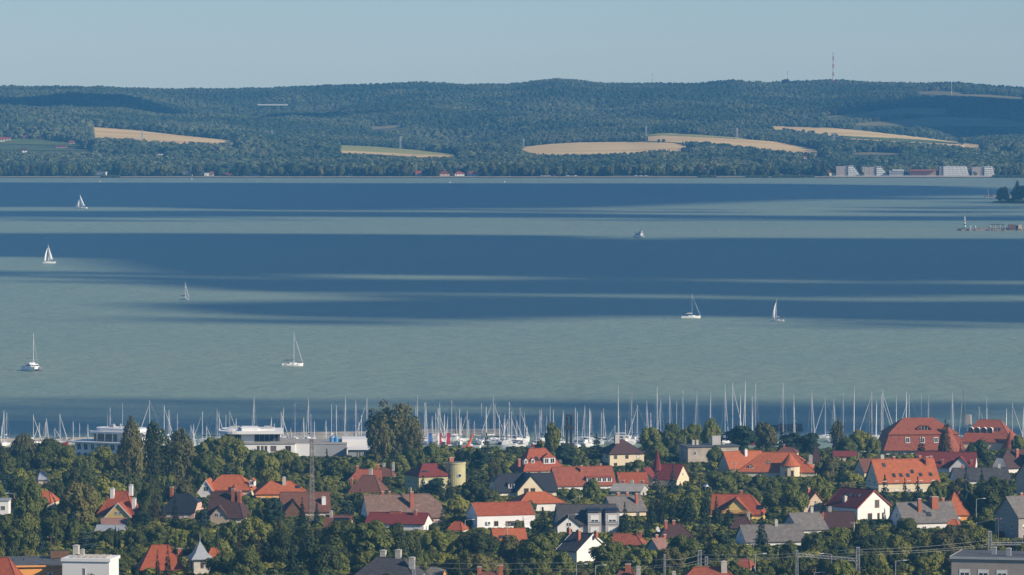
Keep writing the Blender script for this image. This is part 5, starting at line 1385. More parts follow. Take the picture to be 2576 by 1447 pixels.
def yacht(name, label, cat, loc, rz, L, mast_h, hull='white', mast='white', furl='white', cover='white', group=None, main=None, jib=None, bimini=None, heel=0.0, detail=True):
    bm, fb = L * .31, .55 + L * .06
    key = (round(L), hull)
    if key not in BOATLIB:
        Lk = float(round(L)); BOATLIB[key] = (hull_mesh('hull', Lk, Lk * .31, .55 + Lk * .06, {'white': m_hull_w, 'navy': m_hull_n, 'red': m_hull_r}[hull]), cabin_mesh(Lk, Lk * .31, .55 + Lk * .06))
    hm, cm = BOATLIB[key]; L = float(round(L)); bm, fb = L * .31, .55 + L * .06
    t = thing(name, label, cat, loc, rz, group)
    if heel: t.rotation_euler = (R(heel), 0, rz)
    h = link('hull', hm, t); link('cabin', cm, t)
    ms = link('mast', MASTS[mast], t, (.06 * L, 0, fb + .2)); ms.scale = (1, 1, mast_h - fb - .2)
    kb = ('boom', round(L), cover)
    if kb not in BOATLIB:
        c = {'white': m_sail, 'blue': m_blue, 'dark': m_navy}[cover]
        mb = MB().tube((.05 * L, 0, fb + 1.5), (-.32 * L, 0, fb + 1.55), .09, n=6)
        if main is None: mb.tube((.04 * L, 0, fb + 1.75), (-.31 * L, 0, fb + 1.68), .26, .14, 8, 1)
        BOATLIB[kb] = mb.mesh('boom', [m_mast, c])
    if main is None: link('boom', BOATLIB[kb], t)
    top = Vector((.06 * L, 0, mast_h * .93)); bow = Vector((.47 * L, 0, fb + .4)); stern = Vector((-.48 * L, 0, fb))
    fm = {'white': m_sail, 'blue': m_blue, 'dark': m_navy}[furl]
    if jib is None:
        mb = MB().tube(bow, bow.lerp(top, .12), .05, .11, 6).tube(bow.lerp(top, .12), bow.lerp(top, .7), .11, .08, 6).tube(bow.lerp(top, .7), top, .08, .02, 6)
        mb.build('furled_foresail', fm, t)
    rg = MB().tube(stern, Vector((.06 * L, 0, mast_h - .1)), .025, n=3)
    for s_ in (-1, 1):
        rg.tube((.04 * L, s_ * bm * .45, fb), (.06 * L - .18, s_ * 1.1, mast_h * .45), .025, n=3).tube((.06 * L - .18, s_ * 1.1, mast_h * .45), (.06 * L, 0, mast_h * .94), .022, n=3)
    for f_, hw_ in ((.45, 1.1), (.70, .85)):
        for s_ in (-1, 1): rg.tube((.06 * L, 0, mast_h * f_), (.06 * L - .18, s_ * hw_, mast_h * f_ + .05), .045, .03, 4)
    rg.build('rigging', m_steel, t)
    if bimini: MBm = bimini_mesh(L, bm, fb, {'white': m_sail, 'blue': m_blue, 'dark': m_navy}[bimini]); link('bimini', MBm, t)
    return t, fb
def sail_mesh(name, tack, head, clew, belly, n=8):
    """curved triangular sail with real thickness; belly: offset of its middle"""
    a, h, c = Vector(tack), Vector(head), Vector(clew); mb = MB(); th = Vector(belly).normalized() * .03
    rows = []
    for i in range(n + 1):
        u = i / n; p, q = a.lerp(h, u), c.lerp(h, u); row = []
        for j in range(5):
            v_ = j / 4; x = p.lerp(q, v_); k = math.sin(math.pi * v_ * .92 + .05) * math.sin(math.pi * min(1, u * .8 + .12))
            row.append(x + Vector(belly) * k)
        rows.append(row)
    vs = [p for r_ in rows for p in r_]; m = len(vs)
    vs2 = vs + [p + th for p in vs]
    ff = []
    for i in range(n):
        for j in range(4):
            k = i * 5 + j; ff += [(k, k + 1, k + 6, k + 5), (m + k + 5, m + k + 6, m + k + 1, m + k)]
    for i in range(n): ff += [(i * 5, i * 5 + 5, m + i * 5 + 5, m + i * 5), (i * 5 + 9, i * 5 + 4, m + i * 5 + 4, m + i * 5 + 9)]
    for j in range(4): ff.append((j + 1, j, m + j, m + j + 1))
    return mb.add(vs2, ff).mesh(name, m_sail, smooth=True)

# marina berths: image column of the mast and row of its top
MAST_SPEC = """4:1073 10:1032 17:1037 84:1043 99:1063 114:1062 117:1051 138:1077 151:1041 184:1061 200:1064 221:1066 277:1026 308:1014 376:1007 413:1019 425:1031 446:1041 480:1068 487:1066 509:1035 520:1071
546:1029 551:1035 568:1043 578:1032 594:1053 639:998 683:1050 690:1065 707:1035 713:1025 731:1076:v 742:1014 764:1050 776:1001 782:1042:s:b 791:1060 820:1057 834:1017 846:1019 869:995 895:1008 903:1061 909:1044 923:1001 933:1027
1016:1013 1024:1016 1046:1021 1050:997 1068:1013 1071:1012 1087:1047 1096:1037 1102:1026 1106:1013 1118:1042 1126:1049 1136:1007 1147:1027:k 1156:1029 1160:1049 1175:1034 1179:1055 1193:1059 1211:1015 1223:1022 1241:996 1245:1016 1256:1044 1268:1053 1270:1040 1277:1055 1281:1011 1287:1034 1289:1055 1300:1058 1308:1024 1319:1037:s:b 1326:1073 1346:1052:k 1358:1032 1362:1027 1375:1047 1384:1021:s:b 1392:1031 1417:1032 1447:1025 1452:1035 1471:1019 1483:1027 1486:1032 1513:1037 1518:1027
1547:1070 1555:967 1573:1050:k 1588:972:k 1603:1018 1627:1008 1637:1038 1653:973 1662:1001 1685:992 1702:1008:s:d 1718:981 1753:979 1788:977 1824:966 1843:962 1863:992 1875:960 1892:996 1901:964
1970:962 1997:992 2042:982 2076:1000 2098:1003:s 2121:988 2149:973 2187:1014:k 2193:985 2205:1008 2217:992 2221:980 2255:992 2280:984 2287:992 2317:991 2336:971 2396:986 2423:978:k 2463:1022 2482:999 2532:1027 2547:1013 2575:1022"""
MARINA = []
rb = random.Random(21)
for tok in MAST_SPEC.split():
    p = tok.split(':'); x, yt = float(p[0]), float(p[1]); mm = p[2] if len(p) > 2 else ''; ff_ = p[3] if len(p) > 3 else ''
    if x < 600: base = rb.uniform(1114, 1126)
    elif x < 1000: base = rb.uniform(1106, 1124)
    elif x < 1540: base = rb.uniform(1104, 1128)
    else: base = rb.uniform(1104, 1118)
    d = F * CAM / (base - YH)
    hgt = (base - yt) * d / F
    MARINA.append([x, d, hgt, mm, ff_])
# nudge neighbours apart in depth so hulls never share a berth
MARINA.sort()
for i in range(len(MARINA)):
    for j in range(max(0, i - 6), i):
        a, b = MARINA[i], MARINA[j]
        if abs(X_of(a[0], a[1]) - X_of(b[0], b[1])) < 4.6 and abs(a[1] - b[1]) < 13:
            nd = b[1] + 14 if b[1] < 2312 else b[1] - 14
            k = nd / a[1]; a[2] = CAM - (CAM - a[2]) * k if False else (YH + F * CAM / nd - (YH + F * (CAM - a[2]) / a[1])) * nd / F; a[1] = nd
BOAT_LIST = []
for i, (x, d, hgt, mm, ff_) in enumerate(MARINA):
    L = min(max(hgt * .70, 6.5), 14)
    mast = {'v': 'varnished', 'k': 'black', 's': 'silver', '': rb.choice(['white', 'white', 'silver'])}[mm]
    furl = {'b': 'blue', 'd': 'dark', '': rb.choice(['white', 'white', 'white', 'blue'])}[ff_]
    hull = rb.choice(['white'] * 6 + ['navy', 'red']); cover = rb.choice(['white', 'blue', 'dark'])
    rz = rb.choice([math.pi / 2, -math.pi / 2]) + rb.uniform(-.25, .25)
    if rb.random() < .35: rz = rb.choice([0, math.pi]) + rb.uniform(-.5, .5)
    off = Vector((.06 * round(L), 0)); ox = math.cos(rz) * off.x
    t, fb = yacht('moored_sailboat', None, 'sailboat', (X_of(x, d) - ox, d - math.sin(rz) * off.x, 0), rz, L, hgt, hull, mast, furl, cover, 'sailboats moored in the marina')
    t['label'] = 'x'
    BOAT_LIST.append((t, x, YH + F * (CAM - hgt) / d, hgt, hull, mast, furl, cover))

# motor cruisers at the quay
def cruiser(label, x, d, L, rz, top=m_hull_w):
    t = thing('motor_cruiser', label, 'motorboat', (X_of(x, d), d, 0), rz, 'motor cruisers in the marina')
    link('hull', hull_mesh('hull', L, L * .32, 1.3, m_hull_w), t)
    mb = MB()
    vs = [(-.32 * L, -.13 * L, 1.2), (.22 * L, -.11 * L, 1.2), (.22 * L, .11 * L, 1.2), (-.32 * L, .13 * L, 1.2), (-.30 * L, -.12 * L, 2.5), (.08 * L, -.10 * L, 2.5), (.08 * L, .10 * L, 2.5), (-.30 * L, .12 * L, 2.5)]
    mb.add(vs, [(0, 3, 2, 1), (4, 5, 6, 7), (0, 1, 5, 4), (1, 2, 6, 5), (2, 3, 7, 6), (3, 0, 4, 7)]).build('cabin', m_hull_w, t)
    MB().box(-.24 * L, .06 * L, -.128 * L, .128 * L, 1.75, 2.2).build('window_band', m_glass, t)
    MB().shell([[(-.34 * L, -.13 * L, 3.5), (-.02 * L, -.11 * L, 3.55), (-.02 * L, .11 * L, 3.55), (-.34 * L, .13 * L, 3.5)]], .12).build('hard_top', top, t)
    for sx in (-.3, -.06):
        for sy in (-.1, .1): MB().tube((sx * L, sy * L, 2.5), (sx * L, sy * L, 3.45), .05, n=4).build('post', m_steel, t)
cruiser('white motor cruiser moored beside the yellow brown-roofed house', 1548, 2300, 15, 2.9)
cruiser('white motor cruiser behind the stone chimney of the yellow house', 1575, 2316, 13, .2)
cruiser('white cruiser with blue top between the trees and the yellow house', 1617, 2310, 13, .3, m_blue)
cruiser('white motor cruiser berthed at the foot of the black pile driver', 1452, 2292, 13, 2.8)
cruiser('small white cruiser left of the black pile driver', 1412, 2280, 10, .4)

# ------------------------------------------------------------------ boats out on the lake
def on_lake(x, row): d = wd(row); return (X_of(x, d), d, 0)
t, fb = yacht('sailboat', 'white sailboat under full sail, farthest out near the opposite shore', 'sailboat', on_lake(203, 525), math.pi - .3, 13, 14.5, main=1, jib=1)
link('mainsail', sail_mesh('mainsail', (.4, 0, 2.6), (.8, 0, 14.0), (-5.0, .8, 2.4), (0, 1.0, 0)), t); link('foresail', sail_mesh('foresail', (6.1, 0, 1.6), (1.0, 0, 10.5), (1.3, .8, 1.8), (0, 1.1, 0)), t)
t, fb = yacht('sailboat', 'heeling white sailboat with narrow full sails on the dark band', 'sailboat', on_lake(123, 663), math.pi + .25, 10, 14.8, main=1, jib=1, bimini='dark', heel=4)
link('mainsail', sail_mesh('mainsail', (.3, 0, 2.4), (.6, 0, 14.4), (-2.9, 1.0, 2.5), (0, .9, 0)), t); link('foresail', sail_mesh('foresail', (4.7, 0, 1.5), (.8, 0, 11.6), (2.4, .9, 1.4), (.8, 1.0, 0)), t)
yacht('sailboat', 'small white sailboat seen bow-on with bare mast and dark canopy', 'sailboat', on_lake(465, 755), -.75, 8, 11.6, bimini='dark', cover='dark')
t, fb = yacht('sailboat', 'long grey-white yacht with bare mast and a person on its bow', 'sailboat', on_lake(736, 921), .12, 11, 17.0, bimini='dark', cover='dark')
for x in (-3.6, -.2, 2.4):
    for s_ in (-1, 1): MB().box(-.45, .45, -.05, .05, -.13, .13).build('porthole', m_glass, t, (x, s_ * 1.62 * (1 if x < 1 else .86), .78))
YT_LONG = t
t, fb = yacht('sailboat', 'white motoring sailboat with dark sprayhood and bare leaning mast', 'sailboat', on_lake(1738, 801), .18, 12, 14.6, bimini='dark', cover='white', furl='white')
t2, fb = yacht('sailboat', 'white yacht carrying only its foresail, right of the motoring one', 'sailboat', on_lake(1955, 809), math.pi - .25, 8, 13.4, cover='white', jib=1, bimini='dark')
link('foresail', sail_mesh('foresail', (3.7, 0, 1.5), (.7, 0, 11.0), (1.0, .9, 1.6), (.6, 1.0, 0)), t2)
# catamaran
L = 12.0
t = thing('catamaran', 'white catamaran with bare mast and dark flybridge canopy, seen bow-on', 'catamaran', on_lake(83, 933), -.95)
for s_ in (-1, 1): link('hull', hull_mesh('hull', L, 1.9, 1.9, m_hull_w), t, (0, s_ * 2.6, 0))
MB().box(-4.6, 2.6, -3.2, 3.2, .9, 1.9).build('bridge_deck', m_hull_w, t)
MB().add([(-3.4, -2.6, 1.9), (2.4, -2.4, 1.9), (2.4, 2.4, 1.9), (-3.4, 2.6, 1.9), (-3.2, -2.4, 3.4), (1.2, -2.1, 3.4), (1.2, 2.1, 3.4), (-3.2, 2.4, 3.4)], [(0, 3, 2, 1), (4, 5, 6, 7), (0, 1, 5, 4), (1, 2, 6, 5), (2, 3, 7, 6), (3, 0, 4, 7)]).build('saloon', m_hull_w, t)
for y in (-1.45, 0, 1.45): o = MB().box(-.05, .06, -.6, .6, -.36, .36).build('saloon_window', m_glass, t, (1.84, y, 2.65)); o.rotation_euler = (0, R(-38), 0)
for s_ in (-1, 1): MB().box(-2.4, 1.0, -.05, .05, -.3, .3).build('side_window', m_glass, t, (-.4, s_ * 2.42, 2.7))
MB().box(-3.6, -.6, -1.6, 1.6, 3.4, 4.0).build('flybridge', m_hull_w, t)
MB().shell([[(-3.4, -1.5, 6.1), (-.8, -1.5, 6.2), (-.8, 1.5, 6.2), (-3.4, 1.5, 6.1)]], .12).build('canopy', m_navy, t)
for sx in (-3.3, -.9):
    for sy in (-1.4, 1.4): MB().tube((sx, sy, 4.0), (sx, sy, 6.1), .05, n=4).build('post', m_steel, t)
ms = link('mast', MASTS['white'], t, (.4, 0, 3.4)); ms.scale = (1.2, 1.2, 15.4)
rg = MB().tube((5.2, 0, 1.9), (.45, 0, 17), .05, n=4)
for s_ in (-1, 1): rg.tube((-1.5, s_ * 3.2, 1.9), (.3, s_ * 1.0, 10.5), .03, n=3).tube((.3, s_ * 1.0, 10.5), (.4, 0, 17), .03, n=3)
rg.build('rigging', m_steel, t)
# small passenger ship
t = thing('passenger_boat', 'small grey-white passenger boat with open upper deck and a mast', 'boat', on_lake(1609, 598), -.7)
link('hull', hull_mesh('hull', 11.0, 4.2, 1.7, m_hull_w), t)
MB().box(-3.6, 2.4, -1.7, 1.7, 1.6, 3.6).build('saloon', m_hull_w, t)
for s_ in (-1, 1): MB().box(-3.2, 2.0, -.04, .04, -.4, .4).build('window_band', m_glass, t, (0, s_ * 1.72, 2.8))
MB().box(-4.2, 2.8, -1.9, 1.9, 3.6, 3.75).build('upper_deck', m_hull_w, t)
MB().box(.2, 2.2, -1.1, 1.1, 3.75, 5.4).build('wheelhouse', WALL['grey'], t)
MB().box(-.2, 2.6, -1.4, 1.4, 5.4, 5.55).build('wheelhouse_roof', m_hull_w, t)
rl = MB()
for i in range(9):
    for s_ in (-1, 1): rl.tube((-4.1 + i * .8, s_ * 1.8, 3.75), (-4.1 + i * .8, s_ * 1.8, 4.7), .04, n=4)
for s_ in (-1, 1): rl.tube((-4.1, s_ * 1.8, 4.7), (2.4, s_ * 1.8, 4.7), .04, n=4)
rl.build('railing', WALL['dark'], t)
MB().tube((1.0, 0, 5.5), (1.0, 0, 8.6), .1, .05).tube((1.0, -.8, 7.4), (1.0, .8, 7.4), .04, n=4).build('mast', WALL['dark'], t)
# ------------------------------------------------------------------ trees of the town
def variants(fn, mats):
    """the same crown in several leaf colours"""
    out = {}
    base = None
    for key, m in mats.items():
        me = fn(m) if base is None else base.copy()
        if base is None: base = me
        else: me.materials[0] = m
        out[key] = me
    return out
BM = {'leaf': m_leaf, 'lime': m_leaf_lime, 'olive': m_leaf_olive, 'dark': m_leaf_dark}
CROWN = {
    'big': [variants(lambda m, k=k: lumps_crown('crown', 100 + k, 6500, 0.021, m, 52, base=.10, shape='egg' if k % 2 else 'round', lump=(.10, .19)), BM) for k in range(4)],
    'mid': [variants(lambda m, k=k: lumps_crown('crown', 120 + k, 3600, 0.030, m, 34, base=.08, shape='egg' if k % 2 else 'round', lump=(.12, .22)), BM) for k in range(4)],
    'small': [variants(lambda m, k=k: lumps_crown('crown', 140 + k, 1500, 0.045, m, 18, base=.04, lump=(.16, .27)), BM) for k in range(3)],
    'airy': [variants(lambda m, k=k: lumps_crown('crown', 160 + k, 6000, 0.017, m, 90, base=.06, shape='up', lump=(.05, .10)), BM) for k in range(2)],
    'poplar': [variants(lambda m, k=k: spire_crown('crown', 180 + k, 5200, 0.017, m, 60, .86), BM) for k in range(2)],
    'cypress': [variants(lambda m, k=k: spire_crown('crown', 190 + k, 1800, 0.030, m, 30, .8), BM) for k in range(1)],
}
NM = {'green': m_needle, 'blue': m_needle_blue, 'brown': m_needle_brown}
CROWN['spruce'] = [variants(lambda m, k=k: cone_crown('crown', 200 + k, 4600, 0.021, m, tiers=15 + k, droop=.5, power=.85), NM) for k in range(4)]
CROWN['pine'] = [variants(lambda m, k=k: lumps_crown('crown', 220 + k, 4200, 0.024, m, 42, base=.14, shape='flat', lump=(.12, .22)), NM) for k in range(3)]
CROWN['cedar'] = [variants(lambda m, k=k: cone_crown('crown', 230 + k, 5200, 0.022, m, tiers=11, droop=.12, power=.6), NM) for k in range(2)]
TRUNK = {'broad': [trunk_mesh('trunk', 300 + k, .72, .028, 7, .34, .2) for k in range(3)], 'spire': [trunk_mesh('trunk', 310, .9, .04, 3, .1, .3)], 'conifer': [trunk_mesh('trunk', 320, .95, .022, 0)], 'pine': [trunk_mesh('trunk', 330 + k, .85, .03, 6, .32, .35) for k in range(2)]}
TREES = []
KINDS = {  # key: (crown kind, tint, object name, words)
    'big': ('big', 'leaf', 'broadleaf_tree', 'large green broadleaf tree'), 'biglime': ('big', 'lime', 'broadleaf_tree', 'large yellow-green broadleaf tree'), 'bigdark': ('big', 'dark', 'broadleaf_tree', 'large dark green broadleaf tree'), 'bigolive': ('big', 'olive', 'broadleaf_tree', 'large olive-green broadleaf tree'),
    'mid': ('mid', 'leaf', 'broadleaf_tree', 'rounded green tree'), 'lime': ('mid', 'lime', 'broadleaf_tree', 'rounded yellow-green tree'), 'dark': ('mid', 'dark', 'broadleaf_tree', 'rounded dark green tree'), 'olive': ('mid', 'olive', 'broadleaf_tree', 'rounded olive-green tree'),
    'small': ('small', 'leaf', 'small_tree', 'small green bushy tree'), 'smalllime': ('small', 'lime', 'small_tree', 'small yellow-green bushy tree'), 'smalldark': ('small', 'dark', 'small_tree', 'small dark bushy tree'),
    'airy': ('airy', 'olive', 'broadleaf_tree', 'tall loose olive tree'), 'airygreen': ('airy', 'leaf', 'broadleaf_tree', 'tall loose green tree'),
    'poplar': ('poplar', 'olive', 'poplar_tree', 'tall olive columnar poplar'), 'poplardark': ('poplar', 'dark', 'poplar_tree', 'broad dark columnar poplar'),
    'cypress': ('cypress', 'dark', 'cypress_tree', 'slim dark cypress'),
    'spruce': ('spruce', 'green', 'spruce_tree', 'dark pointed spruce'), 'blue': ('spruce', 'blue', 'spruce_tree', 'blue-grey spruce'), 'brown': ('spruce', 'brown', 'spruce_tree', 'brownish pointed conifer'),
    'pine': ('pine', 'green', 'pine_tree', 'dark spreading pine'), 'cedar': ('cedar', 'blue', 'cedar_tree', 'wide layered blue-green cedar'),
}
rt = random.Random(99)
def tree(kind, x, d, h, w):
    ck, tint, name, words_ = KINDS[kind]
    X = X_of(x, d)
    t = thing(name, 'x', 'tree', (X, d, gz(d)), rt.uniform(0, 6.28), 'trees of the town')
    cr = link('crown', rt.choice(CROWN[ck])[tint], t); cr.scale = (w, w, h)
    tk = 'conifer' if ck in ('spruce', 'cedar') else 'pine' if ck == 'pine' else 'spire' if ck in ('poplar', 'cypress') else 'broad'
    tr = link('trunk', rt.choice(TRUNK[tk]), t); tr.scale = (h * .75, h * .75, h)
    TREES.append((t, x, d, h, w, kind))
def put(kind, x, yt, yb, wpx):
    d = d_of(yb); h = Z_of(yt, d) - gz(d)
    tree(kind, x, d, h, wpx * d / F)
PLACED = """poplar 331 1050 1238 74|poplardark 388 1062 1235 104|poplar 452 1078 1230 92|mid 15 1138 1205 62|dark 60 1136 1200 64|big 112 1122 1200 78|big 165 1120 1200 86|mid 213 1140 1205 60|biglime 256 1116 1200 72|lime 288 1140 1205 54|airy 318 1105 1195 60
big 75 1208 1345 94|bigolive 196 1202 1345 104|bigdark 12 1292 1405 96|big 52 1303 1415 100|cedar 216 1322 1405 100|blue 100 1330 1405 44|cypress 139 1312 1390 11|cypress 290 1325 1400 10|cypress 299 1330 1400 9|cypress 342 1430 1475 10|cypress 347 1426 1475 10
brown 390 1225 1330 38|brown 411 1262 1332 32|spruce 440 1240 1345 38|pine 355 1280 1342 54|lime 458 1306 1346 30|blue 512 1258 1348 62|dark 340 1325 1402 62|mid 396 1318 1392 64|mid 446 1332 1402 62|brown 422 1372 1470 36|brown 396 1384 1475 30
lime 522 1092 1175 56|biglime 562 1089 1180 76|lime 596 1102 1188 66|mid 640 1132 1206 58|lime 672 1136 1210 60|lime 716 1132 1206 62|mid 748 1152 1215 44|spruce 822 1130 1215 46|mid 790 1152 1215 46|mid 858 1152 1215 60|airy 992 1007 1165 150|airy 956 1058 1172 70|airy 1036 1060 1172 66|lime 938 1160 1220 60|lime 1002 1144 1205 70|mid 1042 1118 1195 62|mid 1086 1114 1190 60|dark 880 1160 1225 40
pine 686 1246 1350 70|spruce 760 1252 1342 42|spruce 797 1258 1338 38|cedar 872 1226 1330 54|spruce 906 1230 1305 32|mid 575 1302 1395 62|biglime 640 1292 1405 92|brown 602 1338 1425 62|brown 650 1345 1435 56|big 560 1382 1470 92|big 622 1376 1475 104|bigdark 702 1332 1445 104|spruce 772 1318 1440 84|big 858 1306 1425 120|big 932 1308 1435 150|bigdark 992 1312 1432 84|cypress 547 1330 1430 14|spruce 735 1350 1460 60|bigdark 810 1360 1470 110
spruce 1155 1110 1188 44|cedar 1224 1090 1190 46|airy 1246 1152 1228 40|mid 1186 1126 1195 52|lime 1390 1060 1158 50|lime 1360 1108 1156 34|spruce 1130 1182 1275 42|spruce 1186 1176 1280 52|dark 1192 1204 1280 72|spruce 1064 1197 1255 50|pine 1095 1196 1264 62|mid 1226 1222 1284 62|lime 1152 1250 1316 74|spruce 1112 1282 1335 40|spruce 1365 1277 1372 80|mid 1490 1204 1276 56|mid 1442 1228 1272 34|mid 1336 1255 1300 30|dark 1260 1160 1225 40|pine 1206 1120 1200 50
big 1102 1326 1425 86|mid 1042 1330 1415 62|bigdark 1210 1332 1428 96|bigolive 1282 1345 1445 84|big 1350 1342 1450 92|spruce 1300 1372 1475 70|mid 1416 1388 1465 66|dark 1172 1340 1420 64|small 1302 1305 1345 24|spruce 1316 1300 1345 18
cedar 1500 1092 1175 56|biglime 1642 1068 1155 68|big 1690 1064 1155 76|big 1740 1060 1152 66|biglime 1790 1050 1155 56|pine 1864 1060 1155 88|olive 1926 1054 1145 64|spruce 1966 1064 1148 36|pine 1992 1080 1155 62|pine 2036 1082 1155 62|blue 1650 1166 1255 34|blue 1692 1172 1260 48|spruce 1692 1246 1340 50|spruce 1730 1214 1340 72|spruce 1772 1226 1345 62|spruce 1802 1250 1340 52|spruce 1832 1262 1345 46|spruce 1640 1242 1335 50|spruce 1664 1230 1340 42|spruce 1572 1264 1356 50|spruce 1630 1286 1375 46|mid 1800 1122 1182 52|mid 1812 1180 1246 78|mid 1862 1182 1240 60|mid 1912 1192 1246 62|mid 1946 1200 1250 40|mid 1655 1112 1175 60|mid 1598 1152 1196 50
big 1530 1354 1450 96|mid 1602 1370 1465 84|big 1722 1344 1440 96|mid 1792 1358 1445 84|spruce 1916 1290 1398 62|bigolive 1690 1372 1455 80|dark 1985 1362 1440 60
olive 2080 1140 1222 66|spruce 2118 1150 1230 54|airy 2106 1058 1150 40|lime 2166 1074 1155 66|mid 2198 1100 1160 46|mid 2130 1100 1160 60|brown 2378 1057 1160 54|brown 2318 1100 1162 48|spruce 2416 1112 1160 16|dark 2462 1104 1182 76|mid 2530 1150 1200 44|lime 2142 1184 1232 58|blue 2226 1196 1296 60|spruce 2276 1204 1286 42|spruce 2308 1200 1290 48|blue 2430 1175 1316 66|bigdark 2502 1200 1316 108|spruce 2470 1168 1245 28|mid 2356 1206 1276 60|mid 2002 1220 1306 70|lime 2088 1242 1304 44|big 2282 1302 1378 90|bigolive 2392 1322 1425 116|biglime 2452 1318 1418 92|big 2100 1320 1400 90|mid 2170 1318 1400 70|bigdark 2190 1338 1430 90|mid 2560 1088 1160 40|mid 2046 1332 1408 60|lime 2330 1394 1455 70"""
for tok in PLACED.replace('\n', '|').split('|'):
    a = tok.split(); put(a[0], *map(float, a[1:]))
NP = len(TREES)
SHOWN = []
for (t_, x_, d_, h_, w_, k_) in TREES:      # the trees placed one by one stay in view over their upper part
    yt_, yb_ = row_of(gz(d_) + h_, d_), row_of(gz(d_), d_); wp_ = w_ * F / d_
    SHOWN.append((x_ - wp_ * .3, x_ + wp_ * .3, yt_ + (yb_ - yt_) * (.72 if k_ in ('spruce', 'blue', 'brown', 'poplar', 'poplardark', 'cypress', 'cedar') else .55), d_))
# the rest of the gardens: trees where the photograph shows green, kept off roofs and out of sight lines to them
def clear_of_houses(X, Y, rad):
    return all((X - a) ** 2 + (Y - b) ** 2 > (r_ + rad) ** 2 for *_, (a, b, r_) in HOUSES)
def cap_height(x, wpx, d, h):
    for (q0, q1, yv, df) in SHOWN:
        if d < df and x + wpx * .4 > q0 and x - wpx * .4 < q1: h = min(h, Z_of(yv, d) - gz(d))
    for (sh, x0, x1, yt, yv, df, c) in HOUSES:
        if d < df + 2 and x + wpx * .44 > x0 and x - wpx * .44 < x1:
            h = min(h, Z_of(yv - 1, d) - gz(d))
    return h
rf = random.Random(5)
fill, tries = [], 0
rows = np.concatenate([np.linspace(1150, 1300, 30), np.linspace(1304, 1500, 30)])
for yb in rows:
    d = d_of(yb); step = 44 if yb < 1300 else 52
    for x in np.arange(-30, 2620, step):
        tries += 1
        xx = x + rf.uniform(-20, 20); dd = d + rf.uniform(-6, 6)
        X = X_of(xx, dd)
        h = rf.uniform(6.5, 14.0) if yb > 1180 else rf.uniform(6, 9.5)
        w_ = h * rf.uniform(.65, 1.05)
        if not clear_of_houses(X, dd, w_ * .22): continue
        h2 = cap_height(xx, w_ * F / dd, dd, h)
        if h2 < 3.2: continue
        if h2 < h: w_ *= max(.6, h2 / h); h = h2
        near = False
        for (t, tx, td, th_, tw, kk) in TREES:
            dx = X - X_of(tx, td)
            if dx * dx + (dd - td) ** 2 * .35 < ((w_ + tw) * .40) ** 2: near = True; break
        if near: continue
        tall = h > 7
        kind = rf.choice(['mid', 'big', 'big', 'dark', 'bigdark', 'biglime', 'lime', 'bigolive', 'spruce', 'spruce', 'pine', 'cedar', 'airygreen', 'brown'] if tall else ['small', 'small', 'smalldark', 'smalllime', 'mid', 'dark'])
        if kind in ('spruce', 'brown'): w_ *= .62
        fill.append((kind, xx, dd, h, w_))
        TREES.append((None, xx, dd, h, w_, kind))
TREES = TREES[:NP]
fill.sort(key=lambda f_: -(f_[3] * f_[4] / f_[2] ** 2))
for f_ in fill[:300 - 12]: tree(*f_)
print('TREES', len(TREES), 'filler candidates', len(fill))
# bushes, hedges and undergrowth between the houses: one mass
bcol = bpy.data.collections.new('bush_kinds')
for k in range(3):
    o = bpy.data.objects.new('bush_kind_%d' % k, lumps_crown('bush', 400 + k, 420, .085, [m_leaf, m_leaf_dark, m_leaf_lime][k], 9, base=0.0, lump=(.2, .32))); bcol.objects.link(o)
bp_, bs_ = [], []
for yb in np.concatenate([np.linspace(1142, 1300, 80), np.linspace(1302, 1520, 75)]):
    d = d_of(yb)
    for x in np.arange(-40, 2640, 24):
        xx = x + rf.uniform(-12, 12); dd = d + rf.uniform(-3, 3); X = X_of(xx, dd)
        if not clear_of_houses(X, dd, -1.0): continue
        h = rf.uniform(1.2, 4.2); h = min(h, max(cap_height(xx, 16, dd, h), .9)); w_ = max(h, 1.6) * rf.uniform(.9, 1.5)
        bp_.append((X, dd, gz(dd) - .2)); bs_.append((w_, w_, h))
scatter('undergrowth', bp_, bs_, bcol, 9, 'bushes and hedges filling the gardens between the houses')
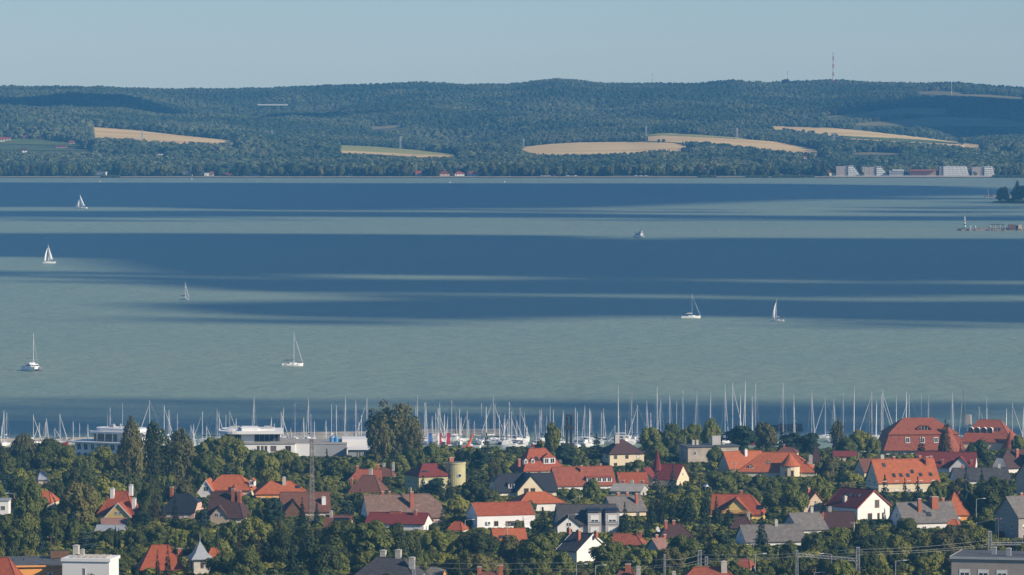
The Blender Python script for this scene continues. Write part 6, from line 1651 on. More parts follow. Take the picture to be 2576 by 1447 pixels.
# ------------------------------------------------------------------ far shore
m_sand = coat('shore_gravel', (0.42, 0.36, 0.28), 0.95, 0.2, 0.05)
bv, bf = [], []
bx = np.arange(-400, 3001, 25.0)
for i, x in enumerate(bx):
    w_ = 10 + 7 * mnoise.noise(Vector((x / 160.0, 0, 0)))
    for k in range(3):
        d = 7032 + k * w_ / 2 + (2 * mnoise.noise(Vector((x / 40.0, 3, 0))) if k == 0 else 0)
        bv.append((X_of(x, d), d, 0.25 + k * .55))
for i in range(len(bx) - 1):
    for k in range(2): bf.append((i * 3 + k, (i + 1) * 3 + k, (i + 1) * 3 + k + 1, i * 3 + k + 1))
for i in range(len(bx)): pass
beach = MB().add(bv, bf).build('beach', m_sand); tag(beach, 'pale gravel strip along the far shore', kind='structure')
SMALL = {}
def far_house(label, x, row, wpx, hpx, wall='white', roof='red', d=None, rot=0.0, kind='g', name='far_house'):
    """row: visible base; stands on the far terrain"""
    d = d or hit(x, row)
    k = d / F; w_, h_ = wpx * k, hpx * k; z = float(tz(x, d))
    t = thing(name, label, 'house', (X_of(x, d), d, z - .2), rot)
    hw = h_ * (.55 if kind != 'f' else .9)
    if kind == 'f':
        MB().box(-w_ / 2, w_ / 2, -4, 4, -1, hw).build('wall', WALL[wall], t); MB().box(-w_ / 2 - .4, w_ / 2 + .4, -4.4, 4.4, hw, hw + .5).build('roof', WALL['panel'], t)
    else:
        block(t, w_, 8.0, hw, h_ - hw, 'gg' if kind == 'g' else 'hh', wall, roof, over=.5, ridge=False)
    n = max(1, int(w_ / 3.5))
    for i in range(n): link('window', RINGP['w'], t, ((i - (n - 1) / 2) * w_ / n, -4.02, hw * .55), 0, (1.5, 1, 1.6))
    FAR_CLEAR.append((X_of(x, d), d, w_ * .5 + 3)); SIGHT.append((x, wpx / 2 + 6, d, row - hpx * .25))
    return t
SIGHT = []        # (x, half width px, distance, row) trees in front must stay below
FH = [
 ('white block-shaped villa on the far shore, farthest west', 257, 434, 24, 11, 'white', 'grey', 'f'), ('pale terraced villa among shore trees near the wheat field', 473, 437, 20, 11, 'cream', 'grey', 'f'),
 ('white flat house on the waterline with a red neighbour', 521, 442, 17, 8, 'white', 'grey', 'f'), ('small red-roofed house touching the white flat shore house', 534, 442, 9, 11, 'cream', 'red', 'g'),
 ('long red-roofed shore house half hidden by trees', 577, 440, 20, 7, 'beige', 'red', 'g'), ('dark-roofed white shore house west of the orange one', 640, 443, 24, 12, 'white', 'darkbrown', 'h'),
 ('orange-walled shore house with pale roof', 686, 443, 18, 7, 'orange', 'pink', 'h'), ('steep red-roofed chalet on the far shore', 1052, 444, 15, 13, 'white', 'red', 'g'),
 ('brick-red two-storey house, first of the shore trio', 1117, 444, 25, 12, 'pink', 'maroon', 'h'), ('white-balconied house in the middle of the shore trio', 1154, 444, 25, 11, 'white', 'red', 'h'),
 ('white villa with bright red roof, last of the shore trio', 1190, 444, 27, 12, 'white', 'red', 'h'), ('yellow shore pavilion among the poplars', 881, 443, 14, 6, 'cream', 'grey', 'f'),
 ('white gabled cottage on the far reedy shore', 1964, 442, 8, 6, 'white', 'grey', 'g'), ('white house with dark gable on the reedy shore', 1985, 443, 14, 10, 'white', 'darkbrown', 'g'),
 ('low maroon-roofed house on the reedy shore', 2018, 443, 17, 9, 'cream', 'maroon', 'h'), ('yellowish house with maroon gable next to the white shore hotel', 2093, 446, 20, 17, 'cream', 'maroon', 'g'),
 ('red-roofed hillside house among vineyards, upper row', 19, 354, 15, 9, 'white', 'red', 'g'), ('white hillside house at the frame edge', 4, 358, 14, 12, 'white', 'red', 'g'),
 ('small red-roofed hillside house above the vineyards', 64, 349, 10, 7, 'white', 'red', 'g'), ('pale red hillside cottage near the wood edge', 107, 350, 11, 5, 'cream', 'maroon', 'g'),
 ('broad red-roofed hillside house below the wood', 180, 363, 15, 9, 'pink', 'red', 'h'), ('long low maroon farmhouse on the hillside', 154, 372, 26, 6, 'beige', 'maroon', 'g'),
 ('white A-gabled house standing alone on the hillside', 61, 384, 12, 11, 'white', 'darkbrown', 'g'), ('white modern villa with dark gable below the wheat field', 405, 391, 21, 10, 'white', 'slate', 'g'),
 ('tiny white chapel-like house high on the western slope', 11, 334, 6, 4, 'white', 'grey', 'g'), ('red roof among trees behind the reedy shore, lower one', 2024, 399, 10, 6, 'white', 'red', 'g'), ('red roof among trees behind the reedy shore, upper one', 2060, 397, 16, 7, 'white', 'maroon', 'h'),
 ('small white house by the eastern wheat field', 2478, 357, 7, 7, 'cream', 'maroon', 'g'),
]
for lb, x, row, w_, h_, wl, rf_, kd in FH:
    far_house(lb, x, row, w_, h_, wl, rf_, d=(7080 if row > 433 else None), rot=random.uniform(-.35, .35), kind=kd)
def terrace_hotel(label, x0, x1, row_t, floors, white_from=.45, wall='modern', step=True):
    d = 7072.0; k = d / F; w_ = (x1 - x0) * k; t = thing('lakeside_hotel', label, 'hotel', (X_of((x0 + x1) / 2, d), d, float(tz((x0 + x1) / 2, d)) - .3), R(6))
    H = Z_of(row_t, d) - float(tz((x0 + x1) / 2, d)); fh = H / floors
    MB().box(-w_ / 2, w_ * (white_from - .5), 2, 14, -1, H * .96).build('wing', WALL['taupe'], t)  # darker taupe wing, left of the white storeys
    for f_ in range(floors):
        inset = (f_ * w_ * .07 if step else f_ * w_ * .02)
        xa, xb = w_ * (white_from - .5), w_ / 2 - inset
        MB().box(xa, xb, 1.5, 13, f_ * fh, (f_ + 1) * fh - .4).build('storey', WALL['modern'], t)
        MB().prism(slab_outline(xa - .4, xb + .8, -.6, 13.4, 1.2, 4), (f_ + 1) * fh - .4, (f_ + 1) * fh).build('balcony_slab', WALL[wall], t)
        MB().box(xa, xb + .7, -.6, -.45, f_ * fh + .0, f_ * fh + 1.0).build('parapet', WALL[wall], t)
        n = max(2, int((xb - xa) / 4.5))
        for i in range(n): link('window', RINGP['w'], t, (xa + (i + .5) * (xb - xa) / n, 1.46, f_ * fh + fh * .45), 0, (2.8, 1, fh * .55))
        n = max(1, int(w_ * white_from / 5))
        for i in range(n): link('window', RINGP['w'], t, (-w_ / 2 + (i + .5) * w_ * white_from / n, 1.97, f_ * fh + fh * .45), 0, (2.6, 1, fh * .55))
    FAR_CLEAR.append((X_of((x0 + x1) / 2, d), d + 4, w_ * .55)); SIGHT.append(((x0 + x1) / 2, (x1 - x0) / 2, d, row_t + 9))
terrace_hotel('white stepped lakeside hotel next to the yellowish maroon-gabled house', 2104, 2163, 417, 5, .5)
terrace_hotel('white stepped lakeside hotel beside the grey exhibition hall', 2170, 2234, 419, 5, .55)
terrace_hotel('broad white lakeside hotel beside the brick-red colonnade', 2364, 2437, 418, 5, .12, step=False)
terrace_hotel('white lakeside hotel block nearest the reeds, last of the row', 2446, 2501, 419, 5, .55, step=False)
d = 7066.0; k = d / F
t = thing('exhibition_hall', 'low grey hall with pale flat roof between lakeside hotels', 'building', (X_of(2255, d), d, 1.5), 0)
MB().box(-18 * k, 18 * k, 0, 14, -1, 13 * k).build('wall', WALL['panel'], t); MB().box(-10 * k, 19 * k, -1, 15, 13 * k, 15 * k).build('roof', WALL['modern'], t)
for i in range(7): link('window', RINGP['w'], t, ((-15 + i * 5) * k, -.02, 6 * k), 0, (1.6, 1, 7 * k))
FAR_CLEAR.append((X_of(2255, d), d + 5, 14))
t = thing('colonnade', 'long brick-red colonnaded bathhouse between lakeside hotels', 'building', (X_of(2322, d), d, 1.5), 0)
MB().box(-32 * k, 32 * k, 6, 14, -1, 13 * k).build('wall', WALL['taupe'], t); MB().box(-33 * k, 33 * k, -1, 15, 13 * k, 15.5 * k).build('roof', WALL['brick'], t)
for i in range(13): MB().box(-.35, .35, -.35, .35, -1, 13 * k).build('column', WALL['brick'], t, ((-32 + i * 5.33) * k, -.3, 0))
FAR_CLEAR.append((X_of(2322, d), d + 5, 20)); SIGHT.append((2322, 33, d, 428)); SIGHT.append((2255, 19, d, 430))
t = thing('promenade_wall', 'pale stone promenade in front of the lakeside hotels', 'promenade', (X_of(2300, 7050), 7050, 0), 0)
MB().box(-205 * k, 205 * k, 0, 8, -1, 1.6).build('wall', WALL['stone'], t)
pl = MB()
for i in range(90): pl.box((-203 + i * 4.5) * k - .15, (-203 + i * 4.5) * k + .15, .2, .4, 1.6, 2.6)
pl.box(-203 * k, 203 * k, .25, .35, 2.5, 2.65).build('balustrade', WALL['modern'], t)
# church
dch = hit(1812, 385); t = thing('church', 'white church tower with green pointed spire rising from the woods', 'church', (X_of(1812, dch), dch, float(tz(1812, dch))), .4)
zt = Z_of(369, dch) - float(tz(1812, dch)); zs = Z_of(357, dch) - float(tz(1812, dch))
MB().box(-1.9, 1.9, -1.9, 1.9, -1, zt).build('tower', WALL['white'], t)
MB().lathe([(2.3, zt), (1.9, zt + .8), (.9, zt + 1.8), (1.0, zt + 2.4), (.1, zs)], 8).build('spire', coat('green_copper', (0.12, 0.24, 0.2), .6), t)
link('window', RINGP['b'], t, (0, -1.92, zt - 2.2), 0, (1.0, 1, 1.8))
block(t, 12, 7, zt * .25, 2.2, 'gg', 'white', 'rust', loc=(8, 2, 0), over=.4, names=('nave', 'nave_roof'))
SIGHT.append((1812, 4, dch, 371)); FAR_CLEAR.append((X_of(1812, dch), dch, 7))
# boats, bathing huts and parked cars along the far shore: small pale things
def far_car(label, x, col):
    t = thing('parked_car', label, 'car', (X_of(x, 7050), 7050, float(tz(x, 7050)) + .6), random.uniform(-.4, .4), 'cars parked on the far shore')
    m_ = {'white': m_hull_w, 'red': m_hull_r, 'silver': m_alu}[col]
    MB().add([(-2.2, -.9, .35), (2.2, -.9, .35), (2.2, .9, .35), (-2.2, .9, .35), (-2.2, -.9, .9), (2.2, -.9, .85), (2.2, .9, .85), (-2.2, .9, .9)], [(0, 3, 2, 1), (4, 5, 6, 7), (0, 1, 5, 4), (1, 2, 6, 5), (2, 3, 7, 6), (3, 0, 4, 7)]).build('body', m_, t)
    MB().add([(-1.7, -.85, .88), (1.0, -.85, .88), (1.0, .85, .88), (-1.7, .85, .88), (-1.2, -.7, 1.5), (.4, -.7, 1.5), (.4, .7, 1.5), (-1.2, .7, 1.5)], [(4, 5, 6, 7), (0, 1, 5, 4), (1, 2, 6, 5), (2, 3, 7, 6), (3, 0, 4, 7)]).build('cabin', m_glass, t)
    for sx in (-1.35, 1.35):
        for sy in (-.85, .85): MB().tube((sx, sy - .1, .35), (sx, sy + .1, .35), .35, n=10).build('wheel', WALL['dark'], t)
for i, x in enumerate((1364, 1372, 1381, 1395, 1428, 1440, 1448, 1460, 1600, 1612, 1625, 1640)):
    far_car('%s car parked on the far shore, %s along the %s row' % (['white', 'silver', 'white', 'red'][i % 4], ['first', 'second', 'third', 'fourth', 'fifth', 'sixth', 'seventh', 'eighth'][i if i < 8 else i - 8], 'longer western' if i < 8 else 'shorter eastern'), x, ['white', 'silver', 'white', 'red'][i % 4])
# lattice pylons of the power line
def lattice(mb, h, w0, w1, r, n=8, x=0.0, y=0.0, mi=None):
    for k_ in range(n):
        z0, z1 = h * k_ / n, h * (k_ + 1) / n; a, b = w0 + (w1 - w0) * k_ / n, w0 + (w1 - w0) * (k_ + 1) / n
        c0 = [(x + sx * a, y + sy * a, z0) for sx, sy in ((-1, -1), (1, -1), (1, 1), (-1, 1))]; c1 = [(x + sx * b, y + sy * b, z1) for sx, sy in ((-1, -1), (1, -1), (1, 1), (-1, 1))]
        m_ = 0 if mi is None else mi(k_)
        for i in range(4):
            j = (i + 1) % 4
            mb.tube(c0[i], c1[i], r, n=4, mi=m_); mb.tube(c0[i], c1[j], r * .6, n=3, mi=m_); mb.tube(c1[i], c1[j], r * .6, n=3, mi=m_)
            if k_ % 2: mb.tube(c0[j], c1[i], r * .6, n=3, mi=m_)
    return mb
def pylon(label, x, yt, yb):
    d = hit(x, yb); z = float(tz(x, d)); h = Z_of(yt, d) - z
    t = thing('pylon', label, 'pylon', (X_of(x, d), d, z), .6, 'power pylons on the far slopes')
    lattice(MB(), h, h * .075, .35, .16, 9).build('tower', m_steel, t)
    for f_ in (.72, .84, .94):
        w_ = h * .13 * (1.15 - (f_ - .7)); MB().tube((-w_, 0, h * f_), (w_, 0, h * f_), .16, n=4).tube((-w_, 0, h * f_), (0, 0, h * (f_ + .05)), .1, n=3).tube((w_, 0, h * f_), (0, 0, h * (f_ + .05)), .1, n=3).build('cross_arm', m_steel, t)
for lb, x, a, b in (('lattice pylon standing in the western wheat field', 358, 327, 352), ('lattice pylon above the western hillside houses', 19, 311, 336), ('lattice pylon in the woods between western and green strip fields', 684, 327, 356), ('lattice pylon behind the green and wheat strip field', 1007, 343, 377), ('lattice pylon at the near tip of the central wheat field', 1317, 350, 376), ('lattice pylon at the crest where the two central fields meet', 1625, 317, 347), ('lattice pylon above the upper edge of the second central field', 1854, 321, 352), ('lattice pylon in the tree belt crossing the eastern fields', 2098, 333, 374), ('lattice pylon on the shaded eastern slope', 2449, 311, 334)):
    pylon(lb, x, a, b)
d = 10330.0; z = float(tz(2096, d)); t = thing('radio_mast', 'tall red and white lattice radio mast on the skyline', 'mast', (X_of(2096, d), d, z), .5)
h = Z_of(131, d) - z
m_rw = [coat('mast_red', (0.50, 0.06, 0.05), .6), coat('mast_white', (0.75, 0.73, 0.72), .6)]
hs = h / 8
for k_ in range(8): lattice(MB(), hs, 1.15 - k_ * .07, 1.08 - k_ * .07, .20, 4).build('segment', m_rw[k_ % 2], t, (0, 0, k_ * hs))
def antenna(label, x, yt, yb, d, col=m_steel):
    z = float(tz(x, d)); t = thing('antenna_mast', label, 'mast', (X_of(x, d), d, z), 0); h = Z_of(yt, d) - z
    MB().tube((0, 0, 0), (0, 0, h), .45, .2, 6).build('pole', col, t); MB().box(-.9, .9, -.9, .9, h * .86, h * .94).build('antenna_head', col, t)
antenna('thin grey antenna on the wooded central skyline', 1641, 184, 203, 10380)
antenna('short white phone mast on the eastern skyline slope', 2394, 203, 215, 9900, m_trim)
antenna('small antenna rising behind the lone skyline tree', 1981, 178, 199, 10390)
d = 10370.0; z = float(tz(1976, d)); t = thing('lone_tree', 'lone round tree standing on the bare skyline meadow', 'tree', (X_of(1976, d), d, z), 0)
cr = link('crown', CROWN['mid'][0]['dark'], t); cr.scale = (17, 17, 12); tr = link('trunk', TRUNK['broad'][0], t); tr.scale = (8, 8, 11)
# motorway viaduct
dv = hit(686, 268, 3.0); t = thing('viaduct', 'pale motorway viaduct bridging a wooded valley', 'bridge', (X_of(686, dv), dv, Z_of(266, dv)), .03)
wv = 38 * dv / F
MB().box(-wv, wv, -6, 6, 0, 1.6).build('deck', WALL['stone'], t); MB().box(-wv, wv, -6.2, -6, 1.6, 2.6).build('parapet', WALL['modern'], t)
for i in range(5): MB().box(-1, 1, -3, 3, -22, 0).build('pier', WALL['stone'], t, (-wv * .9 + i * wv * .45, 0, 0))
SIGHT.append((686, 39, dv, 267)); FAR_CLEAR.append((X_of(686, dv), dv, 8))
# reeds
reed_col = bpy.data.collections.new('reed_kinds')
m_reed = leafy('reed_leaf', (0.10, 0.14, 0.05), 0.3)
rnd_ = np.random.RandomState(8)
me = leaf_mesh('reed', [(rnd_.uniform(-.5, .5), rnd_.uniform(-.5, .5), rnd_.uniform(.1, 1)) for _ in range(160)], [(rnd_.normal(), rnd_.normal(), .2) for _ in range(160)], .09, m_reed, rnd_)
reed_col.objects.link(bpy.data.objects.new('reed_kind', me))
rp_, rs_ = [], []
for x0, x1 in ((256, 300), (1905, 1930), (1945, 2045), (2500, 2640), (1880, 1900), (1760, 1800)):
    for i in range(int((x1 - x0) * 3)): 
        dd = random.uniform(7024, 7040); rp_.append((X_of(random.uniform(x0, x1), dd), dd, -.2)); rs_.append((3.5, 3.5, random.uniform(2.0, 3.2)))
scatter('reeds', rp_, rs_, reed_col, 2, 'green reed beds along the far waterline')

# ------------------------------------------------------------------ harbour mole with lighthouse, wooded point
dm = wd(580)
bw = breakwater('long rocky harbour mole with the green and white lighthouse', (X_of(2408, dm), dm, 0), (X_of(2690, dm), dm + 4, 0), 10, 2.2, 11, 110)
t = thing('lighthouse', 'slim green and white banded lighthouse at the tip of the mole', 'lighthouse', (X_of(2427, dm), dm, 1.7), 0)
hb = 10.6; gm, wm = coat('lighthouse_green', (0.02, 0.22, 0.13), .5), coat('lighthouse_white', (0.8, .8, .78), .5)
for i, (a, b, r0, r1, m_) in enumerate(((0, 1.5, .95, .92, gm), (1.5, 3.0, .92, .9, wm), (3.0, 4.2, 1.15, 1.15, gm), (4.2, 6.0, .6, .56, wm), (6.0, 6.8, .58, .56, coat('lighthouse_red', (.4, .05, .04), .5)), (6.8, 9.2, .5, .42, wm))):
    MB().tube((0, 0, a), (0, 0, b), r0, r1, 14).build('band', m_, t)
MB().tube((0, 0, 9.2), (0, 0, 9.4), .8, .8, 12).tube((0, 0, 9.4), (0, 0, 10.1), .35, .35, 10).tube((0, 0, 10.1), (0, 0, hb), .42, .05, 10).build('lantern', wm, t)
t = thing('harbour_pavilion', 'open pergola and dark brick hall on the harbour mole', 'building', (X_of(2491, dm), dm, 1.9), 0)
kx = dm / F
MB().box(0, 37 * kx, -1.6, 1.6, 3.1, 3.5).build('pergola_roof', WALL['dark'], t)
for i in range(7): MB().box(-.3, .3, -1.5, 1.5, -.5, 3.1).build('pillar', WALL['taupe'] if i % 2 else WALL['stone'], t, (i * 6 * kx + .4, 0, 0))
MB().box(46 * kx, 63 * kx, -2.5, 2.5, -.5, 3.3).build('hall', WALL['wood'], t); MB().box(63 * kx, 70 * kx, -1.5, 2.5, -.5, 2.6).build('passage', WALL['dark'], t)
MB().box(70 * kx, 79 * kx, -2.5, 2.5, -.5, 3.2).build('kiosk', WALL['beige'], t)
t = thing('harbour_lamp', 'double-armed lamp post on the harbour mole', 'lamp', (X_of(2484, dm), dm, 1.9), 0)
MB().tube((0, 0, 0), (0, 0, 4.9), .09, .06).build('post', WALL['dark'], t); MB().tube((-.8, 0, 4.8), (.8, 0, 4.8), .06).build('arm', WALL['dark'], t)
for i, x in enumerate((2441.5, 2454)):
    t = thing('signal_beacon', ['small white beacon lamp close to the lighthouse', 'white lantern hut midway along the mole'][i], 'beacon', (X_of(x, dm), dm, 1.9), 0)
    MB().tube((0, 0, 0), (0, 0, 1.6), .35, .25, 10).build('base', m_trim, t); MB().lathe([(.4, 1.6), (.45, 1.9), (.2, 2.3)], 10).build('lamp', m_trim, t)
d2 = wd(495.5)
breakwater('second, farther rocky mole with a thin beacon', (X_of(2478, d2), d2, 0), (X_of(2620, d2), d2, 0), 9, 1.8, 12, 50)
t = thing('harbour_beacon', 'thin red and white beacon pole on the farther mole', 'beacon', (X_of(2486, d2), d2, 1.6), 0)
for i in range(4): MB().tube((0, 0, i * 1.5), (0, 0, i * 1.5 + 1.5), .22, .2, 8).build('band', wm if i % 2 else WALL['dark'], t)
dp = wd(510)
pv = []
sp = MB(); out = [(X_of(2497, dp), dp), (X_of(2560, dp - 20), dp - 20), (X_of(2760, dp - 30), dp - 30), (X_of(2760, dp + 160), dp + 160), (X_of(2540, dp + 60), dp + 60)]
o = sp.prism(out, -1, 1.3).build('headland', m_ground); tag(o, 'low wooded headland at the edge of the lake', kind='structure')
for i, (kd, x, dd, h, w_) in enumerate((('dark', 2522, dp + 6, 16.5, 13), ('dark', 2514, dp + 2, 8, 8), ('dark', 2530, dp, 9, 8), ('poplardark', 2559, dp + 14, 21, 9), ('dark', 2556, dp, 15, 12), ('dark', 2567, dp - 4, 15, 13), ('dark', 2578, dp + 10, 18, 14), ('dark', 2590, dp, 17, 14), ('smalldark', 2539, dp - 6, 4, 6), ('smalldark', 2547, dp - 8, 4, 6))):
    lb = ['leaning broad tree at the tip of the headland', 'low dark bush under the leaning headland tree', 'dark bushy tree beside the leaning headland tree', 'tall pointed poplar on the headland', 'dark round tree under the headland poplar', 'dark round tree right of the headland poplar', 'tall dark tree on the headland near the frame edge', 'dark headland tree cut by the frame edge', 'small dark bush on the headland shore, nearer the tip', 'small dark bush on the headland shore, nearer the poplar'][i]
    ck, tint, nm_, _w = KINDS[kd]; t = thing(nm_, lb, 'tree', (X_of(x, dd), dd, 1.2), i, 'trees on the headland')
    cr = link('crown', CROWN[ck][i % len(CROWN[ck])][tint], t); cr.scale = (w_, w_, h); tr = link('trunk', TRUNK['broad'][i % 3], t); tr.scale = (h * .7, h * .7, h)
for i, (x, row, c) in enumerate(((251, 458, 'yellow'), (115, 600, 'white'), (482, 452, 'white'), (1132, 460, 'white'), (1269, 459, 'white'), (2395, 474, 'white'))):
    dd = wd(row); t = thing('buoy', ['yellow buoy off the far western shore', 'tiny white buoy on the dark band near the heeling sailboat', 'white buoy off the shore villas', 'white buoy off the shore trio of houses', 'white buoy east of the shore trio', 'white buoy off the harbour mole'][i], 'buoy', (X_of(x, dd), dd, 0), 0)
    cm = WALL['yellow'] if c == 'yellow' else m_trim
    MB().lathe([(.5, -.3), (.9, .2), (.8, .9), (.25, 1.3)], 12).build('float', cm, t); MB().tube((0, 0, 1.2), (0, 0, 2.2), .1).build('pole', cm, t)

# ------------------------------------------------------------------ masts, cranes, poles and wires in the town
d = d_of(1336); t = thing('lattice_mast', 'tall brown-grey steel lattice mast rising between garden trees', 'mast', (X_of(784, d), d, gz(d)), .3)
h = Z_of(1104, d) - gz(d)
lattice(MB(), h, .75, .38, .07, 26).build('tower', m_rustysteel, t)
MB().tube((0, 0, h), (0, 0, h + 1.2), .05).box(-.5, .5, -.5, .5, h - .1, h).build('top_platform', m_rustysteel, t)
d = 2236.0; t = thing('pile_driver', 'black twin-legged pile driver tower by the marina', 'pile driver', (X_of(1431, d), d, 1.6), .25)
h = Z_of(1043, d) - 1.6
for sx in (-.85, .85): lattice(MB(), h * (1 if sx > 0 else .93), .3, .3, .09, 18).build('leader', WALL['dark'], t, (sx, 0, 0))
MB().box(-.85 - .22, -.85 + .22, -.25, .25, 0, h * .93).box(.85 - .22, .85 + .22, -.25, .25, 0, h).build('guide_rail', WALL['dark'], t); MB().box(-1.6, 1.6, -.9, .9, h * .60, h * .70).build('hammer', WALL['dark'], t); MB().box(-1.2, 1.2, -.6, .6, h * .95, h).build('head', WALL['dark'], t)
MB().box(-3.0, 1.8, -1.6, 1.6, -.5, 3.2).build('carriage', WALL['dark'], t)
m_orange = coat('crane_orange', (0.75, 0.16, 0.03), .5)
d = 2240.0; t = thing('mobile_crane', 'orange telescopic crane arm among the moored boats', 'crane', (X_of(1176, d), d, 1.6), 0)
MB().box(-2, 2, -1.2, 1.2, 0, 1.8).build('carrier', m_orange, t)
MB().tube((-.2, 0, 1.6), (1.4, 0, 4.4), .55, .5, 8).build('lower_arm', m_orange, t); MB().tube((1.3, 0, 4.2), (2.0, 0, 6.2), .42, .35, 8).build('upper_arm', m_orange, t)
MB().box(1.7, 2.4, -.4, .4, 5.9, 6.6).build('arm_head', m_orange, t)
fl = [(1077, coat('banner_blue', (.05, .12, .35), .8), m_trim, 'blue banner on a white pole by the marina'), (1101, coat('banner_red', (.42, .04, .05), .8), m_trim, 'red and white banner between the two other marina banners'), (1123, coat('banner_crimson', (.40, .03, .06), .8), m_trim, 'crimson banner nearest the orange crane')]
for x, mc, mw, lb in fl:
    d = 2226.0; t = thing('banner', lb, 'banner', (X_of(x, d), d, gz(d)), .2)
    MB().tube((0, 0, 0), (0, 0, 7.6), .07, .05).build('pole', m_trim, t)
    cl = MB()
    for i in range(6):
        y0, y1 = .12 * math.sin(i * 1.1), .12 * math.sin((i + 1) * 1.1); z1, z0 = 7.3 - i * .75, 7.3 - (i + 1) * .75
        for a, b, m_ in (((.05, .6, 1) if 'white' in lb.split(' on')[0] else (.05, .6, 0)), (.6, 1.5, 0))  if False else ((.05, .7, 1 if 'red and white' in lb else 0), (.7, 1.5, 0)):
            cl.add([(a, y1, z0), (b, y1, z0), (b, y0, z1), (a, y0, z1), (a, y1 + .02, z0), (b, y1 + .02, z0), (b, y0 + .02, z1), (a, y0 + .02, z1)], [(0, 1, 2, 3), (7, 6, 5, 4), (0, 3, 7, 4), (1, 5, 6, 2)], m_)
    cl.build('cloth', [mc, mw], t)
# street lamps
def lamp(label, x, yt, yb, side=1, arm=1.8):
    d = d_of(yb); t = thing('street_lamp', label, 'street lamp', (X_of(x, d), d, gz(d)), 0, 'street lamps'); h = Z_of(yt, d) - gz(d)
    MB().tube((0, 0, 0), (0, 0, h), .11, .07).build('post', m_steel, t); MB().tube((0, 0, h), (side * arm, 0, h + .25), .06, .05).build('arm', m_steel, t)
    MB().box(min(side * arm, side * (arm + .9)), max(side * arm, side * (arm + .9)), -.17, .17, h + .17, h + .32).build('lamp_head', m_trim, t)
for lb, x, a, b, s_ in (('street lamp by the low brick-chimney roof at the lower edge', 1194, 1409, 1478, 1), ('green-grey street lamp left of the brown lower roof', 1450, 1421, 1500, 1), ('street lamp beside the white gabled slate house', 1498, 1424, 1500, 1), ('tall street lamp right of the dark red lower roof', 1900, 1395, 1490, 1), ('street lamp under the railway gantry', 2092, 1395, 1490, -1), ('green street lamp between gantry and flat block', 2253, 1412, 1490, 1), ('street lamp beside the brick-chimney grey house', 2456, 1256, 1330, 1), ('street lamp left of the red mansard hotel', 2160, 1138, 1175, 1), ('street lamp in front of the grey solar-dormer house', 1430, 1296, 1356, 1), ('street lamp by the small red hipped roof', 1170, 1309, 1350, 1), ('street lamp near the plane trees at the western edge', 36, 1243, 1300, -1), ('short street lamp at the lower edge near the flat block', 2048, 1442, 1500, 1)):
    lamp(lb, x, a, b, s_)
# wooden and concrete wire poles
POLES = {}
def wpole(label, key, x, yt, yb, arms=1, mat=None):
    d = d_of(yb); h = Z_of(yt, d) - gz(d); t = thing('utility_pole', label, 'pole', (X_of(x, d), d, gz(d)), 0, 'wire poles'); mat = mat or WALL['concrete']
    MB().tube((0, 0, 0), (0, 0, h), .16, .1, 8).build('post', mat, t)
    for i in range(arms): MB().box(-.9, .9, -.06, .06, h - .5 - i * .7, h - .38 - i * .7).build('cross_arm', mat, t)
    for i in (-.8, 0, .8): MB().lathe([(.05, 0), (.08, .08), (.05, .2)], 6).build('insulator', m_trim, t, (i, 0, h - .38))
    POLES[key] = Vector((X_of(x, d), d, gz(d) + h - .2)); return t
wpole('concrete double pole with transformer before the white modern house', 'a', 1276, 1316, 1395, 2)
wpole('slender pole above the dark brown hipped roof', 'b', 1849, 1163, 1235, 1)
wpole('wooden pole behind the white maroon-roofed house', 'c', 2123, 1213, 1285, 1, WALL['wood'])
wpole('wooden pole in front of the two-storey taupe house', 'd', 2511, 1302, 1372, 1, WALL['wood'])
wpole('concrete pole by the brown sheet roof', 'e', 2148, 1312, 1375, 1)
wpole('bare weathered pole among cypresses near the cubic house', 'f', 128, 1348, 1420, 1, WALL['wood'])
wpole('tall bare pole beside the garden tents', 'g', 1762, 1190, 1250, 1, WALL['wood'])
wpole('dark pole in front of the dark slate house', 'h', 1458, 1246, 1300, 1)
# railway catenary masts
def catenary(label, key, x, yt, yb, w_=.45):
    d = d_of(yb); h = Z_of(yt, d) - gz(d); t = thing('catenary_mast', label, 'railway mast', (X_of(x, d), d, gz(d)), .1, 'railway masts'); lattice(MB(), h, w_, w_ * .8, .05, 12).build('tower', m_steel, t)
    MB().box(-w_, w_, -w_, w_, h, h + .12).build('cap', m_steel, t); POLES[key] = Vector((X_of(x, d), d, gz(d) + h)); return t, d, h
catenary('grey lattice railway mast above the dark red lower roof, the taller one', 'r1', 1760, 1386, 1490)
catenary('grey lattice railway mast, shorter one beside its taller twin', 'r2', 1777, 1402, 1492, .38)
catenary('slim lattice railway mast at the lower edge near the brown roof', 'r3', 1672, 1396, 1495, .2)
catenary('slim lattice railway mast in front of the small rounded roof', 'r4', 1041, 1410, 1495, .4)
g1, dg, hg = catenary('lattice gantry mast carrying a long beam over the railway', 'r5', 2158, 1378, 1490)
g2, dg2, hg2 = catenary('lattice gantry mast in front of the taupe house', 'r6', 2490, 1338, 1470)
g3, dg3, hg3 = catenary('slim railway mast at the far end of the gantry beam', 'r7', 2005, 1386, 1490, .3)
def beam(root, x0, x1, z, d, rise=0.0):
    a = (x1 - x0) * d / F; mb = MB(); n = max(6, int(abs(a) / .8))
    for i in range(n):
        u0, u1 = a * i / n, a * (i + 1) / n; s0, s1 = rise * i / n, rise * (i + 1) / n
        for y in (-.25, .25):
            mb.tube((u0, y, z + s0), (u1, y, z + s1), .05, n=4); mb.tube((u0, y, z + .6 + s0), (u1, y, z + .6 + s1), .05, n=4); mb.tube((u0, y, z + s0), (u1, y, z + .6 + s1), .03, n=3)
    mb.build('gantry_beam', m_steel, root)
beam(g1, 2158, 2005, hg - 3.2, dg, 1.4); beam(g2, 2490, 2640, hg2 - 3.2, dg2)
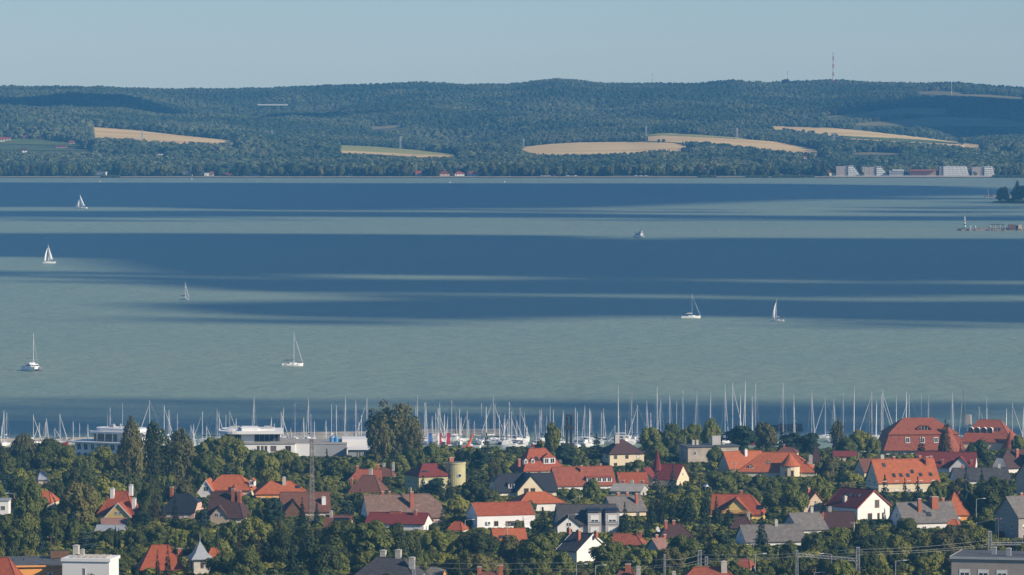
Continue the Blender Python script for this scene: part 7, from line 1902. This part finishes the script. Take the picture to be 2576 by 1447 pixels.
# wires: each sags between its poles
m_wire = coat('wire_metal', (0.30, 0.29, 0.28), .5)
def wire(label, pts, sag=1.2, r=.035):
    mb = MB()
    for a, b in zip(pts[:-1], pts[1:]):
        a, b = Vector(a), Vector(b); n = 14; prev = a
        for i in range(1, n + 1):
            u = i / n; p = a.lerp(b, u) - Vector((0, 0, 4 * sag * u * (1 - u))); mb.tube(prev, p, r, n=4); prev = p
    o = mb.build('overhead_wire', m_wire); tag(o, label, 'wire', 'overhead wires')
def wp(x, y, d): return Vector((X_of(x, d), d, Z_of(y, d)))
wire('lowest railway wire sweeping along the lower edge of the town', [wp(700, 1452, 1360), wp(1041, 1424, 1352), wp(1360, 1430, 1350), wp(1672, 1421, 1347), wp(1770, 1406, 1352), wp(2158, 1389, 1352), wp(2490, 1369, 1380), wp(2620, 1356, 1380)], .5)
wire('upper railway wire passing above the lowest one', [wp(980, 1425, 1356), wp(1041, 1416, 1352), wp(1672, 1407, 1347), wp(1760, 1396, 1352), wp(2158, 1382, 1352), wp(2490, 1358, 1380), wp(2620, 1350, 1380)], .5)
wire('third railway wire crossing before the lattice masts', [wp(1380, 1438, 1350), wp(1672, 1426, 1347), wp(1777, 1412, 1352), wp(2005, 1398, 1352), wp(2158, 1396, 1352), wp(2490, 1374, 1380)], .4)
wire('house wire from the bare tent pole across to the wooden pole', [POLES['g'] - Vector((0, 0, 4)), POLES['c']], 2.0, .03)
wire('house wire from the taupe house pole to the brown sheet roof pole', [POLES['e'], POLES['d']], 2.2, .03)
wire('house wire from the transformer pole to the solar-dormer house', [POLES['a'], POLES['h']], 1.0, .03)
wire('house wire leaving the wooden pole towards the six-skylight house', [POLES['c'], wp(2400, 1222, 1800)], 1.4, .03)
# ------------------------------------------------------------------ woods of the far shore
def sight_blocked(x, d, toprow):
    for sx, hw_, sd, row in SIGHT:
        if abs(x - sx) < hw_ and d < sd and toprow < row: return True
    return False
plant_far()
# the foremost trees along the far shore stand out singly
rs = random.Random(77); n_shore = 0; xs_ = -20.0; prev = {}
while xs_ < 2600:
    xs_ += rs.uniform(11, 21); d = 7058 + rs.uniform(0, 9); z = float(tz(xs_, d)); h = rs.uniform(9, 19); X = X_of(xs_, d)
    if any((X - a) ** 2 + (d - b) ** 2 < (r_ + 2) ** 2 for a, b, r_ in FAR_CLEAR) or sight_blocked(xs_, d, row_of(z + h, d)): continue
    if 2096 < xs_ < 2500 and rs.random() < .75: continue
    kd = rs.choice(['mid', 'olive', 'dark', 'poplardark', 'mid', 'lime']); ck, tint, nm_, wds = KINDS[kd]
    t = thing('shore_tree', 'x', 'tree', (X, d, z - .2), rs.uniform(0, 6), 'trees along the far shore')
    w_ = h * (rs.uniform(.55, .8) if ck != 'poplar' else .34)
    cr = link('crown', rs.choice(CROWN[ck])[tint], t); cr.scale = (w_, w_, h); tr = link('trunk', TRUNK['broad'][0], t); tr.scale = (h * .6, h * .6, h)
    TREES.append((t, xs_, d, h, w_, kd)); n_shore += 1

# ------------------------------------------------------------------ labels that single out each tree and each moored boat
ORD = ['first', 'second', 'third', 'fourth', 'fifth', 'sixth', 'seventh', 'eighth', 'ninth', 'tenth', 'eleventh', 'twelfth', 'thirteenth', 'fourteenth', 'fifteenth', 'sixteenth', 'seventeenth', 'eighteenth', 'nineteenth', 'twentieth']
def describe(items):
    """items: [(object, x, text)]; equal texts are told apart by their order from the left"""
    by = {}
    for o, x, tx in items: by.setdefault(tx, []).append((x, o))
    for tx, v in by.items():
        v.sort(key=lambda p: p[0])
        for i, (x, o) in enumerate(v):
            if len(v) == 1: o['label'] = tx
            else: o['label'] = '%s-from-left %s' % (ORD[i] if i < 20 else 'next', tx)
items = []
for (t, x, d, h, w_, kd) in TREES:
    wds = KINDS[kd][3]
    if d > 6000:
        near = min(FH, key=lambda q: abs(q[1] - x) + (0 if q[2] > 433 else 9999))
        part = 'west of' if x < near[1] else 'east of'
        items.append((t, x, '%s on the far shore %s the %s' % (wds.replace('large ', ''), part, ' '.join(near[0].split()[:4]).rstrip(','))))
        continue
    xm, yb, yt = x, row_of(gz(d), d), row_of(gz(d) + h, d)
    ym = (yb + yt) / 2
    best = min(HOUSES, key=lambda q: max(0, q[1] - x, x - q[2]) * 1.0 + abs((q[3] + q[4]) / 2 - ym) * 1.1)
    sh, x0, x1, y0, y1, df, c = best
    rel = 'left of' if x < x0 + 4 else 'right of' if x > x1 - 4 else ('in front of' if d < df else 'behind')
    items.append((t, x, '%s %s %s' % (wds, rel, sh)))
describe(items)
items = []
marks = [(60, 'before the western pier'), (240, 'beyond the slanting-window marina hotel'), (460, 'behind the dark poplars'), (640, 'behind the long white marina building'), (830, 'behind the marina hall'), (985, 'beside the great loose olive tree'), (1100, 'behind the marina banners'), (1210, 'beyond the orange crane'), (1320, 'beyond the red dormered house'), (1431, 'beside the black pile driver'), (1560, 'beyond the yellow brown-roofed house'), (1690, 'behind the shore trees'), (1790, 'beyond the concrete villa'), (1880, 'behind the spreading dark pine'), (2000, 'beyond the orange turret house'), (2120, 'left of the mansard hotel'), (2310, 'behind the mansard hotel'), (2490, 'behind the arched-dormer hotel'), (2570, 'at the frame edge')]
for (t, x, yt, hgt, hull, mast, furl, cover) in BOAT_LIST:
    mk = min(marks, key=lambda q: abs(q[0] - x))[1]
    size = 'tall' if hgt > 17.5 else 'short' if hgt < 11.5 else 'mid-sized'
    items.append((t, x, '%s %s-masted sailboat%s %s' % (size, mast, ' with blue furled foresail' if furl == 'blue' else '', mk)))
describe(items)
for o, x, tx in items:
    if len(o['label'].split()) > 16: o['label'] = o['label'].replace(' with blue furled foresail', ', blue foresail,')
# a person standing on the bow of the long yacht
m_skin = coat('skin', (0.50, 0.30, 0.20), .6); m_short = coat('red_shorts', (0.40, 0.04, 0.04), .8)
pr = thing('person', 'person in red shorts standing on the bow of the long yacht', 'person', (0, 0, 0), 0)
yl = YT_LONG; q = Matrix.Translation(yl.location) @ Matrix.Rotation(yl.rotation_euler.z, 4, 'Z') @ Vector((3.6, 0, 1.28)); pr.location = q; pr.rotation_euler = (0, 0, 1.2)
def person_mesh():
    me = bpy.data.meshes.new('body')
    J = {'pel': (0, 0, .95), 'ch': (0, .02, 1.32), 'nk': (0, .02, 1.5), 'hd': (0, 0, 1.62), 'ht': (0, 0, 1.76), 'sl': (-.19, .02, 1.42), 'el': (-.27, .03, 1.14), 'hl': (-.25, -.10, .9), 'sr': (.19, .02, 1.42), 'er': (.28, -.02, 1.16), 'hr': (.2, -.2, 1.0), 'hpl': (-.1, 0, .9), 'kl': (-.12, -.03, .5), 'al': (-.12, .02, .08), 'tl': (-.13, -.14, .03), 'hpr': (.1, 0, .9), 'kr': (.12, -.03, .5), 'ar': (.12, .02, .08), 'tr': (.13, -.14, .03)}
    rad = {'pel': .15, 'ch': .16, 'nk': .06, 'hd': .10, 'ht': .075, 'sl': .06, 'el': .045, 'hl': .035, 'sr': .06, 'er': .045, 'hr': .035, 'hpl': .09, 'kl': .06, 'al': .042, 'tl': .035, 'hpr': .09, 'kr': .06, 'ar': .042, 'tr': .035}
    E = [('pel', 'ch'), ('ch', 'nk'), ('nk', 'hd'), ('hd', 'ht'), ('ch', 'sl'), ('sl', 'el'), ('el', 'hl'), ('ch', 'sr'), ('sr', 'er'), ('er', 'hr'), ('pel', 'hpl'), ('hpl', 'kl'), ('kl', 'al'), ('al', 'tl'), ('pel', 'hpr'), ('hpr', 'kr'), ('kr', 'ar'), ('ar', 'tr')]
    ks = list(J); me.from_pydata([J[k] for k in ks], [(ks.index(a), ks.index(b)) for a, b in E], []); me.update()
    o = link('body', me, pr); md = o.modifiers.new('skin', 'SKIN'); me.materials.append(m_skin)
    for i, k in enumerate(ks): me.skin_vertices[0].data[i].radius = (rad[k], rad[k] * .85); me.skin_vertices[0].data[i].use_root = (k == 'pel')
    sb = o.modifiers.new('smooth', 'SUBSURF'); sb.levels = 1; sb.render_levels = 1
    return o
pb = person_mesh()
MB().lathe([(.19, .62), (.18, .8), (.175, 1.02)], 12).build('shorts', m_short, pr)
MB().lathe([(.10, 1.66), (.115, 1.7), (.09, 1.78), (.02, 1.81)], 10).build('hair', WALL['wood'], pr)
# ------------------------------------------------------------------ haze: even pale air round everything
def m_haze():
    m = bpy.data.materials.new('haze_air'); m.use_nodes = True
    nt = m.node_tree; nt.nodes.clear()
    out = nt.nodes.new('ShaderNodeOutputMaterial'); pv = nt.nodes.new('ShaderNodeVolumePrincipled')
    pv.inputs['Color'].default_value = (0.17, 0.56, 1.0, 1)
    pv.inputs['Density'].default_value = 6.7e-5
    pv.inputs['Anisotropy'].default_value = 0.0
    nt.links.new(pv.outputs['Volume'], out.inputs['Volume'])
    return m
haze = MB().box(-5200, 5200, -600, 11400, -6, 262).build('haze', m_haze())
tag(haze, 'thin blue summer haze over lake and hills', kind='stuff')
